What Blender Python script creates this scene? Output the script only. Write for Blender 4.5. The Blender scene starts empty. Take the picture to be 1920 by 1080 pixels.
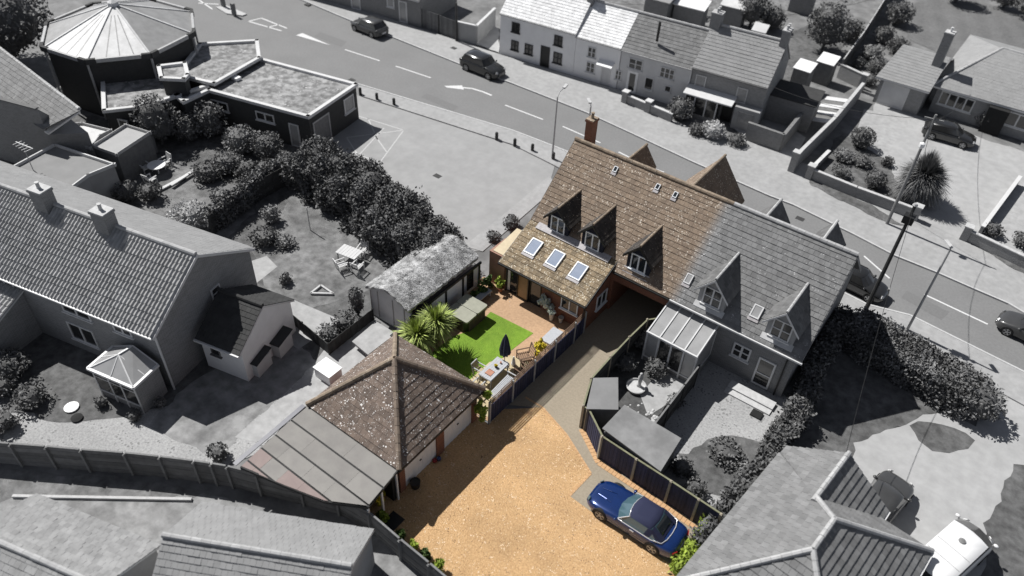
import bpy, math, random
import numpy as np
from mathutils import Vector, Matrix
R = math.radians
random.seed(7); np.random.seed(7)
scene = bpy.context.scene
col = scene.collection

# ------------------------------------------------------------------ camera, sky, sun, exposure
FPX, PITCH, ROLL, YAW, CAMH = 1454.6, 0.728465, 0.0558055, 0.607302, 33.0
_c, _s = math.cos(YAW), math.sin(YAW)
RZ = np.array([[_c, -_s, 0], [_s, _c, 0], [0, 0, 1]])
_w = np.array([0, math.cos(PITCH), -math.sin(PITCH)]); _r = np.array([1., 0, 0]); _u = np.cross(_r, _w)
CR = RZ @ (_r * math.cos(ROLL) + _u * math.sin(ROLL)); CU = RZ @ (-_r * math.sin(ROLL) + _u * math.cos(ROLL)); CW = RZ @ _w
cam_data = bpy.data.cameras.new('camera'); cam = bpy.data.objects.new('camera', cam_data); col.objects.link(cam)
cam_data.sensor_width = 36; cam_data.lens = FPX / 1920 * 36; cam_data.clip_end = 1500; cam_data.clip_start = .5
M4 = Matrix(((CR[0], CU[0], -CW[0], 0), (CR[1], CU[1], -CW[1], 0), (CR[2], CU[2], -CW[2], CAMH), (0, 0, 0, 1)))
cam.matrix_world = M4
cam_data.dof.use_dof = True; cam_data.dof.focus_distance = 45; cam_data.dof.aperture_fstop = .14
scene.camera = cam

world = bpy.data.worlds.new('World'); scene.world = world; world.use_nodes = True
wn = world.node_tree.nodes; wl = world.node_tree.links
sky = wn.new('ShaderNodeTexSky'); sky.sky_type = 'NISHITA'; sky.sun_disc = False
sky.sun_elevation = R(51); sky.sun_rotation = R(-93); sky.air_density = .45; sky.dust_density = .2; sky.ozone_density = 1
hs = wn.new('ShaderNodeHueSaturation'); hs.inputs['Saturation'].default_value = .42
wl.new(sky.outputs[0], hs.inputs['Color']); wl.new(hs.outputs[0], wn['Background'].inputs['Color'])
wn['Background'].inputs['Strength'].default_value = .08
sun_d = bpy.data.lights.new('sun', 'SUN'); sun = bpy.data.objects.new('sun', sun_d); col.objects.link(sun)
sun_d.energy = 5; sun_d.angle = R(.5); sun_d.color = (1, .985, .96)
sun.rotation_euler = Vector((1, -.06, -1.235)).to_track_quat('-Z', 'Y').to_euler()
scene.view_settings.view_transform = 'Standard'; scene.view_settings.look = 'None'
scene.view_settings.exposure = .28; scene.view_settings.gamma = 1; scene.view_settings.use_curve_mapping = False

# ------------------------------------------------------------------ measuring: a photo ray met with a plane of the place
def A(px, py, x=None, y=None, z=None):
    d = (px - 960) * CR - (py - 540) * CU + FPX * CW
    if x is not None: t = x / d[0]
    elif y is not None: t = y / d[1]
    else: t = ((z or 0) - CAMH) / d[2]
    return Vector((d[0] * t, d[1] * t, CAMH + d[2] * t))
def G(px, py, z=0): return A(px, py, z=z)

# ------------------------------------------------------------------ materials
MATS = {}
def mat(name, c1, c2=None, scale=3.0, rough=.85, bump=0, bscale=None, speck=None, metal=0, tv=0, big=0, brick=None, spec=None, detail=6, contrast=(.35, .65), bdist=.05, coat=0, stripe=None):
    if name in MATS: return MATS[name]
    m = bpy.data.materials.new(name); m.use_nodes = True; n = m.node_tree.nodes; l = m.node_tree.links
    b = n['Principled BSDF']; b.inputs['Roughness'].default_value = rough; b.inputs['Metallic'].default_value = metal
    if spec is not None: b.inputs['Specular IOR Level'].default_value = spec
    if coat: b.inputs['Coat Weight'].default_value = coat; b.inputs['Coat Roughness'].default_value = .05
    c2 = c2 or c1
    g = n.new('ShaderNodeNewGeometry'); tc = g.outputs['Position']
    def noise(sc, det=6, rg=.6):
        t = n.new('ShaderNodeTexNoise'); t.inputs['Scale'].default_value = sc; t.inputs['Detail'].default_value = det
        t.inputs['Roughness'].default_value = rg; l.new(tc, t.inputs['Vector']); return t
    def ramp(src, a, b_):
        r = n.new('ShaderNodeMapRange'); r.inputs['From Min'].default_value = a; r.inputs['From Max'].default_value = b_; l.new(src, r.inputs['Value']); return r.outputs[0]
    def mix(f, a, b_, mode='MIX'):
        x = n.new('ShaderNodeMix'); x.data_type = 'RGBA'; x.blend_type = mode
        if isinstance(f, float): x.inputs[0].default_value = f
        else: l.new(f, x.inputs[0])
        for i, v in ((6, a), (7, b_)):
            if isinstance(v, tuple): x.inputs[i].default_value = (*v, 1)
            else: l.new(v, x.inputs[i])
        return x.outputs[2]
    t = noise(scale, detail)
    colr = mix(ramp(t.outputs[0], *contrast), tuple(c1), tuple(c2))
    if brick:
        bt = n.new('ShaderNodeTexBrick'); bt.inputs['Scale'].default_value = 1; bt.inputs['Brick Width'].default_value = .225; bt.inputs['Row Height'].default_value = .075
        bt.inputs['Mortar Size'].default_value = .008; bt.inputs['Color1'].default_value = (*brick[0], 1); bt.inputs['Color2'].default_value = (*brick[1], 1); bt.inputs['Mortar'].default_value = (*brick[2], 1)
        sep = n.new('ShaderNodeSeparateXYZ'); l.new(tc, sep.inputs[0]); ad = n.new('ShaderNodeMath'); l.new(sep.outputs[0], ad.inputs[0]); l.new(sep.outputs[1], ad.inputs[1])
        cb = n.new('ShaderNodeCombineXYZ'); l.new(ad.outputs[0], cb.inputs[0]); l.new(sep.outputs[2], cb.inputs[1]); l.new(cb.outputs[0], bt.inputs['Vector'])
        colr = mix(.75, colr, bt.outputs[0])
    if tv:
        at = n.new('ShaderNodeAttribute'); at.attribute_name = 'tv'
        v = n.new('ShaderNodeMapRange'); v.inputs['To Min'].default_value = 1 - tv; v.inputs['To Max'].default_value = 1 + tv; l.new(at.outputs['Fac'], v.inputs['Value'])
        x = n.new('ShaderNodeVectorMath'); x.operation = 'SCALE'; l.new(colr, x.inputs[0]); l.new(v.outputs[0], x.inputs['Scale']); colr = x.outputs[0]
    if big:
        t2 = noise(.35, 4); v = n.new('ShaderNodeMapRange'); v.inputs['From Min'].default_value = .3; v.inputs['From Max'].default_value = .7
        v.inputs['To Min'].default_value = 1 - big; v.inputs['To Max'].default_value = 1 + big; l.new(t2.outputs[0], v.inputs['Value'])
        x = n.new('ShaderNodeVectorMath'); x.operation = 'SCALE'; l.new(colr, x.inputs[0]); l.new(v.outputs[0], x.inputs['Scale']); colr = x.outputs[0]
    if stripe:   # (direction vector, frequency, strength)
        dt = n.new('ShaderNodeVectorMath'); dt.operation = 'DOT_PRODUCT'; dt.inputs[1].default_value = stripe[0]; l.new(tc, dt.inputs[0])
        mu = n.new('ShaderNodeMath'); mu.operation = 'MULTIPLY'; mu.inputs[1].default_value = stripe[1]; l.new(dt.outputs['Value'], mu.inputs[0])
        si = n.new('ShaderNodeMath'); si.operation = 'SINE'; l.new(mu.outputs[0], si.inputs[0])
        v = n.new('ShaderNodeMapRange'); v.inputs['From Min'].default_value = -1; v.inputs['To Min'].default_value = 1 - stripe[2]; v.inputs['To Max'].default_value = 1 + stripe[2]; l.new(si.outputs[0], v.inputs['Value'])
        x = n.new('ShaderNodeVectorMath'); x.operation = 'SCALE'; l.new(colr, x.inputs[0]); l.new(v.outputs[0], x.inputs['Scale']); colr = x.outputs[0]
    if speck:   # (colour, scale, threshold)
        for k, (sc_c, sc, th) in enumerate(speck):
            t3 = n.new('ShaderNodeTexVoronoi'); t3.inputs['Scale'].default_value = sc; l.new(tc, t3.inputs['Vector'])
            t4 = noise(sc * .28, 2)
            ad = n.new('ShaderNodeMath'); ad.operation = 'SUBTRACT'; l.new(t4.outputs[0], ad.inputs[0]); l.new(t3.outputs['Distance'], ad.inputs[1])
            colr = mix(ramp(ad.outputs[0], th, th + .06), colr, tuple(sc_c))
    l.new(colr, b.inputs['Base Color'])
    if bump:
        t5 = noise(bscale or scale * 3, 8, .7); bp = n.new('ShaderNodeBump'); bp.inputs['Strength'].default_value = bump; bp.inputs['Distance'].default_value = bdist
        l.new(t5.outputs[0], bp.inputs['Height']); l.new(bp.outputs[0], b.inputs['Normal'])
    MATS[name] = m; return m
def gr(v): return (v, v, v)
def gmat(name, v1, v2=None, **k): return mat(name, gr(v1), gr(v2 if v2 is not None else v1 * .75), **k)

m_ground = gmat('dry_soil', .20, .12, scale=.8, big=.25, bump=.4)
m_road = gmat('asphalt', .19, .165, scale=6, big=.06, bump=.2, bscale=60, bdist=.01)
m_pave = gmat('footway_asphalt', .34, .28, scale=2.5, big=.08, bump=.2, bscale=50, bdist=.01)
m_kerb = gmat('kerb_concrete', .48, .40, scale=5)
m_park = gmat('pale_tarmac', .30, .265, scale=1.2, big=.07, bump=.2, bscale=60, bdist=.01)
m_line = gmat('road_paint', .66, .5, scale=14, rough=.7)
m_line2 = gmat('worn_paint', .50, .38, scale=9, rough=.7)
m_grassG = gmat('grey_grass', .14, .065, scale=2, big=.32, bump=.8, bscale=30, detail=10)
m_grassL = gmat('dry_lawn', .22, .10, scale=1.5, big=.28, bump=.8, bscale=30, detail=10)
m_grassM = gmat('mown_lawn', .155, .115, scale=3, big=.12, bump=.7, bscale=30, stripe=((.86, .3, 0), 3.2, .06))
m_grassD = gmat('dark_lawn', .10, .06, scale=4, big=.2, bump=.8, bscale=30)
m_grav_g = gmat('grey_gravel', .40, .27, scale=9, big=.12, bump=.7, bscale=25, speck=[(gr(.2), 5, .28)])
m_dirt = gmat('pale_dirt', .28, .15, scale=1.3, big=.25, bump=.5)
m_slab = gmat('pale_slabs', .38, .29, scale=2, big=.08)
m_drive_g = gmat('pale_drive', .37, .31, scale=1.5, big=.06)
m_white = gmat('white_paint', .78, .72, scale=3, rough=.5)
m_cott = gmat('cottage_white_render', .80, .74, scale=1.2, big=.03)
m_whiteG = gmat('white_upvc', .62, .56, scale=3, rough=.4)
m_upvc = mat('white_upvc_clean', (.80, .82, .84), (.74, .76, .78), rough=.35)
m_renderW = gmat('pale_render', .58, .52, scale=1.2, big=.05)
m_renderM = gmat('grey_render', .34, .29, scale=1.2, big=.05)
m_brickG = gmat('grey_brick', .20, .15, scale=2, brick=(gr(.22), gr(.15), gr(.30)), bump=.3)
m_brickM = gmat('mid_brick', .24, .18, scale=2, brick=(gr(.26), gr(.18), gr(.34)), bump=.3)
m_brickD = gmat('dark_brick', .042, .03, scale=2, brick=(gr(.045), gr(.03), gr(.06)), bump=.3)
m_brick = mat('red_brick', (.24, .088, .045), (.16, .055, .03), scale=2, brick=((.24, .085, .045), (.15, .05, .028), (.22, .16, .12)), bump=.3)
m_glass = mat('window_glass', (.02, .025, .03), rough=.05, spec=.8)
m_glassG = gmat('window_glass_grey', .035, rough=.08, spec=.8)
m_glassL = gmat('window_glass_blinds', .30, .22, rough=.2, spec=.6, scale=4)
m_velux = mat('skylight_glass', (.30, .34, .42), (.24, .28, .36), rough=.08, spec=.9, scale=1)
m_dark = gmat('black_plastic', .015, rough=.5)
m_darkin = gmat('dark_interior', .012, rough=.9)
m_lead = mat('lead_flashing', (.40, .38, .38), (.28, .26, .27), scale=8, rough=.6)
m_metal = gmat('galvanised_metal', .42, .32, rough=.45, scale=6)
m_alu = gmat('silver_metal', .6, .5, rough=.3, metal=.8)
LICH = [((.66, .60, .50), 7, .34), ((.62, .58, .52), 14, .36)]
m_tile = mat('brown_roof_tile', (.205, .152, .108), (.15, .11, .08), scale=2.2, tv=.12, bump=.3, bscale=30, bdist=.006, speck=[((.50, .44, .37), 7, .31), ((.46, .40, .32), 15, .31)])
m_tileD = mat('lichen_roof_tile', (.24, .18, .11), (.16, .12, .075), scale=2.2, tv=.28, bump=.3, bscale=30, bdist=.006, speck=[((.62, .57, .47), 7.5, .285), ((.52, .46, .35), 16, .28)])
m_tileShade = mat('dormer_tile_shade_dark', (.05, .043, .038), (.034, .03, .028), scale=2.2, tv=.3, bump=.3, bscale=30, bdist=.006, speck=[((.34, .30, .24), 8, .37)])  # same roof tile darkened: shade of the dormer slopes put into the colour
m_tileG = mat('garage_roof_tile', (.16, .12, .095), (.115, .086, .07), scale=2.2, tv=.22, bump=.3, bscale=30, bdist=.006, speck=[((.78, .76, .73), 8, .33), ((.66, .63, .60), 17, .35)])
m_ridge = mat('ridge_tile', (.27, .21, .155), (.19, .15, .11), scale=4, tv=.15, speck=[((.5, .45, .38), 9, .36)])
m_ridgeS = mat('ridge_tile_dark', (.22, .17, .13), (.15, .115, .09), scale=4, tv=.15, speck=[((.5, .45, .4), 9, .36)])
m_tile_g_shade = gmat('grey_tile_shade_dark', .14, .10, scale=2.2, tv=.2, bump=.3, bscale=30, bdist=.006)  # grey roof tile darkened, shade of the gabled slopes painted into it
m_tile_g = gmat('grey_roof_tile', .185, .135, scale=2.2, tv=.14, bump=.3, bscale=30, bdist=.006, speck=[(gr(.38), 8, .38)])
m_tile_pan = gmat('grey_pantile', .36, .28, scale=1.6, tv=.12)
m_tile_slate = gmat('grey_slate', .19, .15, scale=1.6, tv=.16)
m_tile_pale = gmat('pale_roof_tile', .27, .23, scale=1.8, tv=.04, big=.06)
m_tile_blk = gmat('mottled_grey_tile', .29, .22, scale=1.8, tv=.13)
m_tile_white = gmat('white_lichen_roof', .80, .64, scale=2.5, tv=.1, big=.08)
m_tile_dk = gmat('dark_roof_tile', .04, .028, scale=1.6, tv=.15)
m_ridge_g = gmat('grey_ridge_tile', .42, .34, scale=4, tv=.1)
m_thatch = gmat('thatch', .62, .28, scale=2.6, bump=1, bscale=9, bdist=.15, detail=10, big=.15, contrast=(.38, .6))
m_felt = mat('grey_roof_felt', (.235, .225, .21), (.20, .19, .18), scale=1.3, tv=.07, bump=.2, bscale=60, bdist=.01)
m_feltR = mat('pinkish_roof_felt', (.27, .215, .20), (.23, .18, .17), scale=1.3, tv=.05)
m_feltB = gmat('black_felt_edge', .03, .02)
m_flat = gmat('mossy_flat_roof', .30, .13, scale=1.8, bump=.5, detail=12, big=.3, contrast=(.4, .6), speck=[(gr(.42), 3.5, .36)])
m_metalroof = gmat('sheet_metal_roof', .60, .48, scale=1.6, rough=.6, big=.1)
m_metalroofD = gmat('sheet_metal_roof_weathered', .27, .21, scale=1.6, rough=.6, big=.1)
m_gravel = mat('golden_gravel', (.66, .43, .22), (.50, .30, .14), scale=11, big=.16, bump=1, bscale=16, bdist=.09, detail=12, contrast=(.36, .62), speck=[((.24, .14, .07), 11, .33), ((.80, .62, .42), 9, .31)])
m_paver = mat('beige_pavers', (.31, .265, .20), (.255, .215, .16), scale=9, big=.05, bump=.5, bscale=25, bdist=.03)
m_edge = mat('sandy_edging', (.55, .34, .18), (.42, .25, .12), scale=9)
m_patio = mat('resin_patio', (.46, .30, .18), (.36, .23, .135), scale=7, big=.10, bump=.3, bscale=30, bdist=.006, speck=[((.34, .30, .27), 2.2, .44)])
m_lawn = mat('green_lawn', (.20, .335, .025), (.14, .26, .014), scale=3.2, big=.22, bump=1, bscale=22, bdist=.08, detail=12, contrast=(.3, .7))
m_flag = mat('sandstone_flags', (.50, .42, .27), (.42, .34, .21), scale=3, big=.08)
m_fencedk = mat('dark_stained_boards', (.030, .034, .078), (.022, .025, .058), scale=5, tv=.3, rough=.8)
m_trel = mat('brown_trellis', (.16, .10, .065), (.11, .07, .045), scale=6)
m_concpost = mat('concrete_post', (.36, .32, .25), (.28, .25, .2), scale=6)
m_fence_g = gmat('grey_fence_board', .16, .12, scale=3, tv=.25, bump=.3)
m_fence_gp = gmat('grey_fence_post', .20, .15, scale=5)
m_fence_gd = gmat('dark_fence_board', .045, .03, scale=3, tv=.3)
m_woodcap = mat('green_grey_cap_rail', (.22, .22, .14), (.16, .16, .10), scale=4)
m_wood = mat('teak_slats', (.20, .125, .08), (.15, .095, .06), scale=8)
m_tubside = mat('brown_tub_panel', (.085, .062, .045), (.06, .045, .032), scale=5, tv=.15)
m_tubcov = mat('olive_vinyl_cover', (.30, .30, .24), (.26, .26, .205), scale=3, rough=.55)
m_greywood = mat('grey_composite_table', (.44, .45, .47), (.38, .39, .41), scale=8)
m_navy = mat('navy_fabric', (.012, .014, .028), (.008, .01, .02), scale=8, rough=.9)
m_orange = mat('terracotta_tray', (.42, .20, .13), (.34, .16, .10), rough=.6)
m_terr = mat('terracotta_pot', (.40, .17, .09), (.32, .13, .07), scale=8)
m_potw = mat('pale_stone_pot', (.55, .52, .46), (.42, .40, .36), scale=8)
m_yel = mat('yellow_flowers', (.80, .66, .05), (.62, .52, .05), scale=14, tv=.3)
m_lime = mat('lime_leaves', (.30, .38, .05), (.20, .28, .03), scale=6, tv=.45)
m_palm = mat('cordyline_leaf', (.36, .42, .12), (.23, .30, .06), scale=4, tv=.5, rough=.6)
m_green = mat('green_leaf', (.07, .12, .025), (.045, .08, .016), scale=4, tv=.5, rough=.7)
m_silver = mat('silver_white_leaves', (.72, .76, .72), (.50, .56, .48), scale=6, tv=.35)
m_leafG = gmat('grey_leaf', .17, .10, scale=1.4, tv=.6, rough=.7)
m_leafD = gmat('dark_grey_leaf', .125, .08, scale=1.2, tv=.32, rough=.7)
m_leafL = gmat('pale_grey_leaf', .24, .15, scale=2, tv=.5, rough=.7)
m_leafW = gmat('blossom_grey', .5, .3, scale=2, tv=.4, rough=.7)
m_bark = gmat('grey_bark', .10, .06, scale=6, bump=.6)
m_barkC = mat('brown_bark', (.13, .09, .06), (.08, .055, .035), scale=6)
m_paint = mat('metallic_blue_paint', (.006, .030, .14), (.005, .024, .11), scale=2, rough=.2, metal=.35, coat=1, spec=.6)
m_hood = mat('dark_blue_canvas', (.012, .016, .05), (.009, .012, .04), scale=40, rough=.85)
m_chrome = mat('chrome', (.85, .85, .87), rough=.25, metal=.6)
m_carglass = mat('windscreen_glass', (.06, .11, .13), (.05, .09, .11), rough=.04, spec=1, scale=1)
m_tyre = gmat('tyre_rubber', .015, rough=.8)
m_rim = gmat('alloy_rim', .45, .38, rough=.35, metal=.5)
m_red = mat('red_lens', (.25, .01, .012), rough=.2)
m_carblk = gmat('black_car_paint', .02, .016, rough=.22, coat=1, scale=1)
m_cargry = gmat('dark_grey_car_paint', .055, .045, rough=.3, coat=.7, scale=1)
m_carwht = gmat('white_car_paint', .74, .70, rough=.3, coat=.5, scale=1)
m_sglass = gmat('conservatory_glass', .34, .28, rough=.15, spec=.7, scale=1)
m_stone = gmat('pale_stone', .5, .4, scale=4)
m_brass = mat('amber_door_panel', (.30, .19, .09), (.20, .12, .05), scale=1, rough=.3)

# the brown roof tiles turn grey over the last metre before the grey twin's half
def fade_to_grey(m, xa, xb):
    n = m.node_tree.nodes; l = m.node_tree.links; b = n['Principled BSDF']; src = b.inputs['Base Color'].links[0].from_socket
    g = n.new('ShaderNodeNewGeometry'); sp = n.new('ShaderNodeSeparateXYZ'); l.new(g.outputs['Position'], sp.inputs[0])
    r = n.new('ShaderNodeMapRange'); r.interpolation_type = 'SMOOTHSTEP'; r.inputs['From Min'].default_value = xa; r.inputs['From Max'].default_value = xb; r.inputs['To Min'].default_value = 1; r.inputs['To Max'].default_value = 0
    l.new(sp.outputs[0], r.inputs['Value']); h = n.new('ShaderNodeHueSaturation'); l.new(r.outputs[0], h.inputs['Saturation']); l.new(src, h.inputs['Color']); l.new(h.outputs[0], b.inputs['Base Color'])
fade_to_grey(m_tile, -11.7, -10.8)
# ------------------------------------------------------------------ object helpers
INV = {}
def mroot(loc, rz): return Matrix.Translation(Vector(loc)) @ Matrix.Rotation(rz, 4, 'Z')
def thing(name, label, cat, loc=(0, 0, 0), rz=0, group=None):
    o = bpy.data.objects.new(name, None); col.objects.link(o); o.empty_display_size = .2
    o.location = loc; o.rotation_euler = (0, 0, rz)
    o['label'] = label; o['category'] = cat
    if group: o['group'] = group
    INV[o] = mroot(loc, rz).inverted(); return o
class MB:
    def __init__(s, tf=None): s.v = []; s.f = []; s.tv = []; s.tf = tf; s.cur = None
    def add(s, vs, fs, tv=None):
        b = len(s.v)
        for p in vs:
            p = Vector(p); s.v.append(s.tf @ p if s.tf else p)
        t = s.cur if s.cur is not None else (random.random() if tv is None else tv)
        for f in fs: s.f.append([i + b for i in f]); s.tv.append(t)
        return s
    def box(s, x0, x1, y0, y1, z0, z1, tv=None):
        return s.add([(x0, y0, z0), (x1, y0, z0), (x1, y1, z0), (x0, y1, z0), (x0, y0, z1), (x1, y0, z1), (x1, y1, z1), (x0, y1, z1)],
                     [(0, 3, 2, 1), (4, 5, 6, 7), (0, 1, 5, 4), (1, 2, 6, 5), (2, 3, 7, 6), (3, 0, 4, 7)], tv)
    def prism(s, pts, z0, z1, tv=None):
        n = len(pts); pts = [(p[0], p[1]) for p in pts]
        ar = sum(pts[i][0] * pts[(i + 1) % n][1] - pts[(i + 1) % n][0] * pts[i][1] for i in range(n))
        if ar < 0: pts = pts[::-1]
        v = [(x, y, z0) for x, y in pts] + [(x, y, z1) for x, y in pts]
        return s.add(v, [list(range(n))[::-1], list(range(n, 2 * n))] + [(i, (i + 1) % n, n + (i + 1) % n, n + i) for i in range(n)], tv)
    def slab(s, pts, d, tv=None):   # polygon thickened along vector d
        n = len(pts); d = Vector(d); v = [Vector(p) for p in pts] + [Vector(p) + d for p in pts]
        return s.add(v, [list(range(n)), list(range(n, 2 * n))[::-1]] + [(i, n + i, n + (i + 1) % n, (i + 1) % n) for i in range(n)], tv)
    def bar(s, a, b, w, h=None, up=(0, 0, 1), tv=None):
        a = Vector(a); b = Vector(b); h = h or w; d = (b - a).normalized(); up = Vector(up)
        if abs(d.dot(up)) > .98: up = Vector((1, 0, 0))
        sd = d.cross(up).normalized() * w / 2; u2 = sd.normalized().cross(d).normalized() * h / 2
        v = [a - sd - u2, a + sd - u2, a + sd + u2, a - sd + u2, b - sd - u2, b + sd - u2, b + sd + u2, b - sd + u2]
        return s.add(v, [(3, 2, 1, 0), (4, 5, 6, 7), (0, 1, 5, 4), (1, 2, 6, 5), (2, 3, 7, 6), (3, 0, 4, 7)], tv)
    def tube(s, pts, r, n=8, r2=None, tv=None, cap=True):
        pts = [Vector(p) for p in pts]; k = len(pts); rings = []
        rr = [r + ((r2 if r2 is not None else r) - r) * i / max(1, k - 1) for i in range(k)]
        v = []
        for i, p in enumerate(pts):
            d = (pts[min(i + 1, k - 1)] - pts[max(i - 1, 0)]).normalized(); up = Vector((0, 0, 1)) if abs(d.z) < .9 else Vector((1, 0, 0))
            a = d.cross(up).normalized(); b = a.cross(d)
            v += [p + (a * math.cos(2 * math.pi * j / n) + b * math.sin(2 * math.pi * j / n)) * rr[i] for j in range(n)]
        f = [(i * n + j, i * n + (j + 1) % n, (i + 1) * n + (j + 1) % n, (i + 1) * n + j) for i in range(k - 1) for j in range(n)]
        if cap: f += [list(range(n))[::-1], list(range((k - 1) * n, k * n))]
        return s.add(v, f, tv)
    def lathe(s, c, prof, n=16, tv=None):   # prof (r,z)
        v = [(c[0] + r * math.cos(2 * math.pi * j / n), c[1] + r * math.sin(2 * math.pi * j / n), c[2] + z) for r, z in prof for j in range(n)]
        f = [(i * n + j, i * n + (j + 1) % n, (i + 1) * n + (j + 1) % n, (i + 1) * n + j) for i in range(len(prof) - 1) for j in range(n)]
        f += [list(range(n))[::-1], list(range((len(prof) - 1) * n, len(prof) * n))]
        return s.add(v, f, tv)
    def build(s, name, m, root=None, local=False, parent=None, kind=None, label=None, smooth=False):
        """root: the thing (defines the frame); parent: direct parent when it is a part of root"""
        vs = s.v
        if root is not None and not local:
            inv = INV[root]; vs = [inv @ p for p in vs]
        me = bpy.data.meshes.new(name); me.from_pydata([tuple(p) for p in vs], [], s.f)
        at = me.attributes.new('tv', 'FLOAT', 'FACE'); at.data.foreach_set('value', s.tv)
        if smooth: me.polygons.foreach_set('use_smooth', [True] * len(me.polygons))
        me.materials.append(m); me.update()
        o = bpy.data.objects.new(name, me); col.objects.link(o)
        o.parent = parent or root
        if kind: o['kind'] = kind
        if label: o['label'] = label
        return o
def solo(name, mb, m, label, cat, group=None, smooth=False):
    o = mb.build(name, m, smooth=smooth); o['label'] = label; o['category'] = cat
    # put the origin at the base of the thing
    vs = np.array([v.co for v in o.data.vertices]); c = vs.mean(0); c[2] = vs[:, 2].min()
    o.data.transform(Matrix.Translation(-Vector(c))); o.location = c
    if group: o['group'] = group
    return o
RAGGED = {'grey_grass': .16, 'dry_lawn': .14, 'mown_lawn': .12, 'dark_lawn': .1, 'grey_gravel': .13, 'pale_dirt': .14, 'pale_drive': .12, 'golden_gravel': .03}
def sheet(name, pts, z, m, thick=None, kind='structure'):
    """ground sheet: pts are world xy or Vectors"""
    if not thick and m.name in RAGGED:
        q = []; rs_ = random.Random(len(pts) * 7 + int(pts[0][0] * 10))
        for a, b in zip(pts, list(pts[1:]) + [pts[0]]):
            a = Vector((a[0], a[1])); b = Vector((b[0], b[1])); L = (b - a).length; k = int(min(60, max(1, L / .45)))
            nrm = Vector((-(b - a).y, (b - a).x)).normalized() if L > 1e-6 else Vector((0, 0)); am = RAGGED[m.name]; ph = rs_.uniform(0, 6)
            for i in range(k):
                f_ = i / k; q.append(a.lerp(b, f_) + nrm * (am * (rs_.uniform(-1, 1) * .6 + math.sin(f_ * L * 1.7 + ph) * .7 + math.sin(f_ * L * .6 + ph) * .8) * (0 if i == 0 else 1)))
        pts = q
    mb = MB(); n = len(pts)
    if thick: mb.prism(pts, z - thick, z)
    else:
        p2 = [(p[0], p[1]) for p in pts]
        ar = sum(p2[i][0] * p2[(i + 1) % n][1] - p2[(i + 1) % n][0] * p2[i][1] for i in range(n))
        if ar < 0: p2 = p2[::-1]
        mb.add([(x, y, z) for x, y in p2], [list(range(n))])
    o = mb.build(name, m); o['kind'] = kind; return o
def GP(*pp, z=0): return [G(x, y, z) for x, y in pp]

# ------------------------------------------------------------------ roofs
def clip(poly, axis, val, keep_less):
    out = []; n = len(poly)
    for i in range(n):
        a = poly[i]; b = poly[(i + 1) % n]
        ia = (a[axis] <= val) if keep_less else (a[axis] >= val); ib = (b[axis] <= val) if keep_less else (b[axis] >= val)
        if ia: out.append(a)
        if ia != ib:
            t = (val - a[axis]) / (b[axis] - a[axis]); out.append((a[0] + (b[0] - a[0]) * t, a[1] + (b[1] - a[1]) * t))
    return out
def roof_face(root, parent, poly, m, gauge=.32, tw=.3, courses=False, lift=.03, pan=False, jit=.008, name='roof_tiles', flat_name='tile_course'):
    P = [Vector(p) for p in poly]
    n = Vector((0, 0, 0))
    for i in range(1, len(P) - 1): n += (P[i] - P[0]).cross(P[i + 1] - P[0])
    n.normalize()
    if n.z < 0: n = -n
    h = Vector((0, 0, 1)).cross(n).normalized(); s = n.cross(h).normalized()
    if s.z < 0: s = -s; h = -h
    p2 = [((p - P[0]).dot(h), (p - P[0]).dot(s)) for p in P]
    b0 = min(p[1] for p in p2); b1 = max(p[1] for p in p2); a0 = min(p[0] for p in p2); a1 = max(p[0] for p in p2)
    nb = max(1, round((b1 - b0) / gauge)); g = (b1 - b0) / nb
    mb = MB(); res = []
    for k in range(nb):
        lo = b0 + k * g; hi = lo + g
        band = clip(clip(p2, 1, lo, False), 1, hi, True)
        if len(band) < 3: continue
        off = 0 if pan else (k % 2) * tw / 2
        c0 = min(p[0] for p in band); c1 = max(p[0] for p in band)
        i0 = math.floor((c0 - a0 - off) / tw); i1 = math.ceil((c1 - a0 - off) / tw)
        wob = random.uniform(-1, 1) * jit
        for i in range(i0, i1):
            x0 = a0 + off + i * tw; subs = [(x0, x0 + tw, 0, 0)]
            if pan: subs = [(x0, x0 + tw * .40, 0, .0), (x0 + tw * .40, x0 + tw * .66, .0, .085), (x0 + tw * .66, x0 + tw, .085, .0)]
            t = random.random(); j = random.uniform(-jit, jit) + wob
            for (xa, xb, ha, hb) in subs:
                c = clip(clip(band, 0, xa, False), 0, xb, True)
                if len(c) < 3: continue
                ar = abs(sum(c[q][0] * c[(q + 1) % len(c)][1] - c[(q + 1) % len(c)][0] * c[q][1] for q in range(len(c)))) / 2
                if ar < 1e-4: continue
                gap = .0 if pan else .004
                top = []; bot = []
                for (x, y) in c:
                    f = (y - lo) / g; hh = lift * (1 - f) + .012 + j * (1 - f)
                    if pan: hh += ha + (hb - ha) * (x - xa) / (xb - xa)
                    q = P[0] + h * x + s * y
                    if not pan:
                        if abs(x - xa) < 1e-6: q = q + h * gap
                        if abs(x - xb) < 1e-6: q = q - h * gap
                    top.append(q + n * hh); bot.append(q - n * .01)
                nn = len(c)
                mb.add(top + bot, [list(range(nn))] + [(q, nn + q, nn + (q + 1) % nn, (q + 1) % nn) for q in range(nn)], t)
        if courses and mb.v:
            res.append(mb.build(flat_name, m, root, parent=parent)); mb = MB()
    if not courses: res.append(mb.build(name, m, root, parent=parent, kind='stuff'))
    return res
def ridge_line(root, parent, a, b, m, r=.12, seg=.42, name='ridge_tiles'):
    a = Vector(a); b = Vector(b); L = (b - a).length; k = max(1, round(L / seg)); d = (b - a) / k; mb = MB()
    for i in range(k):
        p = a + d * i; q = p + d * .97; rr = r * (1 + random.uniform(-.05, .05))
        mb.tube([p, q], rr * 1.06, 8, rr)
    return mb.build(name, m, root, parent=parent, kind='stuff')
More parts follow.
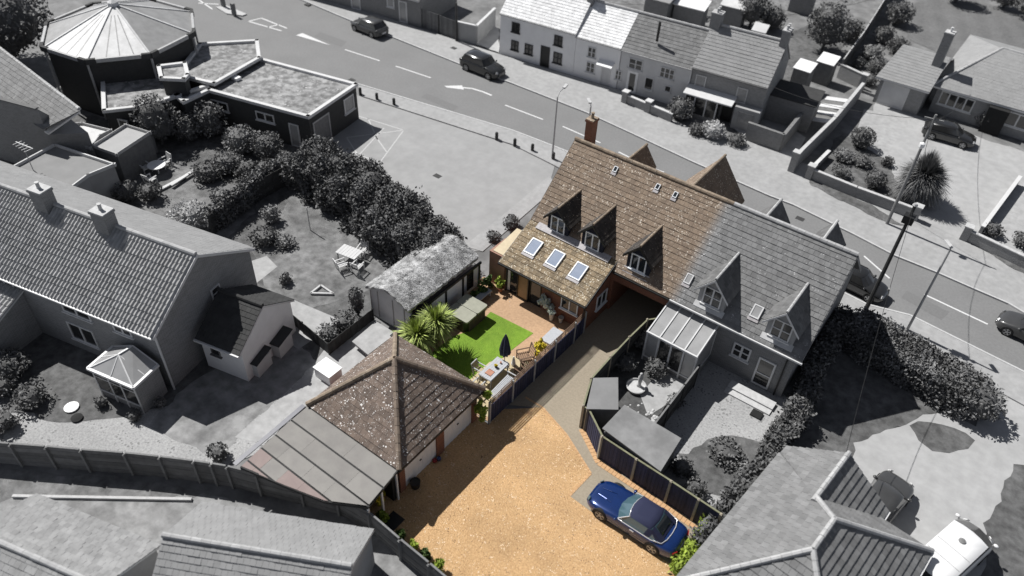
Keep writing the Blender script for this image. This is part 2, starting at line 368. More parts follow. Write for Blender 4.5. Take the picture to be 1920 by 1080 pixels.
def roof_deck(root, poly, m, t=.1, name='roof', mb=None):
    own = mb is None; mb = mb or MB()
    mb.slab([Vector(p) - Vector((0, 0, .012)) for p in poly], (0, 0, -t)); 
    return mb.build(name, m, root) if own else mb
def window(root, c, nrm, w, h, cols=2, rows=1, fm=None, gm=None, fw=.06, sill=True, door=False, name='window', local=False, proud=.03, transom=None, parent=None):
    """c: centre of the opening's bottom edge on the wall plane; nrm: outward horizontal normal"""
    fm = fm or m_whiteG; gm = gm or m_glassG
    c = Vector(c); n = Vector((nrm[0], nrm[1], 0)).normalized(); t = Vector((-n.y, n.x, 0)); z = Vector((0, 0, 1))
    def bx(mb, u0, u1, v0, v1, d0, d1):
        p = [c + t * u + z * v + n * d for d in (d0, d1) for (u, v) in ((u0, v0), (u1, v0), (u1, v1), (u0, v1))]
        mb.add(p, [(0, 3, 2, 1), (4, 5, 6, 7), (0, 1, 5, 4), (1, 2, 6, 5), (2, 3, 7, 6), (3, 0, 4, 7)])
    f = MB(); D = proud + .03
    bx(f, -w / 2, w / 2, 0, fw, -.05, D); bx(f, -w / 2, w / 2, h - fw, h, -.05, D)
    bx(f, -w / 2, -w / 2 + fw, fw, h - fw, -.05, D); bx(f, w / 2 - fw, w / 2, fw, h - fw, -.05, D)
    for i in range(1, cols):
        u = -w / 2 + w * i / cols; bx(f, u - fw * .6, u + fw * .6, fw, h - fw, -.05, D - .004)
    rws = [h * i / rows for i in range(1, rows)] + ([transom * h] if transom else [])
    for v in rws: bx(f, -w / 2 + fw, w / 2 - fw, v - fw * .35, v + fw * .35, -.05, D - .008)
    if sill and not door: bx(f, -w / 2 - .08, w / 2 + .08, -.07, -.002, -.05, D + .07)
    fo = f.build('door' if door else name, fm, root, local=local, parent=parent)
    g = MB(); bx(g, -w / 2 + fw * .5, w / 2 - fw * .5, fw * .5, h - fw * .5, -.04, proud * .4 + .004)
    g.build('pane', gm, root, local=local, parent=parent or fo)
    return fo
def walls(root, pts, z0, z1, m, name='wall', local=False):
    mb = MB(); mb.prism(pts, z0, z1); return mb.build(name, m, root, local=local)
def chimney(root, x, y, z0, z1, w, d, m, pots=2, pm=None, capm=None, rz=0):
    tf = Matrix.Translation((x, y, 0)) @ Matrix.Rotation(rz, 4, 'Z'); pm = pm or m_ridge_g
    mb = MB(tf); mb.box(-w / 2, w / 2, -d / 2, d / 2, z0, z1 - .22); mb.box(-w / 2 - .05, w / 2 + .05, -d / 2 - .05, d / 2 + .05, z1 - .22, z1 - .1)
    c = mb.build('chimney', m, root)
    mb = MB(tf); mb.box(-w / 2 - .03, w / 2 + .03, -d / 2 - .03, d / 2 + .03, z1 - .1, z1 - .03); mb.build('chimney_cap', capm or m_stone, root, parent=c)
    for i in range(pots):
        u = (i - (pots - 1) / 2) * d * .5
        mb = MB(tf); mb.lathe((0, u, z1 - .03), [(.12, 0), (.10, .05), (.095, .32), (.12, .34), (.12, .38), (.07, .38)], 10); mb.build('chimney_pot', pm, root, parent=c)
    return c
def dormer(root, x, yf, zb, zr, back_y, m_t, m_w, w=1.5, over=.32, glass=None, frame=None, courses=False, flash=True, dirn=-1, barge=None, hw=None, rows=1, tw=.3, slope=1.08, ww=.68):
    """gabled dormer: front wall plane y=yf facing dirn*Y, ridge at zr running back to back_y, wall foot at zb"""
    hw = w / 2; sl = slope; ze = zr - (hw + .22) * sl; d = dirn
    yo = yf + d * over
    mb = MB(); zs = zr - hw * sl - .06
    for (yy, th) in ((yf, .12),):
        mb.slab([(x - hw, yy, zb), (x + hw, yy, zb), (x + hw, yy, zs), (x, yy, zr - .08), (x - hw, yy, zs)], (0, -d * th, 0))
    mb.box(x - hw, x - hw + .08, min(yf - d * .12, back_y), max(yf - d * .12, back_y), zb + .02, zs - .02); mb.box(x + hw - .08, x + hw, min(yf - d * .12, back_y), max(yf - d * .12, back_y), zb + .02, zs - .02)
    dm = mb.build('dormer', m_w, root)
    for sg in (-1, 1):
        ax = x + sg * (hw + .22)
        poly = [(x, yo, zr), (ax, yo, ze), (ax, back_y, ze), (x, back_y, zr)]
        k = MB(); k.slab([Vector(p) - Vector((0, 0, .012)) for p in poly], (0, 0, -.07)); k.build('dormer_roof', m_dark if barge is None else m_fence_gd, root, parent=dm)
        roof_face(root, dm, poly, m_t, gauge=.27, tw=tw, name='dormer_tiles', lift=.014, jit=.003)
        if sg == 1: ridge_line(root, dm, (x, yo, zr + .03), (x, back_y, zr + .03), m_ridge if frame is None else m_ridge_g, .075, .35)
        b = MB(); b.slab([(x, yo + d * .012, zr - .02), (ax, yo + d * .012, ze - .02), (ax, yo + d * .012, ze - .15), (x, yo + d * .012, zr - .18)], (0, d * .03, 0)); b.build('barge_board', barge or m_dark, root, parent=dm)
    if True:
        wd = window(root, (x, yf, zb + .10), (0, d), w * ww, zs - zb + .0, 2, rows, frame or m_upvc, glass or m_glass, fw=.075, parent=dm)
    if flash:
        f = MB(); f.slab([(x - hw - .1, yf, zb + .07), (x + hw + .1, yf, zb + .07), (x + hw + .1, yf + d * .26, zb + .07 - .22), (x - hw - .1, yf + d * .26, zb + .07 - .22)], (0, 0, -.04)); f.build('lead_apron', m_lead if frame is None else m_stone, root, parent=dm)
    return dm
def gablehouse(root, L, D, ze, zr, m_w, m_t, over=.3, end=.12, pan=False, gauge=.32, tw=.3, ridgem=None, local_frame=None, hip=(0, 0), courses=False, fascia=None, deckm=None, jit=.008, lift=.03, cuthip=0):
    """local frame: x 0..L, y 0..D (front wall y=0). Coordinates go through the root's matrix."""
    T = INV[root].inverted(); mb = MB(T)
    mb.box(0, L, 0, D, 0, ze - .05)
    if not hip[0]: mb.slab([(0, 0, ze - .05), (0, D, ze - .05), (0, D / 2, zr - .1)], (.2, 0, 0))
    if not hip[1]: mb.slab([(L, 0, ze - .05), (L, D, ze - .05), (L, D / 2, zr - .1)], (-.2, 0, 0))
    mb.build('wall', m_w, root)
    sl = (zr - ze) / (D / 2); zo = ze - over * sl; xa = -end; xb = L + end
    ra = (xa + hip[0], D / 2, zr); rb = (xb - hip[1], D / 2, zr)
    F = [T @ Vector(p) for p in ((xa, -over, zo), (xb, -over, zo), rb, ra)]; B = [T @ Vector(p) for p in ((xb, D + over, zo), (xa, D + over, zo), ra, rb)]
    faces = [F, B]
    if hip[0]: faces.append([T @ Vector(p) for p in ((xa, D + over, zo), (xa, -over, zo), ra)])
    if hip[1]: faces.append([T @ Vector(p) for p in ((xb, -over, zo), (xb, D + over, zo), rb)])
    dk = MB()
    for f in faces: roof_deck(root, f, None, .12, mb=dk)
    rf = dk.build('roof', deckm or fascia or m_whiteG, root)
    for k_, f in enumerate(faces): roof_face(root, rf, f, m_t if not (pan and k_ == 1) else m_tile_pale, gauge=gauge, tw=tw, pan=pan and k_ != 1, courses=courses, jit=jit if not (pan and k_ == 1) else .002, lift=lift if not (pan and k_ == 1) else .012)
    rm = ridgem or m_ridge_g; up = Vector((0, 0, .06))
    ridge_line(root, rf, T @ Vector(ra) + up, T @ Vector(rb) + up, rm)
    if hip[0]:
        for yy in (-over, D + over): ridge_line(root, rf, T @ Vector((xa, yy, zo)) + up, T @ Vector(ra) + up, rm)
    if hip[1]:
        for yy in (-over, D + over):
            e0 = Vector((xb, yy, zo))
            if cuthip and yy > 0: e0 = e0.lerp(Vector(rb), cuthip)
            ridge_line(root, rf, T @ e0 + up, T @ Vector(rb) + up, rm)
    g = MB(T); g.bar((xa, -over - .07, zo - .05), (xb, -over - .07, zo - .05), .11, .09); g.build('gutter', fascia or m_whiteG, root)
    return rf, T

# ------------------------------------------------------------------ vegetation
def mesh_np(name, V, F, tv, m, loc=(0, 0, 0)):
    me = bpy.data.meshes.new(name); me.vertices.add(len(V)); me.vertices.foreach_set('co', (V - np.array(loc)).astype(np.float32).ravel())
    k = F.shape[1]; me.loops.add(F.size); me.loops.foreach_set('vertex_index', F.astype(np.int32).ravel())
    me.polygons.add(len(F)); me.polygons.foreach_set('loop_start', np.arange(0, F.size, k, dtype=np.int32))
    me.update(calc_edges=True); a = me.attributes.new('tv', 'FLOAT', 'FACE'); a.data.foreach_set('value', tv.astype(np.float32)); me.materials.append(m)
    o = bpy.data.objects.new(name, me); col.objects.link(o); return o
def leaves(C, size, tv, up=.4, asp=1.7):
    n = len(C); d = np.random.normal(size=(n, 3)); d[:, 2] += up; d /= np.linalg.norm(d, axis=1)[:, None]
    e = np.random.normal(size=(n, 3)); e = np.cross(d, e); e /= np.linalg.norm(e, axis=1)[:, None]; f = np.cross(d, e)
    sz = size * np.random.uniform(.6, 1.3, (n, 1)); e = e * sz * asp / 2; f = f * sz / 2
    V = np.stack([C - e, C - f * .9, C + e, C + f * .9], 1).reshape(-1, 3); F = np.arange(4 * n).reshape(n, 4)
    return V, F, tv
def crown_pts(c, r, n, clumps=14, fill=.55, flatb=.25):
    c = np.array(c); r = np.array(r); k = clumps
    d = np.random.normal(size=(k, 3)); d[:, 2] = d[:, 2] * .8 + .2; d /= np.linalg.norm(d, axis=1)[:, None]
    cc = d * np.random.uniform(.35, .78, (k, 1)); cs = np.random.uniform(.26, .46, k)
    idx = np.random.randint(0, k, n); q = np.random.normal(size=(n, 3)); q /= np.linalg.norm(q, axis=1)[:, None]
    q *= (np.random.uniform(fill, 1, (n, 1)) ** .6)
    p = cc[idx] + q * cs[idx][:, None]; tvc = np.random.uniform(.25, .75, k)[idx] + np.random.uniform(-.25, .25, n)
    p[:, 2] = np.maximum(p[:, 2], -1 + flatb * np.random.uniform(0, 1, n))
    return c + p * r, np.clip(tvc, 0, 1)
def bush(name, label, cat, loc, r, h, m, n=None, leaf=.16, clumps=14, group=None, trunk=0, tm=None, asym=(1, 1), core=True):
    """rounded shrub or small tree: crown (+ trunk) under one empty"""
    x, y = loc[0], loc[1]; z0 = loc[2] if len(loc) > 2 else 0
    t = thing(name, label, cat, (x, y, z0), 0, group)
    rr = (r * asym[0], r * asym[1], (h - trunk) / 2 * 1.05); c = (x, y, z0 + trunk + (h - trunk) / 2)
    leaf = leaf * .72
    if n is None: n = int(min(22000, 230 * (r * r + r * h) / (leaf / .12) ** 2))
    n2 = int(n * (.95 if name == 'clipped_ball' else .5)); P, tv = crown_pts(c, rr, max(50, n - n2), clumps)
    q = np.random.normal(size=(n2, 3)); q /= np.linalg.norm(q, axis=1)[:, None]; lump = 1 + (.0 if name == 'clipped_ball' else .13) * np.sin(q[:, 0] * 7 + x) * np.sin(q[:, 1] * 6 + y) * np.sin(q[:, 2] * 5)
    q2 = np.array(c) + q * np.array(rr) * (lump * np.random.uniform(.74, .9, n2))[:, None]; P = np.concatenate([P, q2]); tv = np.concatenate([tv, np.clip(.5 + 3 * (lump - 1) + np.random.uniform(-.35, .35, n2), 0, 1)])
    P[:, 2] = np.maximum(P[:, 2], z0 + .03)
    V, F, tv = leaves(P, leaf, tv); o = mesh_np('crown', V, F, tv, m, (x, y, z0)); o.parent = t
    mb = MB(); rt = .05 + r * .05
    mb.tube([(x, y, z0), (x + .05 * r, y, z0 + trunk + h * .1), (x, y + .05 * r, z0 + trunk + (h - trunk) * .55)], rt, 7, rt * .5)
    for k in range(5):
        a = k * 1.26 + random.random(); e = (x + math.cos(a) * r * .55, y + math.sin(a) * r * .55, z0 + trunk + (h - trunk) * random.uniform(.45, .75))
        mb.tube([(x, y, z0 + trunk * .8 + h * .12), e], rt * .5, 5, rt * .15)
    mb.build('trunk', tm or m_bark, t)
    if core:
        k = MB(); nn = 10; v = []; fs = []
        prof = [(.28, -.78), (.60, -.55), (.66, -.05), (.52, .42), (.2, .62)]
        pts = []
        for i, (pr, pz) in enumerate(prof):
            for j in range(nn):
                q = random.uniform(.8, 1.08); a = 2 * math.pi * j / nn
                pts.append((c[0] + rr[0] * pr * q * math.cos(a), c[1] + rr[1] * pr * q * math.sin(a), max(z0, c[2] + rr[2] * pz)))
        fs = [(i * nn + j, i * nn + (j + 1) % nn, (i + 1) * nn + (j + 1) % nn, (i + 1) * nn + j) for i in range(len(prof) - 1) for j in range(nn)] + [list(range(nn))[::-1], list(range((len(prof) - 1) * nn, len(prof) * nn))]
        k.add(pts, fs, .1); k.build('inner_twigs', m, t)
    return t
def hedge(name, label, pts, width, h, m, leaf=.2, dens=70, cat='hedge', wob=.35, group=None):
    """hedge along a polyline of world points; irregular top and sides"""
    t = thing(name, label, cat, (pts[0][0], pts[0][1], 0), 0, group)
    P = []; TV = []; core = MB()
    for a, b in zip(pts[:-1], pts[1:]):
        a = np.array([a[0], a[1]]); b = np.array([b[0], b[1]]); L = np.linalg.norm(b - a); d = (b - a) / L; s = np.array([-d[1], d[0]])
        n = int(dens * L * (width + 2 * h)); u = np.random.uniform(-width * .2, L + width * .2, n); ph = np.random.uniform(0, 6)
        side = np.random.uniform(0, width + 2 * h, n)
        cl = .5 + .5 * np.sin(u * 2.1 + ph) * np.sin(u * .9 + side * 1.7); bulge = wob * (cl - .5)
        x = np.where(side < h, -width / 2 - bulge, np.where(side < h + width, side - h - width / 2, width / 2 + bulge))
        z = np.where(side < h, side, np.where(side < h + width, h + bulge, side - h - width))
        z = z * (1 - .0) ; edge = (z > h * .75) & ((side < h) | (side > h + width)); x = np.where(edge, x * .88, x)
        jit = np.random.normal(0, .11, (n, 3))
        p = a[None] + d[None] * u[:, None] + s[None] * x[:, None]
        P.append(np.column_stack([p, np.maximum(z, .05)]) + jit); TV.append(np.clip(cl * .6 + np.random.uniform(-.1, .4, n), 0, 1))
        w2 = width * .42; q = [a - d * 0 + s * w2, a - s * w2, b - s * w2, b + s * w2]
        core.prism([tuple(v) for v in q], 0, h * .9, .1)
    P = np.concatenate(P); TV = np.concatenate(TV); P[:, 2] = np.maximum(P[:, 2], .03)
    V, F, tv = leaves(P, leaf, TV); o = mesh_np('foliage', V, F, tv, m, (pts[0][0], pts[0][1], 0)); o.parent = t
    core.build('inner_twigs', m, t); return t
def blob_leaves(name, label, cat, regions, m, leaf, dens, group=None):
    """plants hugging a small area: regions (x,y,z,rx,ry,rz)"""
    x, y = regions[0][0], regions[0][1]; t = thing(name, label, cat, (x, y, 0), 0, group); P = []; T = []
    for g in regions:
        p, tv = crown_pts(g[:3], g[3:6], int(dens), 8); P.append(p); T.append(tv)
    P = np.concatenate(P); P[:, 2] = np.maximum(P[:, 2], .03); T = np.concatenate(T); V, F, tv = leaves(P, leaf, T); o = mesh_np('foliage', V, F, tv, m, (x, y, 0)); o.parent = t
    return t
def sword_plant(name, label, loc, h, r, m, n=150, group=None, stem=.9, w=.07, tm=None, cat='palm', elo=-.6):
    x, y, _ = loc; t = thing(name, label, cat, (x, y, 0), 0, group); mb = MB()
    for k in range(n):
        a = random.uniform(0, 6.283); e = random.uniform(elo, 1.45); L = r * random.uniform(.6, 1.15) * (1 + .12 * math.sin(a * 3 + x))
        d = Vector((math.cos(a) * math.cos(e), math.sin(a) * math.cos(e), math.sin(e))); sd = Vector((-math.sin(a), math.cos(a), 0)) * w / 2
        c = Vector((x, y, h - r * .35)); p1 = c + d * L * .5 + Vector((0, 0, .02)); dr = random.uniform(.1, .42); p2 = c + d * L - Vector((0, 0, dr * L * math.cos(e)))
        nn = d.cross(sd).normalized() * .008
        mb.add([c - sd * .5, c + sd * .5, p1 + sd, p1 - sd, p2 + nn], [(0, 1, 2, 3), (3, 2, 4)])
    mb.build('fronds', m, t)
    s = MB(); s.tube([(x, y, 0), (x + .04, y, (h - r * .35) / 2), (x, y, h - r * .35 + .05)], .09, 8, .07); s.build('stem', tm or m_barkC, t)
    return t

# ------------------------------------------------------------------ fences and walls
def fence(name, label, pts, h, m, pm, boards='v', board_w=.1, post=.1, span=1.85, cap=None, z0=0, trellis=None, gboard=None, cat='fence', post_h=0, postside=0, even=True):
    t = thing(name, label, cat, (pts[0][0], pts[0][1], 0)); first = True
    for a, b in zip(pts[:-1], pts[1:]):
        a = Vector((a[0], a[1], 0)); b = Vector((b[0], b[1], 0)); L = (b - a).length; k = max(1, round(L / span)); d = (b - a) / L; s = Vector((-d.y, d.x, 0)); st = L / k
        for i in range(k):
            p = a + d * (i * st + post / 2); q = a + d * ((i + 1) * st - post / 2); mb = MB(); zz = z0
            if gboard:
                g = MB(); g.bar(p + Vector((0, 0, z0 + gboard / 2)), q + Vector((0, 0, z0 + gboard / 2)), .05, gboard - .01); g.build('gravel_board', pm, t); zz = z0 + gboard
            w = (q - p).length
            if boards == 'v':
                nb = max(2, round(w / board_w))
                for j in range(nb):
                    u = p + d * (w * (j + .5) / nb) + s * (.01 if j % 2 else -.006)
                    mb.bar(u + Vector((0, 0, zz)), u + Vector((0, 0, h - .01 * random.random())), .025, w / nb * 1.04, up=d)
                for zr in (zz + .2, h - .15): mb.bar(p + Vector((0, 0, zr)) + s * .05, q + Vector((0, 0, zr)) + s * .05, .05, .08)
            else:
                nb = max(2, round((h - zz) / board_w))
                for j in range(nb):
                    zc = zz + (h - zz) * (j + .5) / nb
                    mb.bar(p + Vector((0, 0, zc)) + s * (.008 if j % 2 else -.005), q + Vector((0, 0, zc)) + s * (.008 if j % 2 else -.005), .03, (h - zz) / nb * 1.03)
            mb.build('fence_panel', m, t)
            if cap: c = MB(); c.bar(p + Vector((0, 0, h + .02)), q + Vector((0, 0, h + .02)), .09, .035); c.build('cap_rail', cap, t)
            if trellis:
                tr = MB(); hh = trellis[0]
                for j in range(4): zc = h + .07 + (hh - .07) * j / 3; tr.bar(p + Vector((0, 0, zc)), q + Vector((0, 0, zc)), .03, .045)
                for j in range(3): u = p.lerp(q, j / 2 * .96 + .02); tr.bar(u + Vector((0, 0, h)) + s * .03, u + Vector((0, 0, h + hh)) + s * .03, .03, .04)
                tr.build('trellis', trellis[1], t)
        for i in range(k + 1):
            if i == 0 and not first: continue
            u = a + d * (i * st) + s * postside; mb = MB(); H = h + (trellis[0] if trellis else 0) + .04 + post_h
            tf = Matrix.Translation(u) @ Matrix.Rotation(math.atan2(d.y, d.x), 4, 'Z'); mb.tf = tf
            mb.box(-post / 2, post / 2, -post / 2 - .01, post / 2 + .01, 0, H); mb.box(-post * .3, post * .3, -post * .3, post * .3, H, H + .04); mb.build('post', pm, t)
        first = False
    return t
def wall(name, label, pts, h, m, capm, th=.22, pier=None, z0=0, cat='wall', piers=()):
    t = thing(name, label, cat, (pts[0][0], pts[0][1], 0)); mb = MB(); c = MB()
    for a, b in zip(pts[:-1], pts[1:]):
        a = Vector((a[0], a[1], 0)); b = Vector((b[0], b[1], 0)); d = (b - a).normalized()
        mb.bar(a + Vector((0, 0, z0 + h / 2)), b + Vector((0, 0, z0 + h / 2)), th, h); c.bar(a - d * .03 + Vector((0, 0, z0 + h + .035)), b + d * .03 + Vector((0, 0, z0 + h + .035)), th + .06, .07)
    mb.build('brickwork', m, t); c.build('coping', capm, t)
    for p in piers:
        k = MB(); k.box(p[0] - .25, p[0] + .25, p[1] - .25, p[1] + .25, 0, h + .3); pr = k.build('pier', m, t)
        k = MB(); k.box(p[0] - .3, p[0] + .3, p[1] - .3, p[1] + .3, h + .302, h + .38); k.build('pier_cap', capm, t, parent=pr)
    return t

# ================================================================== SETTING: ground, road, pavements
def big(name, x0, x1, y0, y1, z, m): return sheet(name, [(x0, y0), (x1, y0), (x1, y1), (x0, y1)], z, m)
big('ground', -320, 260, -60, 420, -.02, m_ground)
RD_LOW = GP((300, 80), (385, 90), (480, 118), (560, 136), (667, 158), (960, 246), (1002, 262), (1130, 312), (1300, 388), (1480, 500), (1625, 573), (1705, 593), (1920, 700), (2100, 800))
RD_UP = GP((2100, 695), (1890, 570), (1820, 540), (1752, 510), (1677, 480), (1600, 440), (1487, 385), (1440, 367), (1300, 305), (1210, 263), (1100, 212), (960, 157), (865, 122), (730, 68), (640, 32), (565, 0), (430, -60), (150, -120))
sheet('road', RD_LOW + RD_UP, .0, m_road)
# side road and forecourt at the top left joining the main road
sheet('road_forecourt', GP((300, 80), (385, 90), (480, 118), (460, 60), (430, -20), (150, -60), (200, -10), (330, 15)), .004, m_road)
# far footway
sheet('pavement_far', GP((2100, 695), (1890, 570), (1820, 540), (1752, 510), (1677, 480), (1600, 440), (1487, 385), (1440, 367), (1300, 305), (1210, 263), (1100, 212), (960, 157), (865, 122), (730, 68), (640, 32), (565, 0), (430, -60), (520, -70), (620, 0), (935, 103), (1160, 170), (1290, 240), (1400, 262), (1490, 300), (1700, 400), (1920, 510), (2100, 600)), .1, m_pave, .12)
K = MB()
for a, b in zip(RD_UP[:-1], RD_UP[1:]): K.bar(a + Vector((0, -.02, .055)), b + Vector((0, -.02, .055)), .14, .13)
o = K.build('far_kerb', m_kerb); o['kind'] = 'structure'
sheet('pavement_near', GP((670, 160), (960, 246), (1002, 262), (1130, 312), (1300, 388), (1480, 500), (1625, 573), (1705, 593), (1920, 700), (2100, 800), (2100, 860), (1870, 735), (1660, 615), (1600, 590), (1440, 520), (1040, 312), (960, 272), (680, 182)), .1, m_pave, .12)
K = MB()
for a, b in zip(RD_LOW[4:-1], RD_LOW[5:]): K.bar(a + Vector((0, .02, .055)), b + Vector((0, .02, .055)), .14, .13)
o = K.build('near_kerb', m_kerb); o['kind'] = 'structure'
sheet('car_park', GP((640, 170), (680, 182), (960, 272), (1040, 312), (1030, 345), (905, 470), (700, 480), (560, 330), (560, 260)), .002, m_park)
sheet('car_park_edge_strip', GP((1030, 330), (1045, 350), (905, 472), (870, 462), (960, 390)), .03, m_pave, .04)
def lines(name, segs, w, m=m_line, z=.006):
    mb = MB()
    for s in segs:
        p = [G(*q) for q in s]
        for a, b in zip(p[:-1], p[1:]):
            d = (b - a).normalized(); sd = Vector((-d.y, d.x, 0)) * w / 2
            mb.add([a - sd + Vector((0, 0, z)), b - sd + Vector((0, 0, z)), b + sd + Vector((0, 0, z)), a + sd + Vector((0, 0, z))], [(0, 1, 2, 3)])
    o = mb.build(name, m); o['kind'] = 'structure'; return o
for q in (((647, 93), (712, 114)), ((742, 124), (808, 146)), ((947, 197), (1018, 224)), ((1055, 237), (1126, 268)), ((1228, 317), (1245, 323)), ((1620, 480), (1668, 522)), ((1733, 552), (1852, 608)), ((1160, 285), (1200, 305))):
    lines('road_marking', [q], .14)
# tapering hatch and box at the left end of the centre line
mb = MB()
for tri in (((555, 66), (567, 62), (620, 85)),): mb.add([G(*q, .006) for q in tri], [(2, 1, 0)])
mb.build('road_marking', m_line)['kind'] = 'structure'
lines('road_marking', [((466, 40), (490, 34), (538, 53)), ((466, 40), (528, 58)), ((502, 51), (524, 46))], .16)
lines('road_marking', [((373, 0), (398, 17)), ((372, 6), (410, 8))], .16)
mb = MB(); mb.add([G(*q, .006) for q in ((833, 161), (866, 160), (870, 168), (838, 164))], [(3, 2, 1, 0)]); mb.build('road_marking', m_line)['kind'] = 'structure'
lines('road_marking', [((864, 164), (885, 166), (905, 172), (922, 179))], .2, z=.0065)
# bay markings beside the dark club building
lines('bay_marking', [((673, 218), (757, 244)), ((757, 244), (712, 305)), ((650, 258), (757, 244)), ((650, 258), (672, 292)), ((672, 292), (720, 240)), ((690, 222), (708, 262)), ((700, 250), (725, 285)), ((712, 305), (660, 285))], .1, m_line2, .008)
for q_ in ((577, 10), (851, 92), (660, 150), (1500, 410), (820, 330)):
    p_ = G(*q_); mb = MB(); mb.box(p_.x - .3, p_.x + .3, p_.y - .22, p_.y + .22, .0, .108 if q_[1] < 130 else .012); mb.build('drain_cover', m_fence_gd)['kind'] = 'structure'
for pts_ in (((800, 175), (860, 200), (850, 208), (790, 182)), ((600, 60), (650, 78), (640, 88), (590, 68)), ((1700, 545), (1780, 585), (1765, 600), (1690, 558))):
    sheet('road_patch', GP(*pts_), .005, gmat('patched_asphalt', .165, .145, scale=6))
sheet('traffic_island', GP((405, 15), (425, 12), (463, 28), (455, 31), (425, 27)), .12, m_kerb, .14)

# grey neighbourhood ground
sheet('garden_left', GP((0, 200), (560, 260), (700, 480), (760, 520), (690, 620), (470, 760), (0, 800)), .004, m_grassG)
sheet('garden_lawn_left', GP((555, 358), (580, 362), (650, 420), (730, 505), (690, 545), (640, 560), (580, 580), (500, 560), (470, 470), (520, 400)), .008, m_grassL)
sheet('patio_far_left', GP((290, 330), (330, 300), (455, 355), (480, 400), (400, 470), (330, 440), (250, 380)), .008, m_grassL)
sheet('patio_slabs_left', GP((545, 560), (580, 575), (640, 600), (560, 655), (535, 640)), .012, m_slab)
sheet('patio_slabs_path', GP((620, 640), (700, 598), (740, 625), (640, 720), (570, 770), (480, 830), (440, 820), (560, 720)), .014, m_slab)
sheet('gravel_yard_left', GP((0, 775), (190, 780), (320, 760), (480, 760), (590, 680), (640, 720), (460, 860), (420, 880), (300, 870), (0, 850)), .006, m_grav_g)
sheet('lawn_front_left', GP((60, 760), (130, 725), (210, 745), (250, 775), (160, 790), (90, 790)), .012, m_grassG)
sheet('paved_yard_left', GP((330, 740), (480, 640), (545, 640), (600, 680), (500, 770), (430, 840), (380, 850), (280, 800)), .010, m_dirt)
sheet('path_left_garden', GP((470, 490), (500, 480), (520, 500), (470, 540), (445, 545)), .012, m_slab)
sheet('yard_bottom_left', GP((-200, 930), (-200, 1300), (900, 1300), (860, 1090), (690, 1000), (540, 965), (400, 930), (130, 905)), .004, m_dirt)
sheet('verge_bottom_left', GP((-40, 870), (400, 920), (360, 935), (25, 932), (-40, 940)), .010, m_grassL)
mb = MB(); pp = GP((25, 932), (360, 938), (365, 928)); mb.bar(pp[0] + Vector((0, 0, .06)), pp[1] + Vector((0, 0, .06)), .14, .16); o = mb.build('garden_kerb', m_kerb); o['kind'] = 'structure'

# the property
GVL = [tuple(A(*q, z=1.75)[:2]) for q in ((480, 887), (562, 907), (630, 925), (692, 960), (750, 1010), (805, 1055), (870, 1110))]
sheet('gravel_drive', [(-18.6, 13.5), (-16.4, 14.5), (-16.4, 20.95), (-15.5, 20.8), (-15.5, 22.2), (-13, 24.6), (-9.5, 23.6), (-3.0, 22.4), (-3.0, 14.0), (-8, 12)] + GVL[:0:-1], .0075, m_gravel)
PV = [(-15.45, 22.6), (-15.45, 42.5), (-11.55, 42.5), (-11.6, 33)] + [tuple(G(*q)[:2]) for q in ((1180, 632), (1145, 669), (1109, 709), (1094, 761), (1090, 805), (1122, 858), (1247, 941), (1335, 1000), (1300, 1060), (1268, 1066), (1190, 1012), (1112, 962), (1068, 930), (1108, 888), (1062, 815), (1018, 765))]
sheet('paved_drive', PV, .012, m_paver)
EDG = [G(*q) for q in ((1068, 930), (1108, 888), (1062, 815), (1018, 765), (985, 745))]
mb = MB()
for a, b in zip(EDG[:-1], EDG[1:]):
    n_ = int((b - a).length / .22); d_ = (b - a) / n_
    for i in range(n_): mb.bar(a + d_ * (i + .04) + Vector((0, 0, .015)), a + d_ * (i + .96) + Vector((0, 0, .015)), .11, .02)
for q0, q1 in (((1090, 805), (1122, 868)), ((1122, 868), (1247, 951)), ((1247, 951), (1325, 1005))):
    a, b = G(*q0), G(*q1); n_ = int((b - a).length / .22); d_ = (b - a) / n_
    for i in range(n_): mb.bar(a + d_ * (i + .04) + Vector((0, 0, .017)), a + d_ * (i + .96) + Vector((0, 0, .017)), .30, .03)
o = mb.build('drive_edging', m_edge); o['kind'] = 'structure'
sheet('patio', [(-23.2, 21.0), (-15.6, 21.0), (-15.6, 30.1), (-23.2, 30.1)], .010, m_patio)
sheet('lawn', [(-21.3, 23.2)] + [tuple(G(*q)[:2]) for q in ((847, 632), (876, 622), (905, 600), (920, 585), (1000, 625), (950, 664), (905, 707))] + [(-18.35, 21.2), (-21.3, 21.2)], .022, m_lawn)
sheet('lawn_underlay', [(-21.3, 21.1), (-18.0, 21.1), (-18.0, 23.3), (-21.3, 23.3)], .016, m_lawn)
sheet('dining_flags', [(-18.28, 21.2), (-15.7, 21.2), (-15.7, 25.0), (-16.6, 25.9), (-17.6, 25.6), (-18.25, 24.4)], .028, m_flag, .03)

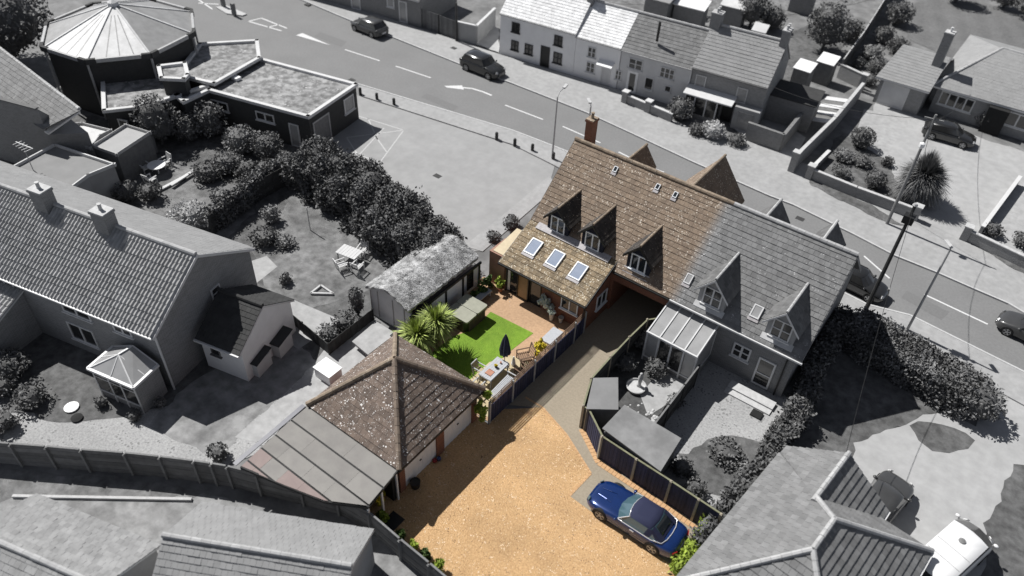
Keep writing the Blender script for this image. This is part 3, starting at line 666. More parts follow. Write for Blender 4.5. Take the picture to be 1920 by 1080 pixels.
# right-hand neighbours' ground
sheet('garden_courtyard', GP((1095, 765), (1145, 669), (1214, 599), (1345, 640), (1228, 795), (1130, 850)), .008, m_grassD)
sheet('courtyard_slabs', GP((1235, 700), (1275, 690), (1290, 725), (1240, 765), (1215, 780), (1200, 740)), .014, m_slab)
sheet('garden_neighbour', GP((1345, 640), (1470, 740), (1500, 800), (1400, 900), (1345, 985), (1240, 900), (1228, 795)), .008, m_grav_g)
sheet('garden_neighbour_bed', GP((1270, 850), (1340, 820), (1440, 830), (1400, 900), (1350, 930), (1290, 900)), .014, m_grassG)
sheet('lawn_triangle', GP((1470, 780), (1560, 640), (1600, 585), (1700, 700), (1790, 790), (1700, 800), (1620, 835), (1560, 880), (1480, 860)), .006, m_grassG)
sheet('pale_gravel_drive', GP((1600, 830), (1720, 785), (1790, 770), (1830, 800), (1880, 760), (1860, 700), (1920, 740), (2100, 840), (1960, 960), (1860, 1080), (1700, 1300), (1400, 1200), (1560, 1000)), .008, m_drive_g)
sheet('verge_right', GP((1900, 870), (1960, 840), (2100, 900), (2000, 1200), (1830, 1100), (1850, 1000)), .012, m_grassG)
sheet('drive_patch', GP((1705, 798), (1745, 792), (1790, 803), (1828, 826), (1815, 842), (1780, 850), (1748, 846), (1722, 826)), .012, m_grassG)

# far gardens
sheet('far_gardens', GP((1080, 0), (1480, 30), (1640, 0), (1640, -120), (700, -200), (700, -60)), .006, m_grassL)
sheet('garden_behind_brick_house', GP((1480, 60), (1560, 30), (1600, 60), (1480, 200), (1440, 120)), .010, m_grassG)
sheet('bungalow_lawn', GP((1700, 70), (1690, 20), (1750, -10), (2100, 60), (2100, 260), (1800, 120)), .010, m_grassM)
sheet('bungalow_drive', GP((1640, 190), (1960, 300), (1990, 420), (1850, 520), (1715, 400), (1620, 350)), .012, m_drive_g)
sheet('bungalow_drive_slab', GP((1620, 205), (1710, 222), (1655, 300), (1595, 280)), .016, m_slab)
sheet('front_garden_rockery', GP((1500, 330), (1580, 250), (1660, 300), (1700, 380), (1690, 400), (1510, 310)), .018, m_grassG)
sheet('forecourt_right', GP((1840, 430), (1910, 330), (2050, 400), (2050, 500), (1920, 480)), .014, m_slab)
sheet('grass_strip_right', GP((1510, 320), (1530, 335), (1700, 425), (1660, 418), (1520, 350)), .11, m_grassG)
sheet('grass_strip_far_right', GP((1795, 440), (1810, 450), (2000, 570), (2000, 545)), .112, m_grassG)
sheet('house_fronts', GP((1365, 235), (1400, 262), (1490, 300), (1510, 260), (1420, 200)), .105, m_slab)

# ================================================================== THE HOUSE IN COLOUR AND ITS GREY TWIN
YR, ZR, YE, ZE, YB = 37.2, 7.6, 32.3, 3.4, 42.1
SL = (ZR - ZE) / (YR - YE)
def zroof(y): return ZE + SL * (y - YE)
XL, XM, XRR = -21.55, -10.75, -3.6
H1 = thing('house', 'brown tiled brick house in full colour with three dormers and three skylights', 'house', (-18.5, 30, 0))
H2 = thing('house', 'grey tiled house joined to the brown one, with two white-boarded dormers and glass lean-to', 'house', (-7.2, 32.6, 0))
# walls of the coloured house
mb = MB(); W = YE + .3
mb.box(XL + .1, XL + .35, W, YB - .3, 0, ZE); mb.box(XL + .1, XM, YB - .55, YB - .3, 0, ZE)
mb.slab([(XL + .1, W, ZE), (XL + .1, YB - .3, ZE), (XL + .1, YR, ZR - .15)], (.25, 0, 0))
mb.box(-15.5, -15.25, W, YB - .6, 0, ZE - .02); mb.box(-15.25, -11.6, W, W + .25, 2.45, ZE - .05)       # carport side, lintel
mb.box(-11.85, -11.6, W + .26, YB - .6, 0, 2.6)
mb.build('wall', m_brick, H1)
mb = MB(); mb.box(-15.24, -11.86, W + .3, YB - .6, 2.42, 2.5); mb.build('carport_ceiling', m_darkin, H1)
mb = MB(); mb.box(-15.24, -11.86, YB - 2.2, YB - 2.1, 0, 2.41); mb.build('garage_door', m_darkin, H1)  # dark rear closure added so the carport stays black inside
# extension walls
EX0, EX1, EY, EZ = -21.45, -15.42, 30.02, 2.45
def wallhole(mb, x0, x1, y0, y1, z0, z1): mb.box(x0, x1, y0, y1, z0, z1)
dx0 = A(950, 535, y=EY).x; dx1 = A(1013, 575, y=EY).x
mb = MB()
mb.box(EX0, dx0, EY, EY + .25, 0, EZ); mb.box(dx1, EX1 - .25, EY, EY + .25, 0, EZ); mb.box(dx0, dx1, EY, EY + .25, 2.2, EZ)
mb.add([(EX1 - .25, EY, 0), (EX1, EY, 0), (EX1, W, 0), (EX1 - .25, W, 0), (EX1 - .25, EY, EZ), (EX1, EY, EZ), (EX1, W, 3.6), (EX1 - .25, W, 3.6)], [(0, 3, 2, 1), (4, 5, 6, 7), (0, 1, 5, 4), (1, 2, 6, 5), (2, 3, 7, 6), (3, 0, 4, 7)])
mb.add([(EX0, EY + .25, 0), (EX0 + .25, EY + .25, 0), (EX0 + .25, W, 0), (EX0, W, 0), (EX0, EY + .25, EZ), (EX0 + .25, EY + .25, EZ), (EX0 + .25, W, 3.6), (EX0, W, 3.6)], [(0, 3, 2, 1), (4, 5, 6, 7), (0, 1, 5, 4), (1, 2, 6, 5), (2, 3, 7, 6), (3, 0, 4, 7)])
mb.build('extension_wall', m_brick, H1)
# glazed doors: three leaves, one amber panel
dw = dx1 - dx0
for i, (gm_, fm_) in enumerate(((m_glass, m_dark), (m_brass, m_dark), (m_glass, m_dark))):
    cx = dx0 + dw * (i + .5) / 3
    window(H1, (cx, EY + .02 + (.0 if i != 1 else -.12), .05), (0, -1), dw / 3 - .02, 2.12, 1, 1, fm_, gm_, fw=.07, door=True)
mb = MB(); mb.box(dx0, dx1, EY + .3, EY + 2.2, .0, .03); mb.build('threshold', m_lead, H1)
mb = MB(); mb.box(dx0 - .02, dx0 + .25, EY - .03, EY + .04, .06, 2.15); mb.build('door_frame', m_upvc, H1)
wx = A(1067, 580, y=EY).x
window(H1, (wx, EY, .95), (0, -1), 1.2, 1.15, 2, 1, m_upvc, m_glass, fw=.07)
mb = MB(); mb.box(wx - .1, wx + .4, EY + .3, EY + .34, .95, 2.1)
p = A(1125, 575, x=EX1); window(H1, (EX1, p.y, max(.9, p.z)), (1, 0), 1.15, 1.05, 2, 1, m_upvc, m_glass, fw=.07)
# roof planes (coloured)
x0, x1 = XL - .08, -15.3; YK, ZK = 32.8, zroof(32.8)
main1 = [(x0, YK, ZK), (-15.3, YK, ZK), (-15.3, YR, ZR), (x0, YR, ZR)]
main2 = [(-15.3, YE, ZE), (XM, YE, ZE), (XM, YR, ZR), (-15.3, YR, ZR)]
cats = [(x0, 29.55, 2.42), (-15.3, 29.55, 2.42), (-15.3, YK, ZK - .02), (x0, YK, ZK - .02)]
rear = [(XM, YB, ZE), (x0, YB, ZE), (x0, YR, ZR), (XM, YR, ZR)]
dk = MB()
for f in (main1, main2, cats, rear): roof_deck(H1, f, None, .1, mb=dk)
rf1 = dk.build('roof', m_tileD, H1)
roof_face(H1, rf1, main1, m_tile, .31, .3, courses=True); roof_face(H1, rf1, main2, m_tile, .31, .3, courses=True)
roof_face(H1, rf1, cats, m_tileD, .31, .3, courses=True); roof_face(H1, rf1, rear, m_tile, .31, .3)
ridge_line(H1, rf1, (x0, YR, ZR + .06), (XM, YR, ZR + .06), m_ridge)
mb = MB(); mb.bar((x0 - .02, 29.5, 2.36), (-15.26, 29.5, 2.36), .12, .09); mb.bar((-15.22, YE - .06, ZE - .08), (-11.45, YE - .06, ZE - .08), .12, .09)
mb.build('gutter', m_dark, H1)
mb = MB(); mb.slab([(-15.27, 29.55, 2.44), (-15.27, YK, ZK + .0), (-15.27, YK, ZK - .2), (-15.27, 29.55, 2.24)], (.03, 0, 0)); mb.slab([(x0 - .03, 29.55, 2.44), (x0 - .03, YK, ZK), (x0 - .03, YR, ZR), (x0 - .03, YR, ZR - .2), (x0 - .03, YK, ZK - .2), (x0 - .03, 29.55, 2.24)], (.025, 0, 0)); mb.build('verge_board', m_dark, H1)
mb = MB(); mb.tube([(EX0 + .15, EY - .08, 0), (EX0 + .15, EY - .08, 2.2), (EX0 + .15, 29.52, 2.34)], .04); mb.tube([(EX1 - .12, EY - .08, 0), (EX1 - .12, EY - .08, 2.2), (EX1 - .12, 29.52, 2.34)], .04); mb.build('downpipe', m_dark, H1)
# lead flashing along the change of slope
mb = MB()
mb.slab([(-21.0, YK - .42, ZK - .14 + .03), (-15.7, YK - .42, ZK - .14 + .03), (-15.7, YK + .02, ZK + .07), (-21.0, YK + .02, ZK + .07)], (0, 0, .02)); mb.build('lead_flashing', m_lead, H1)
for (bx, by), (fx, fy) in (((1098, 353), (1049, 386)), ((1163, 380), (1116, 417)), ((1250, 417), (1201, 461))):
    zr_ = 5.74; b_ = A(bx, by, z=zr_); x_ = A(fx, fy, z=zr_).x
    dormer(H1, (b_.x + x_) / 2, 32.74, zroof(32.74) - .04, zr_, YE + (zr_ - ZE) / SL + .05, m_tileShade, m_navy, w=1.5, over=.2, barge=m_dark)
# three large skylights and three small ones
def skylight(root, c, w, L, m_f, nrm_slope, gl=None):
    s = Vector((0, math.cos(nrm_slope), math.sin(nrm_slope))); n = Vector((0, -math.sin(nrm_slope), math.cos(nrm_slope))); t = Vector((1, 0, 0)); c = Vector(c)
    def bx(mb, u0, u1, v0, v1, d0, d1):
        p = [c + t * u + s * v + n * d for d in (d0, d1) for (u, v) in ((u0, v0), (u1, v0), (u1, v1), (u0, v1))]
        mb.add(p, [(0, 3, 2, 1), (4, 5, 6, 7), (0, 1, 5, 4), (1, 2, 6, 5), (2, 3, 7, 6), (3, 0, 4, 7)])
    f = MB(); fw = min(.07, w * .14)
    bx(f, -w / 2, w / 2, 0, fw, 0, .13); bx(f, -w / 2, w / 2, L - fw, L, 0, .13); bx(f, -w / 2, -w / 2 + fw, fw, L - fw, 0, .13); bx(f, w / 2 - fw, w / 2, fw, L - fw, 0, .13)
    fo = f.build('skylight', m_f, root); g = MB(); bx(g, -w / 2 + fw, w / 2 - fw, fw, L - fw, 0, .105); g.build('pane', gl or m_velux, root, parent=fo)
    a = MB(); bx(a, -w / 2 - .04, w / 2 + .04, -.2, -.002, .03, .075); a.build('lead_apron', m_lead, root, parent=fo)
cslope = math.atan2(ZK - 2.42, YK - 29.55)
def oncat(px, py, root_slope=True):
    lo, hi = 0, 8
    for _ in range(40):
        z = (lo + hi) / 2; p = G(px, py, z)
        if z < 2.42 + (p.y - 29.55) * math.tan(cslope): lo = z
        else: hi = z
    return p
def onmain(px, py):
    lo, hi = 0, 9
    for _ in range(40):
        z = (lo + hi) / 2; p = G(px, py, z)
        if z < zroof(p.y): lo = z
        else: hi = z
    return p
for q in ((992, 476), (1033, 498), (1076, 522)):
    p = oncat(*q); skylight(H1, (p.x, p.y - .05, p.z - .02), .80, 1.12, m_upvc, cslope)
ms = math.atan(SL)
for q in ((1152, 323), (1231, 356), (1264, 371)):
    p = onmain(*q); skylight(H1, (p.x, p.y, p.z), .26, .36, m_upvc, ms, m_glass)
# chimney behind the ridge
cp = A(1090, 262, y=38.3); chimney(H1, -20.9, 37.75, 6.0, 9.15, .5, .62, m_brick, 1, m_ridge, m_ridge)
def rear_gable(root, px, py, m_t, hw, drop, ycap=41.6):
    lo, hi = 3, 7.55
    for _ in range(40):
        z = (lo + hi) / 2; p = G(px, py, z)
        if p.y > ycap: lo = z
        else: hi = z
    z = p.z; yf = p.y; yb = YR + (ZR - z) / SL - .2 if z < ZR else YR
    d = MB(); d.slab([(p.x - hw * .85, yf - .25, ZE), (p.x + hw * .85, yf - .25, ZE), (p.x + hw * .85, yf - .25, z - drop * .85 - .05), (p.x, yf - .25, z - .1), (p.x - hw * .85, yf - .25, z - drop * .85 - .05)], (0, -.15, 0))
    dm = d.build('rear_gable', m_navy if root is H1 else m_renderM, root)
    for sg in (-1, 1):
        poly = [(p.x, yf, z), (p.x + sg * hw, yf, z - drop), (p.x + sg * hw, yb - .3, z - drop), (p.x, yb - .3, z)]
        k = MB(); k.slab([Vector(q) - Vector((0, 0, .02)) for q in poly], (0, 0, -.08)); k.build('gable_roof', m_tileD if root is H1 else m_fence_gd, root, parent=dm)
        roof_face(root, dm, poly, m_t, .3, .3, name='gable_tiles', lift=.012, jit=.003)
    ridge_line(root, dm, (p.x, yf, z + .06), (p.x, yb, z + .06), m_ridge if root is H1 else m_ridge_g, .09)
rear_gable(H1, 1213, 272, m_tile, .95, 1.3); rear_gable(H1, 1360, 292, m_tile, 2.0, 2.6, 43.0)
# grey twin
mb = MB()
mb.box(-11.58, -3.9, W, W + .25, 0, ZE - .03); mb.box(-4.15, -3.9, W + .25, YB - .3, 0, ZE); mb.box(-11.58, -3.9, YB - .55, YB - .3, 0, ZE)
mb.slab([(-4.15, W, ZE), (-4.15, YB - .3, ZE), (-4.15, YR, ZR - .15)], (.25, 0, 0)); mb.build('wall', m_brickG, H2)
gm1 = [(XM, YE, ZE), (XRR, YE, ZE), (XRR, YR, ZR), (XM, YR, ZR)]; gm2 = [(XRR, YB, ZE), (XM, YB, ZE), (XM, YR, ZR), (XRR, YR, ZR)]
dk = MB()
for f in (gm1, gm2): roof_deck(H2, f, None, .1, mb=dk)
rf2 = dk.build('roof', m_tile_g, H2)
roof_face(H2, rf2, gm1, m_tile_g, .31, .3, courses=True); roof_face(H2, rf2, gm2, m_tile_g, .31, .3)
ridge_line(H2, rf2, (XM, YR, ZR + .06), (XRR, YR, ZR + .06), m_ridge_g)
mb = MB(); mb.bar((-11.4, YE - .06, ZE - .06), (XRR + .1, YE - .06, ZE - .06), .13, .1); mb.build('gutter', m_whiteG, H2)
mb = MB(); mb.slab([(XRR + .01, YE, ZE), (XRR + .01, YR, ZR), (XRR + .01, YB, ZE), (XRR + .01, YB, ZE - .22), (XRR + .01, YR, ZR - .24), (XRR + .01, YE, ZE - .22)], (.03, 0, 0)); mb.build('verge_board', m_brickG, H2)
for (fx, fy, bx, by) in ((1345, 528, 1385, 470), (1482, 585, 1514, 527)):
    zr_ = 5.98; x_ = A(fx, fy, z=zr_).x; b_ = A(bx, by, z=zr_)
    dormer(H2, (x_ + b_.x) / 2, 32.72, zroof(32.72), zr_, YE + (zr_ - ZE) / SL + .05, m_tile_g_shade, m_renderM, w=1.6, slope=1.15, ww=.68, frame=m_whiteG, glass=m_glassG, barge=m_whiteG, rows=2)
rear_gable(H2, 1465, 375, m_tile_g_shade, .95, 1.3); rear_gable(H2, 1570, 415, m_tile_g_shade, .95, 1.3)
p = onmain(1413, 596); skylight(H2, (p.x, p.y, p.z), .55, .75, m_whiteG, ms, m_velux if False else m_sglass)
p = onmain(1287, 532); skylight(H2, (p.x, p.y, p.z), .4, .6, m_whiteG, ms, m_sglass)
for (q, w_, h_, z_, door) in (((1386, 672), 1.05, 1.0, 1.35, False), ((1427, 712), 1.0, 2.05, .12, True)):
    x_ = A(*q, y=W).x; window(H2, (x_, W, z_), (0, -1), w_, h_, 2 if not door else 1, 1, m_whiteG, m_glassG, fw=.1, door=door, transom=.45 if door else .5)
mb = MB(); mb.tube([(-4.3, W - .07, 0), (-4.3, W - .07, 3.2)], .045); mb.build('downpipe', m_dark, H2)
mb = MB(); mb.box(-6.6, -3.9, 31.35, 31.95, 0, .18); mb.box(-6.6, -3.9, 30.95, 31.34, 0, .09); mb.build('door_steps', m_stone, H2)
# lean-to conservatory of the grey twin
cx0, cx1, cy0, cy1 = -11.5, -8.4, 30.28, W - .02
cb = MB(); pz = lambda y: 2.3 + (y - cy0) * .28
mb = MB()
for i in range(5):
    x_ = cx0 + (cx1 - cx0) * i / 4; mb.bar((x_, cy0 - .08, 2.33), (x_, cy1, pz(cy1) + .03), .07, .07)
mb.bar((cx0 - .05, cy0 - .1, 2.29), (cx1 + .05, cy0 - .1, 2.29), .12, .12)
for x_ in (cx0, cx1): mb.bar((x_, cy0, 2.2), (x_, cy1, pz(cy1) - .1), .08, .1); mb.bar((x_, cy1 - .04, 0), (x_, cy1 - .04, 2.5), .08)
for i in range(5):
    x_ = cx0 + (cx1 - cx0) * i / 4; mb.bar((x_, cy0, 0), (x_, cy0, 2.25), .16 if i in (1, 2, 3) else .1, .1)
mb.bar((cx0, cy0, .35), (cx1, cy0, .35), .09); mb.bar((cx1, cy0, .6), (cx1, cy1, .6), .09)
cf = mb.build('conservatory_frame', m_whiteG, H2)
for i in range(4):
    xa = cx0 + (cx1 - cx0) * i / 4 + .04; xb = cx0 + (cx1 - cx0) * (i + 1) / 4 - .04
    mb = MB(); mb.slab([(xa, cy0, 2.31), (xb, cy0, 2.31), (xb, cy1, pz(cy1)), (xa, cy1, pz(cy1))], (0, 0, .015)); mb.build('roof_pane', m_sglass, H2, parent=cf)
    mb = MB(); mb.box(xa + .03, xb - .03, cy0 - .01, cy0 + .01, .4, 2.2); mb.build('pane', m_glassG if i in (1, 2) else m_sglass, H2, parent=cf)
mb = MB(); mb.slab([(cx1 - .01, cy0 + .1, .64), (cx1 - .01, cy1 - .1, .64), (cx1 - .01, cy1 - .1, 2.6), (cx1 - .01, cy0 + .1, 2.2)], (.02, 0, 0)); mb.build('pane', m_sglass, H2, parent=cf)
mb = MB(); mb.box(cx0, cx1, cy0 - .03, cy0 + .05, 0, .34); mb.box(cx1 - .05, cx1 + .06, cy0, cy1, 0, .58); mb.build('dwarf_wall', m_brickG, H2)

# ================================================================== GARAGE WITH PYRAMID ROOF AND FELTED LEAN-TO
GA = thing('garage', 'double garage with pyramid roof of brown speckled tiles and two white doors', 'garage', (-19.1, 17.7, 0))
gx0, gx1, gy0, gy1 = -22.2, -15.95, 14.6, 20.98; gz = 2.42; ap = Vector((-19.2, 17.95, 5.0))
wx1 = gx1 - .28
mb = MB(); mb.box(gx0 + .28, wx1 - .25, gy0 + .25, gy0 + .5, 0, gz); mb.box(gx0 + .28, wx1 - .25, gy1 - .5, gy1 - .25, 0, gz); mb.box(gx0 + .28, gx0 + .5, gy0 + .5, gy1 - .5, 0, gz)
for (a, b) in ((gy0 + .25, gy0 + .62), (17.55, 18.1), (gy1 - .62, gy1 - .25)): mb.box(wx1 - .25, wx1, a, b, 0, gz)
mb.box(wx1 - .25, wx1, gy0 + .62, 17.55, 2.2, gz); mb.box(wx1 - .25, wx1, 18.1, gy1 - .62, 2.2, gz); mb.build('wall', m_brick, GA)
for (a, b) in ((gy0 + .62, 17.55), (18.1, gy1 - .62)):
    d = MB()
    nb = 14
    for i in range(nb): d.box(wx1 - .12 - (.012 if i % 2 else 0), wx1 - .08 - (.012 if i % 2 else 0), a + (b - a) * i / nb, a + (b - a) * (i + 1) / nb, .02, 2.19)
    dd = d.build('garage_door', m_white, GA); h = MB(); h.box(wx1 - .08, wx1 - .04, (a + b) / 2 - .06, (a + b) / 2 + .06, 1.0, 1.05); h.build('handle', m_dark, GA, parent=dd)
C4 = [Vector((gx0, gy0, gz)), Vector((gx1, gy0, gz)), Vector((gx1, gy1, gz)), Vector((gx0, gy1, gz))]
dk = MB()
for i in range(4): roof_deck(GA, [C4[i], C4[(i + 1) % 4], ap], None, .09, mb=dk)
rf = dk.build('roof', m_tileG, GA)
for i in range(4): roof_face(GA, rf, [C4[i], C4[(i + 1) % 4], ap], m_tileG, .335, .3, courses=True, lift=.022)
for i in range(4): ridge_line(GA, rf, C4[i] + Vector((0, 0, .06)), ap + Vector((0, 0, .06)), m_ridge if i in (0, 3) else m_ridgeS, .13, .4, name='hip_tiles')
mb = MB(); 
for i in (0, 1, 2, 3): mb.bar(C4[i] - Vector((0, 0, .1)), C4[(i + 1) % 4] - Vector((0, 0, .1)), .06, .14)
mb.build('fascia', m_dark, GA)
LT = thing('lean_to', 'low lean-to roofed with strips of grey felt between the garage and the curved fence', 'lean-to', (-18.5, 13, 0))
q = [Vector((gx0 - .05, gy0 - .02, 2.34)), Vector((gx1 - .1, gy0 - .02, 2.34)), Vector((-15.85, 12.45, 2.12)), Vector((-17.6, 11.45, 2.1)), Vector((-19.6, 10.9, 2.1)), Vector((-22.0, 10.3, 2.12))]
base = MB(); base.slab([p - Vector((0, 0, .005)) for p in q], (0, 0, -.1)); rfl = base.build('roof', m_feltB, LT)
# felt strips run along x, each clipped to the roof outline, slightly proud with dark laps between them
pl = [(p.x, p.y) for p in q]; zf = lambda x, y: 2.12 + .22 * (y - 10.3) / 4.3 + .012
for (y0, y1, xs) in ((13.55, 14.58, (-22.5, -18.6, -15)), (12.5, 13.5, (-22.5, -20.4, -17.4, -15)), (11.6, 12.45, (-22.5, -21.0, -19.3, -17.9, -15)), (10.75, 11.55, (-22.5, -21.2, -20.1, -19.0, -17)), (10.1, 10.7, (-22.5, -21.4, -20.3))):
    for xa, xb in zip(xs[:-1], xs[1:]):
        c = clip(clip(clip(clip(pl, 1, y0 + .02, False), 1, y1 - .02, True), 0, xa + .004, False), 0, xb - .004, True)
        if len(c) >= 3:
            mb = MB(); mb.slab([(x, y, zf(x, y) + random.uniform(0, .008)) for x, y in c], (0, 0, -.03)); mb.build('felt_sheet', m_feltR if (y0 < 11 and random.random() < .8) else m_felt, LT, parent=rfl)
mb = MB()
for a, b in zip(q[2:5], q[3:6]): mb.bar(a - Vector((0, 0, .04)), b - Vector((0, 0, .04)), .08, .16)
mb.bar(q[1] - Vector((0, 0, .04)), q[2] - Vector((0, 0, .04)), .06, .14); mb.build('fascia', m_feltB, LT)
for p, lab in ((q[2], ''), (q[2].lerp(q[1], .45), ''), (q[1] + Vector((0, -.08, 0)), '')):
    mb = MB(); mb.bar((p.x - .06, p.y + .02, 0), (p.x - .06, p.y + .02, p.z - .1), .09); mb.build('post', m_upvc, LT)
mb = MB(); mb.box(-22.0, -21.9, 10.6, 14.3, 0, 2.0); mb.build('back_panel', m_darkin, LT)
mb = MB(); mb.bar((-22.32, 10.2, 2.14), (-22.32, 14.5, 2.38), .24, .05); mb.build('gutter', mat('dull_grey_metal', (.13, .13, .15), (.10, .10, .12), rough=.5), LT)
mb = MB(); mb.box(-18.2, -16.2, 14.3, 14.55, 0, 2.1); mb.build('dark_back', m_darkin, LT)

# ================================================================== THATCHED CART SHED ALONG THE PATIO
TS = thing('thatched_shed', 'long shed with rough thatched roof and white panels between black posts', 'shed', (-24, 25.5, 0))
ey = [(-22.55, 21.9, 2.25), (-22.6, 29.3, 2.25)]
NX, NY = 14, 34; v = []; YS0, YS1 = 22.85, 29.3
def thz(t_): return 2.28 + .66 * (1 - abs(2 * t_ - 1) ** 1.25)
for j in range(NY + 1):
    y = YS0 + (YS1 - YS0) * j / NY; sag = .07 * math.sin(j * .55) + .05 * math.sin(j * 1.3)
    for i in range(NX + 1):
        t_ = i / NX; x = -26.42 + 3.42 * t_
        v.append((x + random.uniform(-.05, .05), y + random.uniform(-.05, .05), thz(t_) + sag * (1 - abs(2 * t_ - 1)) + random.uniform(-.035, .035)))
f = [(j * (NX + 1) + i, j * (NX + 1) + i + 1, (j + 1) * (NX + 1) + i + 1, (j + 1) * (NX + 1) + i) for j in range(NY) for i in range(NX)]
mb = MB(); mb.add(v, f); nv = len(v); mb.add([(a, b, c - .16) for a, b, c in v], [tuple(reversed(t)) for t in f])
n1 = NX + 1
edge = [i for i in range(n1)] + [j * n1 + NX for j in range(1, NY + 1)] + [NY * n1 + i for i in range(NX - 1, -1, -1)] + [j * n1 for j in range(NY - 1, 0, -1)]
for a, b in zip(edge, edge[1:] + edge[:1]): mb.f.append([a, b, b + nv, a + nv][::-1]); mb.tv.append(.5)
rt = mb.build('thatched_roof', m_thatch, TS, smooth=False)
NS = 12000; rs = np.random.uniform(0, 1, (NS, 2)); tz = lambda t: 2.28 + .66 * (1 - np.abs(2 * t - 1) ** 1.25)
t0 = rs[:, 0]; sg_ = np.where(t0 > .5, 1, -1); t1 = np.clip(t0 + sg_ * np.random.uniform(.03, .10, NS), -.01, 1.01); yy = YS0 + (YS1 - YS0) * rs[:, 1]; wv = np.random.uniform(.02, .05, NS)
clump = .05 * np.sin(yy * 5 + t0 * 9) * np.sin(yy * 2.3)
Vt = np.stack([np.column_stack([-26.42 + 3.42 * t0, yy, tz(t0) + .03 + clump]), np.column_stack([-26.42 + 3.42 * t0, yy + wv, tz(t0) + .03 + clump]), np.column_stack([-26.42 + 3.42 * t1, yy + np.random.uniform(-.05, .05, NS), tz(np.clip(t1, 0, 1)) + .07])], 1).reshape(-1, 3)
o = mesh_np('straw', Vt, np.arange(3 * NS).reshape(NS, 3), np.random.uniform(0, 1, NS), m_thatch, (-24, 25.5, 0)); o.parent = TS; o['kind'] = 'stuff'
mb = MB(); mb.box(-22.98, -22.9, 22.95, 29.25, .1, 1.78); mb.build('panel', m_white, TS)
for y in (23.1, 24.6, 26.0, 27.6, 29.2):
    mb = MB(); mb.box(-22.96, -22.82, y - .06, y + .06, 0, 1.78); mb.build('post', m_dark, TS)
mb = MB(); mb.bar((-22.86, 22.8, 1.87), (-22.86, 29.35, 1.87), .12, .16); mb.build('eave_board', m_dark, TS)
mb = MB(); mb.slab([(-26.25, 23.05, 0), (-22.95, 23.05, 0), (-22.95, 23.05, 1.8), (-23.1, 23.05, 2.1), (-24.65, 23.05, 2.78), (-26.25, 23.05, 2.15)], (0, .12, 0)); mb.box(-26.25, -26.13, 23.17, 29.2, 0, 2.1); mb.build('boarded_end', m_renderW, TS)
for x_ in (-26.2, -25.6, -24.4, -23.5): mb = MB(); mb.box(x_ - .02, x_ + .02, 23.0, 23.05, 0, 2.2); mb.build('batten', m_renderM, TS)
window(TS, (-22.9, 27.0 + 1.3, .4), (1, 0),   .6, 1.3, 1, 1, m_dark, m_glassG, fw=.05, sill=False)
wall('garden_wall', 'black-capped boundary wall between thatched shed and garage roof', [(-22.86, 22.9), (-22.75, 21.2)], 1.75, m_fence_g, m_dark, th=.12)
# pink rendered end wall between the shed and the house, and its cream roof scrap
PW = thing('side_store', 'narrow pinkish brick store with a cream capping between thatched shed and house', 'store', (-22.2, 31, 0))
mb = MB(); mb.box(-22.7, -21.5, 30.0, 31.6, 0, 2.5); mb.build('wall', mat('pink_brick', (.34, .20, .15), (.28, .16, .12), scale=2), PW)
mb = MB(); mb.slab([(-22.5, 30.1, 2.5), (-21.66, 30.1, 2.5), (-21.66, 32.0, 3.3), (-22.1, 32.0, 3.3)], (0, 0, .06)); mb.build('roof', mat('cream_capping', (.62, .52, .36), (.54, .45, .31), scale=3), PW)

# ================================================================== THE GARDEN IN COLOUR
GF = fence('garden_fence', 'navy boarded fence with brown slatted trellis on top between lawn and paved drive', [(-15.55, 20.95), (-15.5, 22.9), (-15.45, 24.85), (-15.4, 26.8), (-15.35, 28.75), (-15.38, 29.9)], 1.36, m_fencedk, m_metal, 'v', .11, .1, 1.95, trellis=(.5, m_trel), post_h=-.2)
tb = thing('hot_tub', 'square brown hot tub under an olive folding cover on the lawn edge', 'hot tub', (-21.2, 26.3, 0))
tx0, tx1, ty0, ty1 = -21.8, -20.68, 25.3, 27.32
tx0 = -22.35
mb = MB(); mb.prism([(tx0 + .25, ty0 + .05), (tx1 - .3, ty0 + .05), (tx1 - .05, ty0 + .3), (tx1 - .05, ty1 - .3), (tx1 - .3, ty1 - .05), (tx0 + .25, ty1 - .05), (tx0 + .05, ty1 - .3), (tx0 + .05, ty0 + .3)], 0, .82); mb.build('tub_shell', m_dark, tb)
def rbox(x0, x1, y0, y1, z0, z1, r=.12):
    pts = []
    for cx, cy, a0 in ((x1 - r, y0 + r, -90), (x1 - r, y1 - r, 0), (x0 + r, y1 - r, 90), (x0 + r, y0 + r, 180)):
        for k in range(4): a = R(a0 + 30 * k); pts.append((cx + r * math.cos(a), cy + r * math.sin(a)))
    mb = MB(); mb.prism(pts, z0, z1); return mb
rbox(tx0, tx1, ty0, (ty0 + ty1) / 2 - .015, .84, .97).build('cover_half', m_tubcov, tb)
rbox(tx0, tx1, (ty0 + ty1) / 2 + .015, ty1, .84, .97).build('cover_half', m_tubcov, tb)
for k in range(12): mb = MB(); y = ty0 + .3 + (ty1 - ty0 - .6) * k / 11; mb.box(tx1 - .06, tx1 - .02, y - .06, y + .06, .02, .8); mb.build('side_slat', m_tubside, tb)
for k in range(9): mb = MB(); x = tx0 + .35 + (tx1 - tx0 - .7) * k / 8; mb.box(x - .06, x + .06, ty0 + .01, ty0 + .05, .02, .8); mb.build('side_slat', m_tubside, tb)
st = thing('tub_step', 'pale plank seat beside the hot tub in the shade of the thatched shed', 'bench', (-21.9, 27.9, 0))
mb = MB(); mb.box(-22.1, -21.65, 27.45, 29.0, .38, .43); mb.build('seat', m_greywood, st)
for y in (27.55, 28.85): mb = MB(); mb.box(-22.05, -21.7, y, y + .06, 0, .38); mb.build('leg', m_greywood, st)
sword_plant('cordyline', 'bright green spiky cordyline nearer the garage roof', (-21.55, 22.05, 0), 2.35, 1.38, m_palm, 900, w=.085, group='cordylines by the garage')
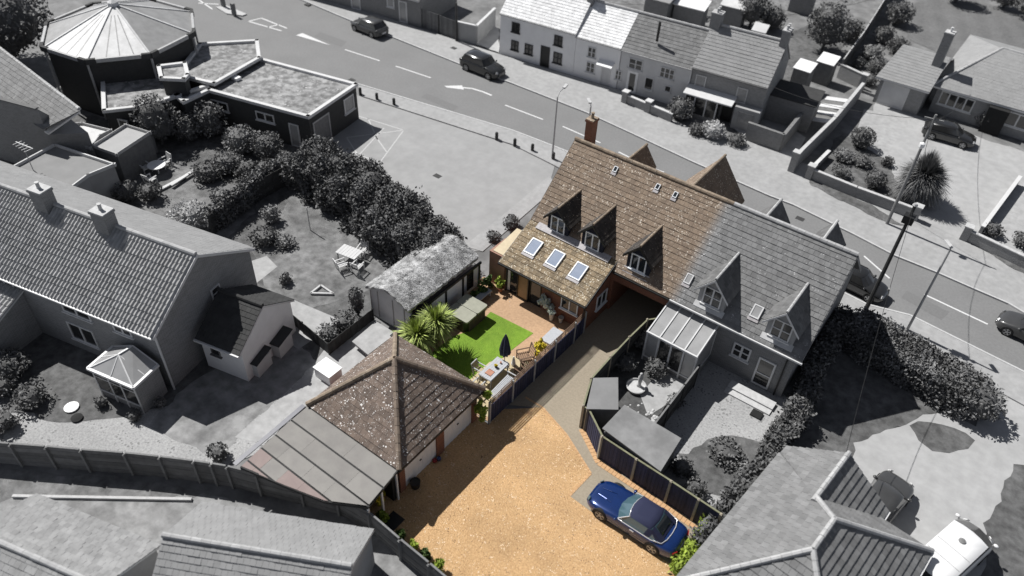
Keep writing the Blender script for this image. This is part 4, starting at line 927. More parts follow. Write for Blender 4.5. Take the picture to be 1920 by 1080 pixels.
sword_plant('cordyline', 'bright green spiky cordyline nearer the hot tub', (-21.3, 23.35, 0), 2.55, 1.3, m_palm, 800, w=.08, group='cordylines by the garage')
sword_plant('cordyline', 'small shaded spiky plant behind the two tall cordylines', (-21.9, 23.9, 0), 1.0, .6, m_green, 120, w=.05)
blob_leaves('climber', 'dark climbing plant on the white panels of the thatched shed', 'climber', [(-22.4, 24.9, 1.0, .2, .45, 1.0), (-22.4, 25.2, .5, .3, .5, .5)], m_green, .14, 260)
blob_leaves('shrub', 'shady green shrubs in the corner by the thatched shed', 'shrub', [(-22.2, 28.8, .6, .4, .7, .6), (-22.3, 29.6, .5, .4, .4, .5), (-22.3, 27.9, .4, .25, .4, .4)], m_green, .15, 300)
# potted plants
def pot(name, label, x, y, r, h, m, lm=None, lr=.3, lh=.4, leaf=.12, n=240):
    t = thing(name, label, 'plant pot', (x, y, 0)); mb = MB(); mb.lathe((x, y, 0), [(r * .65, 0), (r, h * .92), (r * 1.12, h * .92), (r * 1.12, h), (r * .85, h), (r * .8, h * .85)], 14); mb.build('pot', m, t)
    if lm:
        P, tv = crown_pts((x, y, h + lh * .5), (lr, lr, lh * .7), n, 8); V, F, tv = leaves(P, leaf, tv); o = mesh_np('foliage', V, F, tv, lm, (x, y, 0)); o.parent = t
    return t
p = G(938, 546); pot('potted_shrub', 'terracotta pot with a lime green shrub by the glazed doors', p.x, p.y, .2, .35, m_terr, m_lime, .42, .65, .13)
p = G(1033, 600); pot('potted_plant', 'tall pale pot overflowing with silvery white leaves below the brick wall', p.x, p.y, .16, .62, m_potw, m_silver, .30, .4, .1)
p = G(1022, 588); blob_leaves('silver_bush', 'large silvery white bush against the brick wall', 'shrub', [(p.x - .15, p.y, 1.0, .45, .3, .45), (p.x + .15, p.y + .05, .7, .4, .3, .4)], m_silver, .12, 420)
p = G(1051, 604); pot('empty_pot', 'small pale pot standing alone by the casement window', p.x, p.y, .16, .42, m_potw)
p = G(1010, 668); blob_leaves('yellow_shrub', 'yellow flowering shrub behind the garden fence', 'shrub', [(p.x, p.y, .55, .42, .42, .6), (p.x, p.y, 1.0, .16, .16, .5)], m_yel, .09, 620)
wb = thing('storage_chest', 'pale lidded chest on the patio behind the fence trellis', 'chest', (-16.4, 28.1, 0))
mb = MB(); mb.box(-16.75, -16.1, 27.45, 28.7, .02, .42); mb.build('chest_body', m_white, wb); mb = MB(); mb.box(-16.8, -16.05, 27.4, 28.75, .422, .48); mb.build('lid', m_greywood, wb)
# dining set
dt = thing('dining_table', 'grey topped outdoor table with metal frame on the pale flags', 'table', (-17.35, 23.7, 0))
tx, ty = -17.35, 23.65
for k in range(6): mb = MB(); xw = -.42 + .84 * k / 6; mb.box(tx + xw + .004, tx + xw + .136, ty - .85, ty + .85, .71, .745); mb.build('table_slat', m_greywood, dt)
mb = MB(); mb.box(tx - .44, tx + .44, ty - .87, ty + .87, .68, .707); mb.build('table_frame', m_metal, dt)
for sx in (-1, 1):
    for sy in (-1, 1): mb = MB(); mb.bar((tx + sx * .38, ty + sy * .78, 0), (tx + sx * .38, ty + sy * .78, .68), .06); mb.build('leg', m_metal, dt)
tr = thing('tray', 'orange tray on the near half of the outdoor table', 'tray', (tx, ty - .35, .745)); mb = MB(); mb.box(tx - .2, tx + .2, ty - .6, ty - .2, .746, .77); mb.build('base', m_orange, tr)
mb = MB(); mb.box(tx - .2, tx + .2, ty - .6, ty - .58, .771, .80); mb.box(tx - .2, tx + .2, ty - .22, ty - .2, .771, .80); mb.build('rim', m_orange, tr, kind='stuff')
fp = thing('flower_pot', 'small pot of yellow flowers in the middle of the outdoor table', 'plant pot', (tx, ty + .15, .745)); mb = MB(); mb.lathe((tx, ty + .15, .746), [(.06, 0), (.09, .12)], 10); mb.build('pot', m_dark, fp)
P, tv = crown_pts((tx, ty + .15, .92), (.13, .13, .1), 70, 5); V, F, tv = leaves(P, .06, tv); o = mesh_np('flowers', V, F, tv, m_yel, (tx, ty + .15, .745)); o.parent = fp
cd = thing('candle_jar', 'small amber candle jar at the parasol end of the table', 'candle', (tx + .05, ty + .55, .745)); mb = MB(); mb.lathe((tx + .05, ty + .55, .746), [(.05, 0), (.055, .11)], 10); mb.build('jar', m_orange, cd)
pz = thing('parasol', 'closed black parasol standing through the far end of the table', 'parasol', (tx - .1, ty + 1.15, 0))
px_, py_ = tx - .1, ty + 1.12
mb = MB(); mb.tube([(px_, py_, .05), (px_, py_, 2.45)], .025, 8); mb.build('pole', m_metal, pz)
mb = MB(); n_ = 16; v = []; prof = [(.25, .95), (.29, 1.15), (.24, 1.6), (.15, 2.1), (.03, 2.5)]
for r_, z_ in prof:
    for j in range(n_): a = 2 * math.pi * j / n_; q_ = r_ * (1 + (.22 if j % 2 else -.12)); v.append((px_ + q_ * math.cos(a), py_ + q_ * math.sin(a), z_))
mb.add(v, [(i * n_ + j, i * n_ + (j + 1) % n_, (i + 1) * n_ + (j + 1) % n_, (i + 1) * n_ + j) for i in range(4) for j in range(n_)] + [list(range(64, 80))]); mb.build('canopy', mat('slate_blue_fabric', (.030, .036, .062), (.022, .026, .046), scale=8, rough=.9), pz)
mb = MB(); mb.lathe((px_, py_, 0.03), [(.28, 0), (.28, .05), (.06, .08)], 16); mb.build('base', m_metal, pz)
def slat_chair(name, label, x, y, rz, fm, sm, w=.6, d=.55, h=.95, bench=0, group=None):
    t = thing(name, label, 'chair' if not bench else 'bench', (x, y, 0), rz, group); W2 = (bench or w) / 2; T = INV[t].inverted()
    n = 6
    for k in range(n): mb = MB(T); mb.box(-W2 + .03, W2 - .03, -d / 2 + d * k / n, -d / 2 + d * (k + .72) / n, .40, .43); mb.build('seat_slat', sm, t)
    for k in range(5 if not bench else 9):
        nb = 5 if not bench else 9; u = -W2 + .1 + (2 * W2 - .2) * k / (nb - 1); mb = MB(T); mb.bar((u, d / 2, .46), (u, d / 2 + .16, h - .04), .05, .02); mb.build('back_slat', sm, t)
    for sx in (-1, 1):
        mb = MB(T); mb.bar((sx * W2, -d / 2, 0), (sx * W2, -d / 2, .63), .05); mb.build('leg', fm, t)
        mb = MB(T); mb.bar((sx * W2, d / 2, 0), (sx * W2, d / 2 + .17, h), .05); mb.build('leg', fm, t)
        mb = MB(T); mb.bar((sx * W2, -d / 2 - .05, .65), (sx * W2, d / 2 + .1, .65), .07, .035); mb.build('armrest', fm, t)
    mb = MB(T); mb.bar((-W2, d / 2 + .17, h), (W2, d / 2 + .17, h), .05, .06); mb.build('top_rail', fm, t)
    mb = MB(T); mb.bar((-W2, -d / 2, .38), (W2, -d / 2, .38), .04, .05); mb.build('front_rail', fm, t); return t
p = G(982, 684, 0); slat_chair('garden_chair', 'brown slatted armchair facing the dining table near the yellow shrub', -16.75, 25.75, R(-35), m_trel, m_wood, w=.75, d=.7, h=1.05)
slat_chair('garden_chair', 'brown slatted armchair close against the fence trellis', -16.2, 24.75, R(-95), m_trel, m_wood, w=.65)
slat_chair('garden_bench', 'dark low bench between the dining table and the fence', -16.35, 23.1, R(-88), m_metal, m_greywood, bench=1.9)
slat_chair('dining_chair', 'pale framed chair on the lawn side of the dining table', -18.05, 23.3, R(92), m_metal, m_flag, w=.5, h=.85)
slat_chair('dining_chair', 'pale framed chair at the garage end of the dining table', -17.45, 22.35, R(180), m_metal, m_flag, w=.5, h=.85)
wt = thing('side_light', 'small white cone ornament beside the closed parasol', 'ornament', (-17.05, 24.95, 0)); mb = MB(); mb.lathe((-17.05, 25.1, .03), [(.12, 0), (.14, .1), (.03, .7)], 10); mb.build('body', m_white, wt)
# items round the garage and drive
def tubpot(name, label, cat, x, y, r, h, m, m2):
    t = thing(name, label, cat, (x, y, 0)); mb = MB(); mb.lathe((x, y, .01), [(r * .8, 0), (r, h), (r * .93, h), (r * .9, h * .9)], 16); mb.build('tub', m, t); mb = MB(); mb.lathe((x, y, h * .8), [(r * .88, 0), (r * .86, .04)], 16); mb.build('contents', m2, t); return t
p = G(779, 912); tubpot('tub', 'round black tub on the gravel by the nearer white garage door', 'tub', p.x, p.y, .27, .4, m_dark, m_darkin)
p = G(815, 866); t = thing('red_bag', 'small red bag on the gravel before the brick garage pier', 'bag', (p.x, p.y, 0)); mb = MB(); mb.lathe((p.x, p.y, .01), [(.08, 0), (.13, .08), (.12, .16), (.04, .2)], 10); mb.build('bag', m_red, t)
p = G(823, 863); t = thing('blue_bag', 'small blue bag on the gravel beside the red one', 'bag', (p.x, p.y, 0)); mb = MB(); mb.lathe((p.x, p.y, .01), [(.08, 0), (.13, .1), (.12, .2), (.04, .26)], 10); mb.build('bag', m_paint, t)
t = thing('doormat', 'black mat lying on the gravel by the corner of the lean-to', 'mat', (-15.7, 13.6, 0)); mb = MB(); mb.box(-15.85, -15.1, 13.0, 13.9, .012, .03); mb.build('mat', m_dark, t)
blob_leaves('trailing_plant', 'lime green climber hanging by the garage corner and fence end', 'climber', [(-15.75, 20.5, 1.5, .35, .35, .55), (-15.7, 20.7, .8, .3, .3, .6), (-15.8, 20.9, 2.0, .3, .4, .3)], m_lime, .13, 420)
FL = [((720, 975), .5), ((752, 1012), .45), ((775, 1030), .4), ((800, 1048), .4), ((822, 1068), .45), ((712, 940), .55)]
for i, ((a, b), r_) in enumerate(FL):
    p = G(a, b)
    labs = ['yellow green shrub at the lean-to corner just inside the curved fence', 'leafy plant second along the inside of the curved fence', 'low flowering plant third along the inside of the curved fence', 'bushy plant fourth along the inside of the curved fence', 'leafy plant inside the curved fence at the bottom of the picture', 'tall yellow flowered plant under the edge of the felt roof']
    blob_leaves('border_plant', labs[i], 'plant', [(p.x, p.y, .35, r_ * .7, r_ * .7, .4), (p.x + .15, p.y - .1, .6, r_ * .4, r_ * .4, .35)], m_yel if i in (5,) else (m_lime if i % 2 == 0 else m_green), .13, 240, group='plants inside the curved fence')
hp = [G(1262, 1075), G(1290, 1040), G(1315, 1005), G(1330, 980)]
hedge('lime_hedge', 'lime green conifer hedge at the end of the drive', [(-4.15, 19.0), (-3.2, 21.6)] if False else [(p.x + .1, p.y) for p in hp], .35, 1.0, m_lime, leaf=.15, dens=200, wob=.35)
# right-hand drive fence and courtyard fence
fence('drive_fence', 'navy boarded fence with pale concrete posts beside the blue car', [(-11.3, 23.8), (-9.77, 22.72), (-7.73, 22.61), (-5.78, 22.54), (-4.27, 22.46), (-3.1, 22.4)], 1.75, m_fencedk, m_concpost, 'v', .10, .12, 2.0, cap=m_woodcap, postside=-.02)
cpts = [tuple(A(*q, z=1.75)[:2]) for q in ((1214, 599), (1180, 632), (1145, 669), (1109, 709), (1094, 761))]
fence('courtyard_fence', 'fence with greenish cap rail curving beside the shaded paved drive', [(-11.75, 32.2)] + cpts + [(-11.3, 23.8)], 1.7, m_fence_gd, m_concpost, 'h', .3, .1, 2.2, cap=m_woodcap, post_h=.05)

# ================================================================== CARS
def car(name, label, x, y, rz, L, W, H, paint, style='coupe', top=None, group=None, z=0, chrome=False):
    t = thing(name, label, 'car' if style != 'van' else 'van', (x, y, z), rz, group); h2 = L / 2; w2 = W / 2
    S = dict(coupe=dict(hood=.80, belt=.90, trunk=.90, ws=.18, rf=.045, rr=-.22, re=-.345, rw=.70),
             hatch=dict(hood=.88, belt=.95, trunk=.98, ws=.24, rf=.09, rr=-.36, re=-.465, rw=.74),
             suv=dict(hood=1.0, belt=1.08, trunk=1.1, ws=.24, rf=.12, rr=-.38, re=-.46, rw=.78),
             van=dict(hood=1.05, belt=1.15, trunk=1.2, ws=.43, rf=.19, rr=-.475, re=-.49, rw=.86))[style]
    hood, belt, trunk = S['hood'], S['belt'], S['trunk']
    st = [(-.5, .70, .32, trunk * .72), (-.485, .86, .22, trunk * .93), (-.42, .95, .18, trunk), (S['re'] - .01, .985, .17, belt * .99), (-.28, 1, .17, belt), (-.1, .985, .17, belt), (.05, .98, .17, belt * .995), (S['ws'], .985, .17, hood + .07), (.3, .99, .17, hood), (.40, .96, .18, hood * .93), (.465, .84, .2, hood * .80), (.5, .60, .3, hood * .62)]
    ring = lambda wd, zb, zt: [(0, zt + .02), (wd * .45, zt + .012), (wd * .8, zt - .012), (wd * .93, zt - .07), (wd * .985, zt - .2), (wd, (zb + zt) / 2), (wd * .985, zb + .12), (wd * .93, zb)]
    v = []; nr = 0
    for (fx, fw, zb, zt) in st:
        r_ = ring(w2 * fw, zb, zt); full = r_ + [(-a, b) for a, b in r_[::-1] if a > 0]; nr = len(full)
        v += [(fx * L, a, b) for a, b in full]
    f = [(i * nr + j, i * nr + (j + 1) % nr, (i + 1) * nr + (j + 1) % nr, (i + 1) * nr + j) for i in range(len(st) - 1) for j in range(nr)]
    f += [list(range(nr)), list(range((len(st) - 1) * nr, len(st) * nr))[::-1]]
    mb = MB(); mb.add(v, [tuple(reversed(q)) for q in f]); o = mb.build('body', paint, t, local=True, smooth=True)
    md = o.modifiers.new('sub', 'SUBSURF'); md.levels = 2; md.render_levels = 2
    # greenhouse
    bz = belt - .03; xr = (S['ws'] * L, S['rf'] * L, S['rr'] * L, S['re'] * L); rw = w2 * S['rw']; bw = w2 * .9
    def ringh(x, wd, z): return [(x, -wd, z), (x, wd, z)]
    # outline at belt (curved screen) and at roof
    def outline(xf, xb, wd, zf, zb_, bf, bb, n=5):
        pts = []
        for i in range(n): a = -1 + 2 * i / (n - 1); pts.append((xf - bf * a * a, wd * a * (1 if abs(a) < 1 else 1), zf))
        for i in range(n): a = 1 - 2 * i / (n - 1); pts.append((xb + bb * a * a, wd * a, zb_))
        return pts
    lo = outline(xr[0], xr[3], bw, hood + .05 if style != 'van' else hood + .08, bz + .0, .16 * W, .10 * W); hi = outline(xr[1], xr[2], rw, H - .07, H - .09, .07 * W, .06 * W)
    n = len(lo); mid = [tuple((np.array(a) * .12 + np.array(b) * .88) + np.array((0, 0, .012))) for a, b in zip(lo, hi)]
    mb = MB(); mb.add(lo + mid, [(i, (i + 1) % n, n + (i + 1) % n, n + i) for i in range(n)] + [list(range(n, 2 * n))]); mb.build('glasshouse', m_carglass if chrome else m_glassG, t, local=True)
    roofm = top or paint; c = Vector(((xr[1] + xr[2]) / 2, 0, H)); rt = MB()
    outer = [tuple(Vector(p) + Vector((0, 0, .0))) for p in [tuple(np.array(a) * .08 + np.array(b) * .92) for a, b in zip(lo, hi)]]
    r2 = [tuple((Vector(p) - Vector((c.x, 0, 0))) * .93 + Vector((c.x, 0, 0))) for p in hi]; r2 = [(a, b, H - .025) for a, b, _ in r2]
    r3 = [((a - c.x) * .5 + c.x, b * .5, H) for a, b, _ in hi]
    rt.add([(a, b, z_ + .012) for a, b, z_ in outer] + r2 + r3, [(i, (i + 1) % n, n + (i + 1) % n, n + i) for i in range(n)] + [(n + i, n + (i + 1) % n, 2 * n + (i + 1) % n, 2 * n + i) for i in range(n)] + [list(range(2 * n, 3 * n))]); 
    if style == 'coupe':   # soft top carries down behind the side glass
        q = [(xr[2] + .25, -rw * .99, H - .1), (xr[3] - .0, -bw * .86, bz + .02), (xr[3] + .08, bw * .86, bz + .02), (xr[2] + .25, rw * .99, H - .1)]
    rt.build('roof', roofm, t, local=True, smooth=True)
    if style == 'coupe':
        for sg in (-1, 1):
            mb = MB(); A1 = Vector((xr[2] - .02, sg * rw * 1.0, H - .10)); A2 = Vector((xr[2] - .02, sg * rw * .70, H - .05)); B1 = Vector((xr[3] + .02, sg * bw * .88, bz + .04)); B2 = Vector((xr[3] - .04, sg * bw * .55, bz + .05)); C1 = Vector((xr[2] + .28, sg * bw * .99, bz + .03)); C2 = Vector((xr[2] + .18, sg * rw * 1.03, H - .12))
            mb.slab([A1, A2, B2, B1], (0, 0, .03)); mb.slab([C2, A1, B1, C1], (0, sg * .02, .015)); mb.build('hood_quarter', roofm, t, local=True)
        mb = MB(); mb.slab([(xr[3] + .02, -bw * .56, bz + .05), (xr[3] + .02, bw * .56, bz + .05), (xr[3] + .10, bw * .56, bz + .11), (xr[3] + .10, -bw * .56, bz + .11)], (0, 0, .03)); mb.build('hood_hem', roofm, t, local=True)
    if chrome:
        def poly_tube(nm, pts, r_): k = MB(); k.tube(pts, r_, 6); k.build(nm, m_chrome, t, local=True, smooth=True)
        poly_tube('chrome_trim', [(p[0], p[1] * 1.0, p[2] + .03) for p in [tuple(np.array(a) * .06 + np.array(b) * .94) for a, b in zip(lo[:5], hi[:5])]], .02)
        side = []
        b5 = [(xr[0] - .16 * W, -bw * 1.03, bz + .04)] + [(xx_, -bw * 1.06, bz + .05) for xx_ in (.3, -.2, -.7, -1.2)] + [(xr[3] - .02, -bw * .9, bz + .06), (xr[3] - .14, -bw * .5, bz + .06), (xr[3] - .17, 0, bz + .06)]
        full = b5 + [(a, -b, c_) for a, b, c_ in b5[::-1][1:]]
        poly_tube('belt_trim', full, .022)
        for sg in (-1, 1):
            k = MB(); k.tube([(xr[0] - .16 * W, sg * bw, bz + .06), (xr[1] - .07 * W, sg * rw * 1.0, H - .09)], .022, 6); k.build('screen_pillar', m_chrome, t, local=True)
        k = MB(); k.add([(xr[2] - .10, -rw * .62, H - .075), (xr[2] - .10, rw * .62, H - .075), (xr[3] + .14, rw * .66, bz + .17), (xr[3] + .14, -rw * .66, bz + .17), (xr[2] - .10, -rw * .62, H - .055), (xr[2] - .10, rw * .62, H - .055), (xr[3] + .16, rw * .66, bz + .20), (xr[3] + .16, -rw * .66, bz + .20)], [(0, 1, 2, 3), (7, 6, 5, 4), (0, 4, 5, 1), (1, 5, 6, 2), (2, 6, 7, 3), (3, 7, 4, 0)]); k.build('rear_window', m_glass, t, local=True)
        for sg in (-1, 1):
            k = MB(); k.tube([(.48 * L * .55, sg * .30, hood + .052), (.32 * L, sg * .26, hood + .035), (.42 * L, sg * .2, hood - .05)], .012, 5); k.build('bonnet_crease', paint, t, local=True)
            k = MB(); k.box(-.35, -.13, sg * w2 * .985 - .02, sg * w2 * .985 + .03, .74, .77); k.build('door_handle', m_chrome, t, local=True)
            k = MB(); k.tube([(1.30 - .0, sg * w2 * .99, .5), (.2, sg * w2 * .995, .40), (-1.2, sg * w2 * 1.0, .48)], .008, 4); k.build('door_crease', m_dark, t, local=True)
    wr = .355 if style in ('coupe', 'suv') else .32
    for fx in (.30, -.285):
        for sg in (-1, 1):
            def disc(r0, r1, y0, y1, n=24):
                k = MB(); vv = []
                for (r_, y_) in ((r0, y0), (r1, y0), (r1, y1), (r0, y1)):
                    vv += [(fx * L + r_ * math.cos(2 * math.pi * j / n), y_, wr + r_ * math.sin(2 * math.pi * j / n)) for j in range(n)]
                k.add(vv, [(i * n + j, i * n + (j + 1) % n, ((i + 1) % 4) * n + (j + 1) % n, ((i + 1) % 4) * n + j) for i in range(4) for j in range(n)]); return k
            yo = sg * (w2 - .002 + .012); yi = sg * (w2 - .22)
            ar = disc(.02, wr * 1.13, sg * (w2 - .20), sg * (w2 - .006)).build('wheel_arch', m_darkin, t, local=True)
            w_ = disc(wr * .66, wr, yi, yo).build('wheel', m_tyre, t, local=True)
            k = MB()
            for s_ in range(5 if style != 'suv' else 6):
                a = 2 * math.pi * s_ / (5 if style != 'suv' else 6) + .3
                k.bar((fx * L, yo - sg * .03, wr), (fx * L + math.cos(a) * wr * .7, yo - sg * .01, wr + math.sin(a) * wr * .7), .075, .03, up=(0, 1, 0))
            k2 = disc(.015, .07, yo - sg * .05, yo + sg * .0, 12); k.add(k2.v, k2.f)
            k2 = disc(wr * .62, wr * .68, yo - sg * .06, yo + sg * .004, 24); k.add(k2.v, k2.f)
            k.build('rim', m_rim, t, local=True, parent=w_)
    for sg in (-1, 1):
        k = MB(); k.lathe((0, 0, 0), [(.03, -.05), (.09, -.04), (.11, .02), (.08, .07), (.02, .08)], 10); 
        k.v = [Vector((p.x * .8 + xr[0] - .22, p.y * 1.1 + sg * (w2 - .01), p.z + bz - .02)) for p in k.v]; k.build('wing_mirror', paint, t, local=True, smooth=True)
        k = MB(); k.slab([(.455 * L, sg * w2 * .62, hood * .86), (.475 * L, sg * w2 * .50, hood * .80), (.49 * L, sg * w2 * .56, hood * .66), (.465 * L, sg * w2 * .78, hood * .70)], (.03, 0, .04)); k.build('headlight', m_carglass if chrome else m_whiteG, t, local=True)
        k = MB(); k.slab([(-.475 * L, sg * w2 * .84, trunk * .86), (-.50 * L, sg * w2 * .55, trunk * .80), (-.502 * L, sg * w2 * .55, trunk * .68), (-.48 * L, sg * w2 * .84, trunk * .72)], (-.035, sg * .02, .0)); k.build('tail_light', m_red if chrome else m_cargry, t, local=True)
    if style == 'van':
        k = MB(); k.lathe((.1, 0, H - .01), [(.16, 0), (.15, .06), (.05, .09)], 12); k.build('roof_vent', m_fence_gp, t, local=True)
        for u_ in (-1.4, -.6): k = MB(); k.box(u_, u_ + .03, -w2 * .8, w2 * .8, H - .012, H + .008); k.build('roof_rib', m_metal, t, local=True)
    k = MB(); k.box(-L / 2 - .03, -L / 2 + .02, -.26, .26, trunk * .45, trunk * .45 + .11); k.build('number_plate', m_white if not chrome else m_alu, t, local=True)
    return t
car('parked_car', 'dark blue convertible with its canvas hood up, parked on the gravel drive', -6.38, 20.62, math.pi, 4.85, 1.92, 1.4, m_paint, 'coupe', m_hood, chrome=True)
def rdir(a, b): d = G(*b) - G(*a); return math.atan2(d.y, d.x)
r1 = rdir((640, 32), (865, 122))
p = G(693, 60); car('parked_car', 'dark grey hatchback parked at the far kerb near the brick garages', p.x, p.y, r1 + math.pi, 4.05, 1.78, 1.48, m_cargry, 'hatch')
p = G(905, 135); car('parked_car', 'black estate-like four-by-four at the far kerb before the white cottage', p.x, p.y, r1, 4.45, 1.85, 1.62, m_carblk, 'suv')
r2 = rdir((1705, 593), (1920, 700))
p = G(1925, 632); car('moving_car', 'dark car on the road cut off by the right edge of the picture', p.x + .2, p.y, r2 + math.pi, 4.2, 1.8, 1.45, m_cargry, 'hatch')
p = G(1632, 548); car('parked_car', 'dark car half hidden behind the grey twin house gable', p.x - 1.0, p.y - .2, r2, 4.0, 1.75, 1.45, m_carblk, 'hatch')
p = G(1775, 262); car('parked_car', 'black car on the drive of the hipped bungalow', p.x, p.y, R(5), 4.2, 1.8, 1.45, m_carblk, 'hatch')
car('parked_car', 'dark grey car half under the eave of the bungalow at bottom right', 2.75, 28.9, R(80), 4.1, 1.8, 1.5, m_cargry, 'hatch')
car('parked_van', 'white van beside the bungalow at the bottom right', 6.15, 27.7, R(72), 5.2, 1.95, 2.0, m_carwht, 'van')

# ================================================================== GREY NEIGHBOURS: LEFT HOUSE
def hit(px, py, pt, nrm):
    d = Vector((px - 960) * CR - (py - 540) * CU + FPX * CW); o = Vector((0, 0, CAMH)); n = Vector((nrm[0], nrm[1], 0)); t = (Vector(pt) - o).dot(n) / d.dot(n); return o + d * t
a13 = R(13.2); ux = Vector((math.cos(a13), math.sin(a13), 0)); uy = Vector((-math.sin(a13), math.cos(a13), 0))
corner = Vector((-30.45, 12.1, 0)); LL = 24; LO = corner - ux * LL
LH = thing('house', 'large grey pantiled house on the left with two chimneys', 'house', LO, a13)
rf, T = gablehouse(LH, LL, 7.6, 4.3, 6.6, m_brickM, m_tile_pan, over=.27, end=.12, pan=True, gauge=.36, tw=.24, ridgem=m_ridge_g, lift=.03)
fn = -uy
for (q, w_, h_, z_, c_) in (((156, 612), 2.0, 1.1, 3.05, 2), ((239, 640), 1.25, 1.0, 3.1, 2), ((18, 560), 2.2, 1.1, 3.05, 3), ((175, 668), 1.9, 1.3, .85, 2)):
    p = hit(*q, corner, fn); window(LH, (p.x, p.y, z_), fn, w_, h_, c_, 1, m_whiteG, m_glassG, fw=.09)
p = hit(404, 545, corner, ux); window(LH, (p.x, p.y, 2.9), ux, .7, .9, 1, 2, m_whiteG, m_glassG, fw=.08)
mb = MB(); c = corner + ux * .1 - uy * .1; mb.tube([(c.x, c.y, 0), (c.x, c.y, 4.05)], .06); mb.build('downpipe', m_whiteG, LH)
for (q, n_) in (((92, 380), 1), ((207, 420), 1)):
    p = A(*q, z=6.6); loc_ = p - LO; s_ = loc_.dot(ux); pp = LO + ux * s_ + uy * 3.6; chimney(LH, pp.x, pp.y, 5.8, 7.75, .95, .75, m_brickG, n_, m_metal, m_stone, a13)
mb = MB(); e_ = corner + ux * .14; 
mb.slab([e_ - uy * .27 + Vector((0, 0, 4.12)), e_ + uy * 3.8 + Vector((0, 0, 6.62)), e_ + uy * 7.87 + Vector((0, 0, 4.12)), e_ + uy * 7.87 + Vector((0, 0, 3.94)), e_ + uy * 3.8 + Vector((0, 0, 6.42)), e_ - uy * .27 + Vector((0, 0, 3.94))], ux * .04); mb.build('barge_board', m_whiteG, LH)
# single-storey wing at the far left
p0 = hit(72, 606, corner, fn); s0 = (p0 - LO).dot(ux)
LW = thing('side_wing', 'low tiled wing in front of the left house at the picture edge', 'house wing', LO + ux * (s0 - 7), a13)
TW = INV[LW].inverted(); mb = MB(TW)
mb.add([(0, -2.5, 0), (7, -2.5, 0), (7, -.02, 0), (0, -.02, 0), (0, -2.5, 2.35), (7, -2.5, 2.35), (7, -.02, 3.3), (0, -.02, 3.3)], [(0, 3, 2, 1), (4, 5, 6, 7), (0, 1, 5, 4), (1, 2, 6, 5), (2, 3, 7, 6), (3, 0, 4, 7)]); mb.build('wall', m_brickM, LW)
pf = [TW @ Vector(q) for q in ((-.1, -2.8, 2.3), (7.15, -2.8, 2.3), (7.15, -.02, 3.36), (-.1, -.02, 3.36))]; rr_ = roof_deck(LW, pf, m_whiteG, .1); roof_face(LW, rr_, pf, m_tile_pan, .36, .27, pan=True)
mb = MB(TW); mb.tube([(7.05, -2.6, 0), (7.05, -2.6, 2.2)], .05); mb.build('downpipe', m_whiteG, LW)
# glazed porch
c1, c2, c3 = G(168, 688, 2.15), G(250, 728, 2.15), G(298, 685, 2.15)
PO = thing('porch', 'white framed glass porch with hipped roof in front of the left house', 'porch', c2, a13); TP = INV[PO].inverted()
wL = (c1 - c2).dot(-ux); dL = (c3 - c2).dot(uy); T0 = mroot((c2.x, c2.y, 0), a13)
A_ = lambda x, y, z: T0 @ Vector((x, y, z))
apx1 = (-wL * .5 - .1, dL * .55, 2.95); apx2 = (-wL * .5 + .1, dL, 2.95)
fr = MB(T0); cor = [(-wL, 0, 2.15), (0, 0, 2.15), (0, dL, 2.15), (-wL, dL, 2.15)]
for a, b in ((0, 1), (1, 2), (3, 0)): fr.bar(cor[a], cor[b], .14, .14)
for cc in cor[:2]: fr.bar(cc, apx1, .07)
fr.bar(cor[2], apx2, .07); fr.bar(cor[3], apx2, .07); fr.bar(apx1, apx2, .09)
fr.bar((-wL * .5, 0, 2.17), apx1, .05); fr.bar((0, dL * .5, 2.17), apx1, .05); fr.bar((-wL, dL * .5, 2.17), apx1, .05)
for x_ in (-wL + .15, -wL * .62, -wL * .35, -.12): fr.bar((x_, .1, 0), (x_, .1, 2.1), .08)
fr.bar((-wL + .1, .1, .55), (-.1, .1, .55), .08); fr.bar((-wL + .1, .1, 1.6), (-.1, .1, 1.6), .05)
fo = fr.build('frame', m_whiteG, PO)
for poly in ([cor[0], cor[1], apx1], [cor[1], cor[2], apx2, apx1], [cor[3], cor[0], apx1, apx2]): k = MB(T0); k.slab([Vector(q) + Vector((0, 0, .01)) for q in poly], (0, 0, -.015)); k.build('roof_pane', m_sglass, PO, parent=fo)
k = MB(T0); k.box(-wL + .15, -.15, .09, .11, .6, 2.08); k.build('pane', m_glassG, PO, parent=fo)
k = MB(T0); k.box(-.25, -.05, .1, dL, 0, 2.08); k.box(-wL + .05, -wL + .2, .1, dL, 0, 2.08); k.box(-wL + .2, -.25, .12, .3, 0, .5); k.build('brick_side', m_brickM, PO)
# annex with dark roof
AO = Vector((-30.35, 14.25, 0)); AN = thing('annex', 'white annex with near-black tiled roof attached to the left house', 'annex', AO, a13)
gablehouse(AN, 2.75, 4.4, 2.5, 3.9, m_cott, m_tile_dk, over=.25, end=.1, gauge=.3, ridgem=m_tile_dk, jit=.004)
p = hit(405, 660, AO, fn); window(AN, (p.x, p.y, 1.3), fn, .6, .5, 1, 1, m_fence_g, m_glassG, fw=.05)
for i, q in enumerate(((487, 690), (527, 655))):
    p = G(*q); t = thing('storage_box', ['pale storage box with dark lid beside the white annex, the nearer of two', 'pale storage box with dark lid beside the white annex, the farther of two'][i], 'storage box', (p.x, p.y, 0), a13, 'storage boxes by the annex')
    Tb = INV[t].inverted(); k = MB(Tb); k.box(-.45, .45, -.6, .6, .02, 1.0); k.build('box_body', m_renderW, t); k = MB(Tb); k.slab([(-.55, -.68, 1.02), (.55, -.68, 1.02), (.55, .68, 1.25), (-.55, .68, 1.25)], (0, 0, .05)); k.build('lid', m_tile_dk, t)

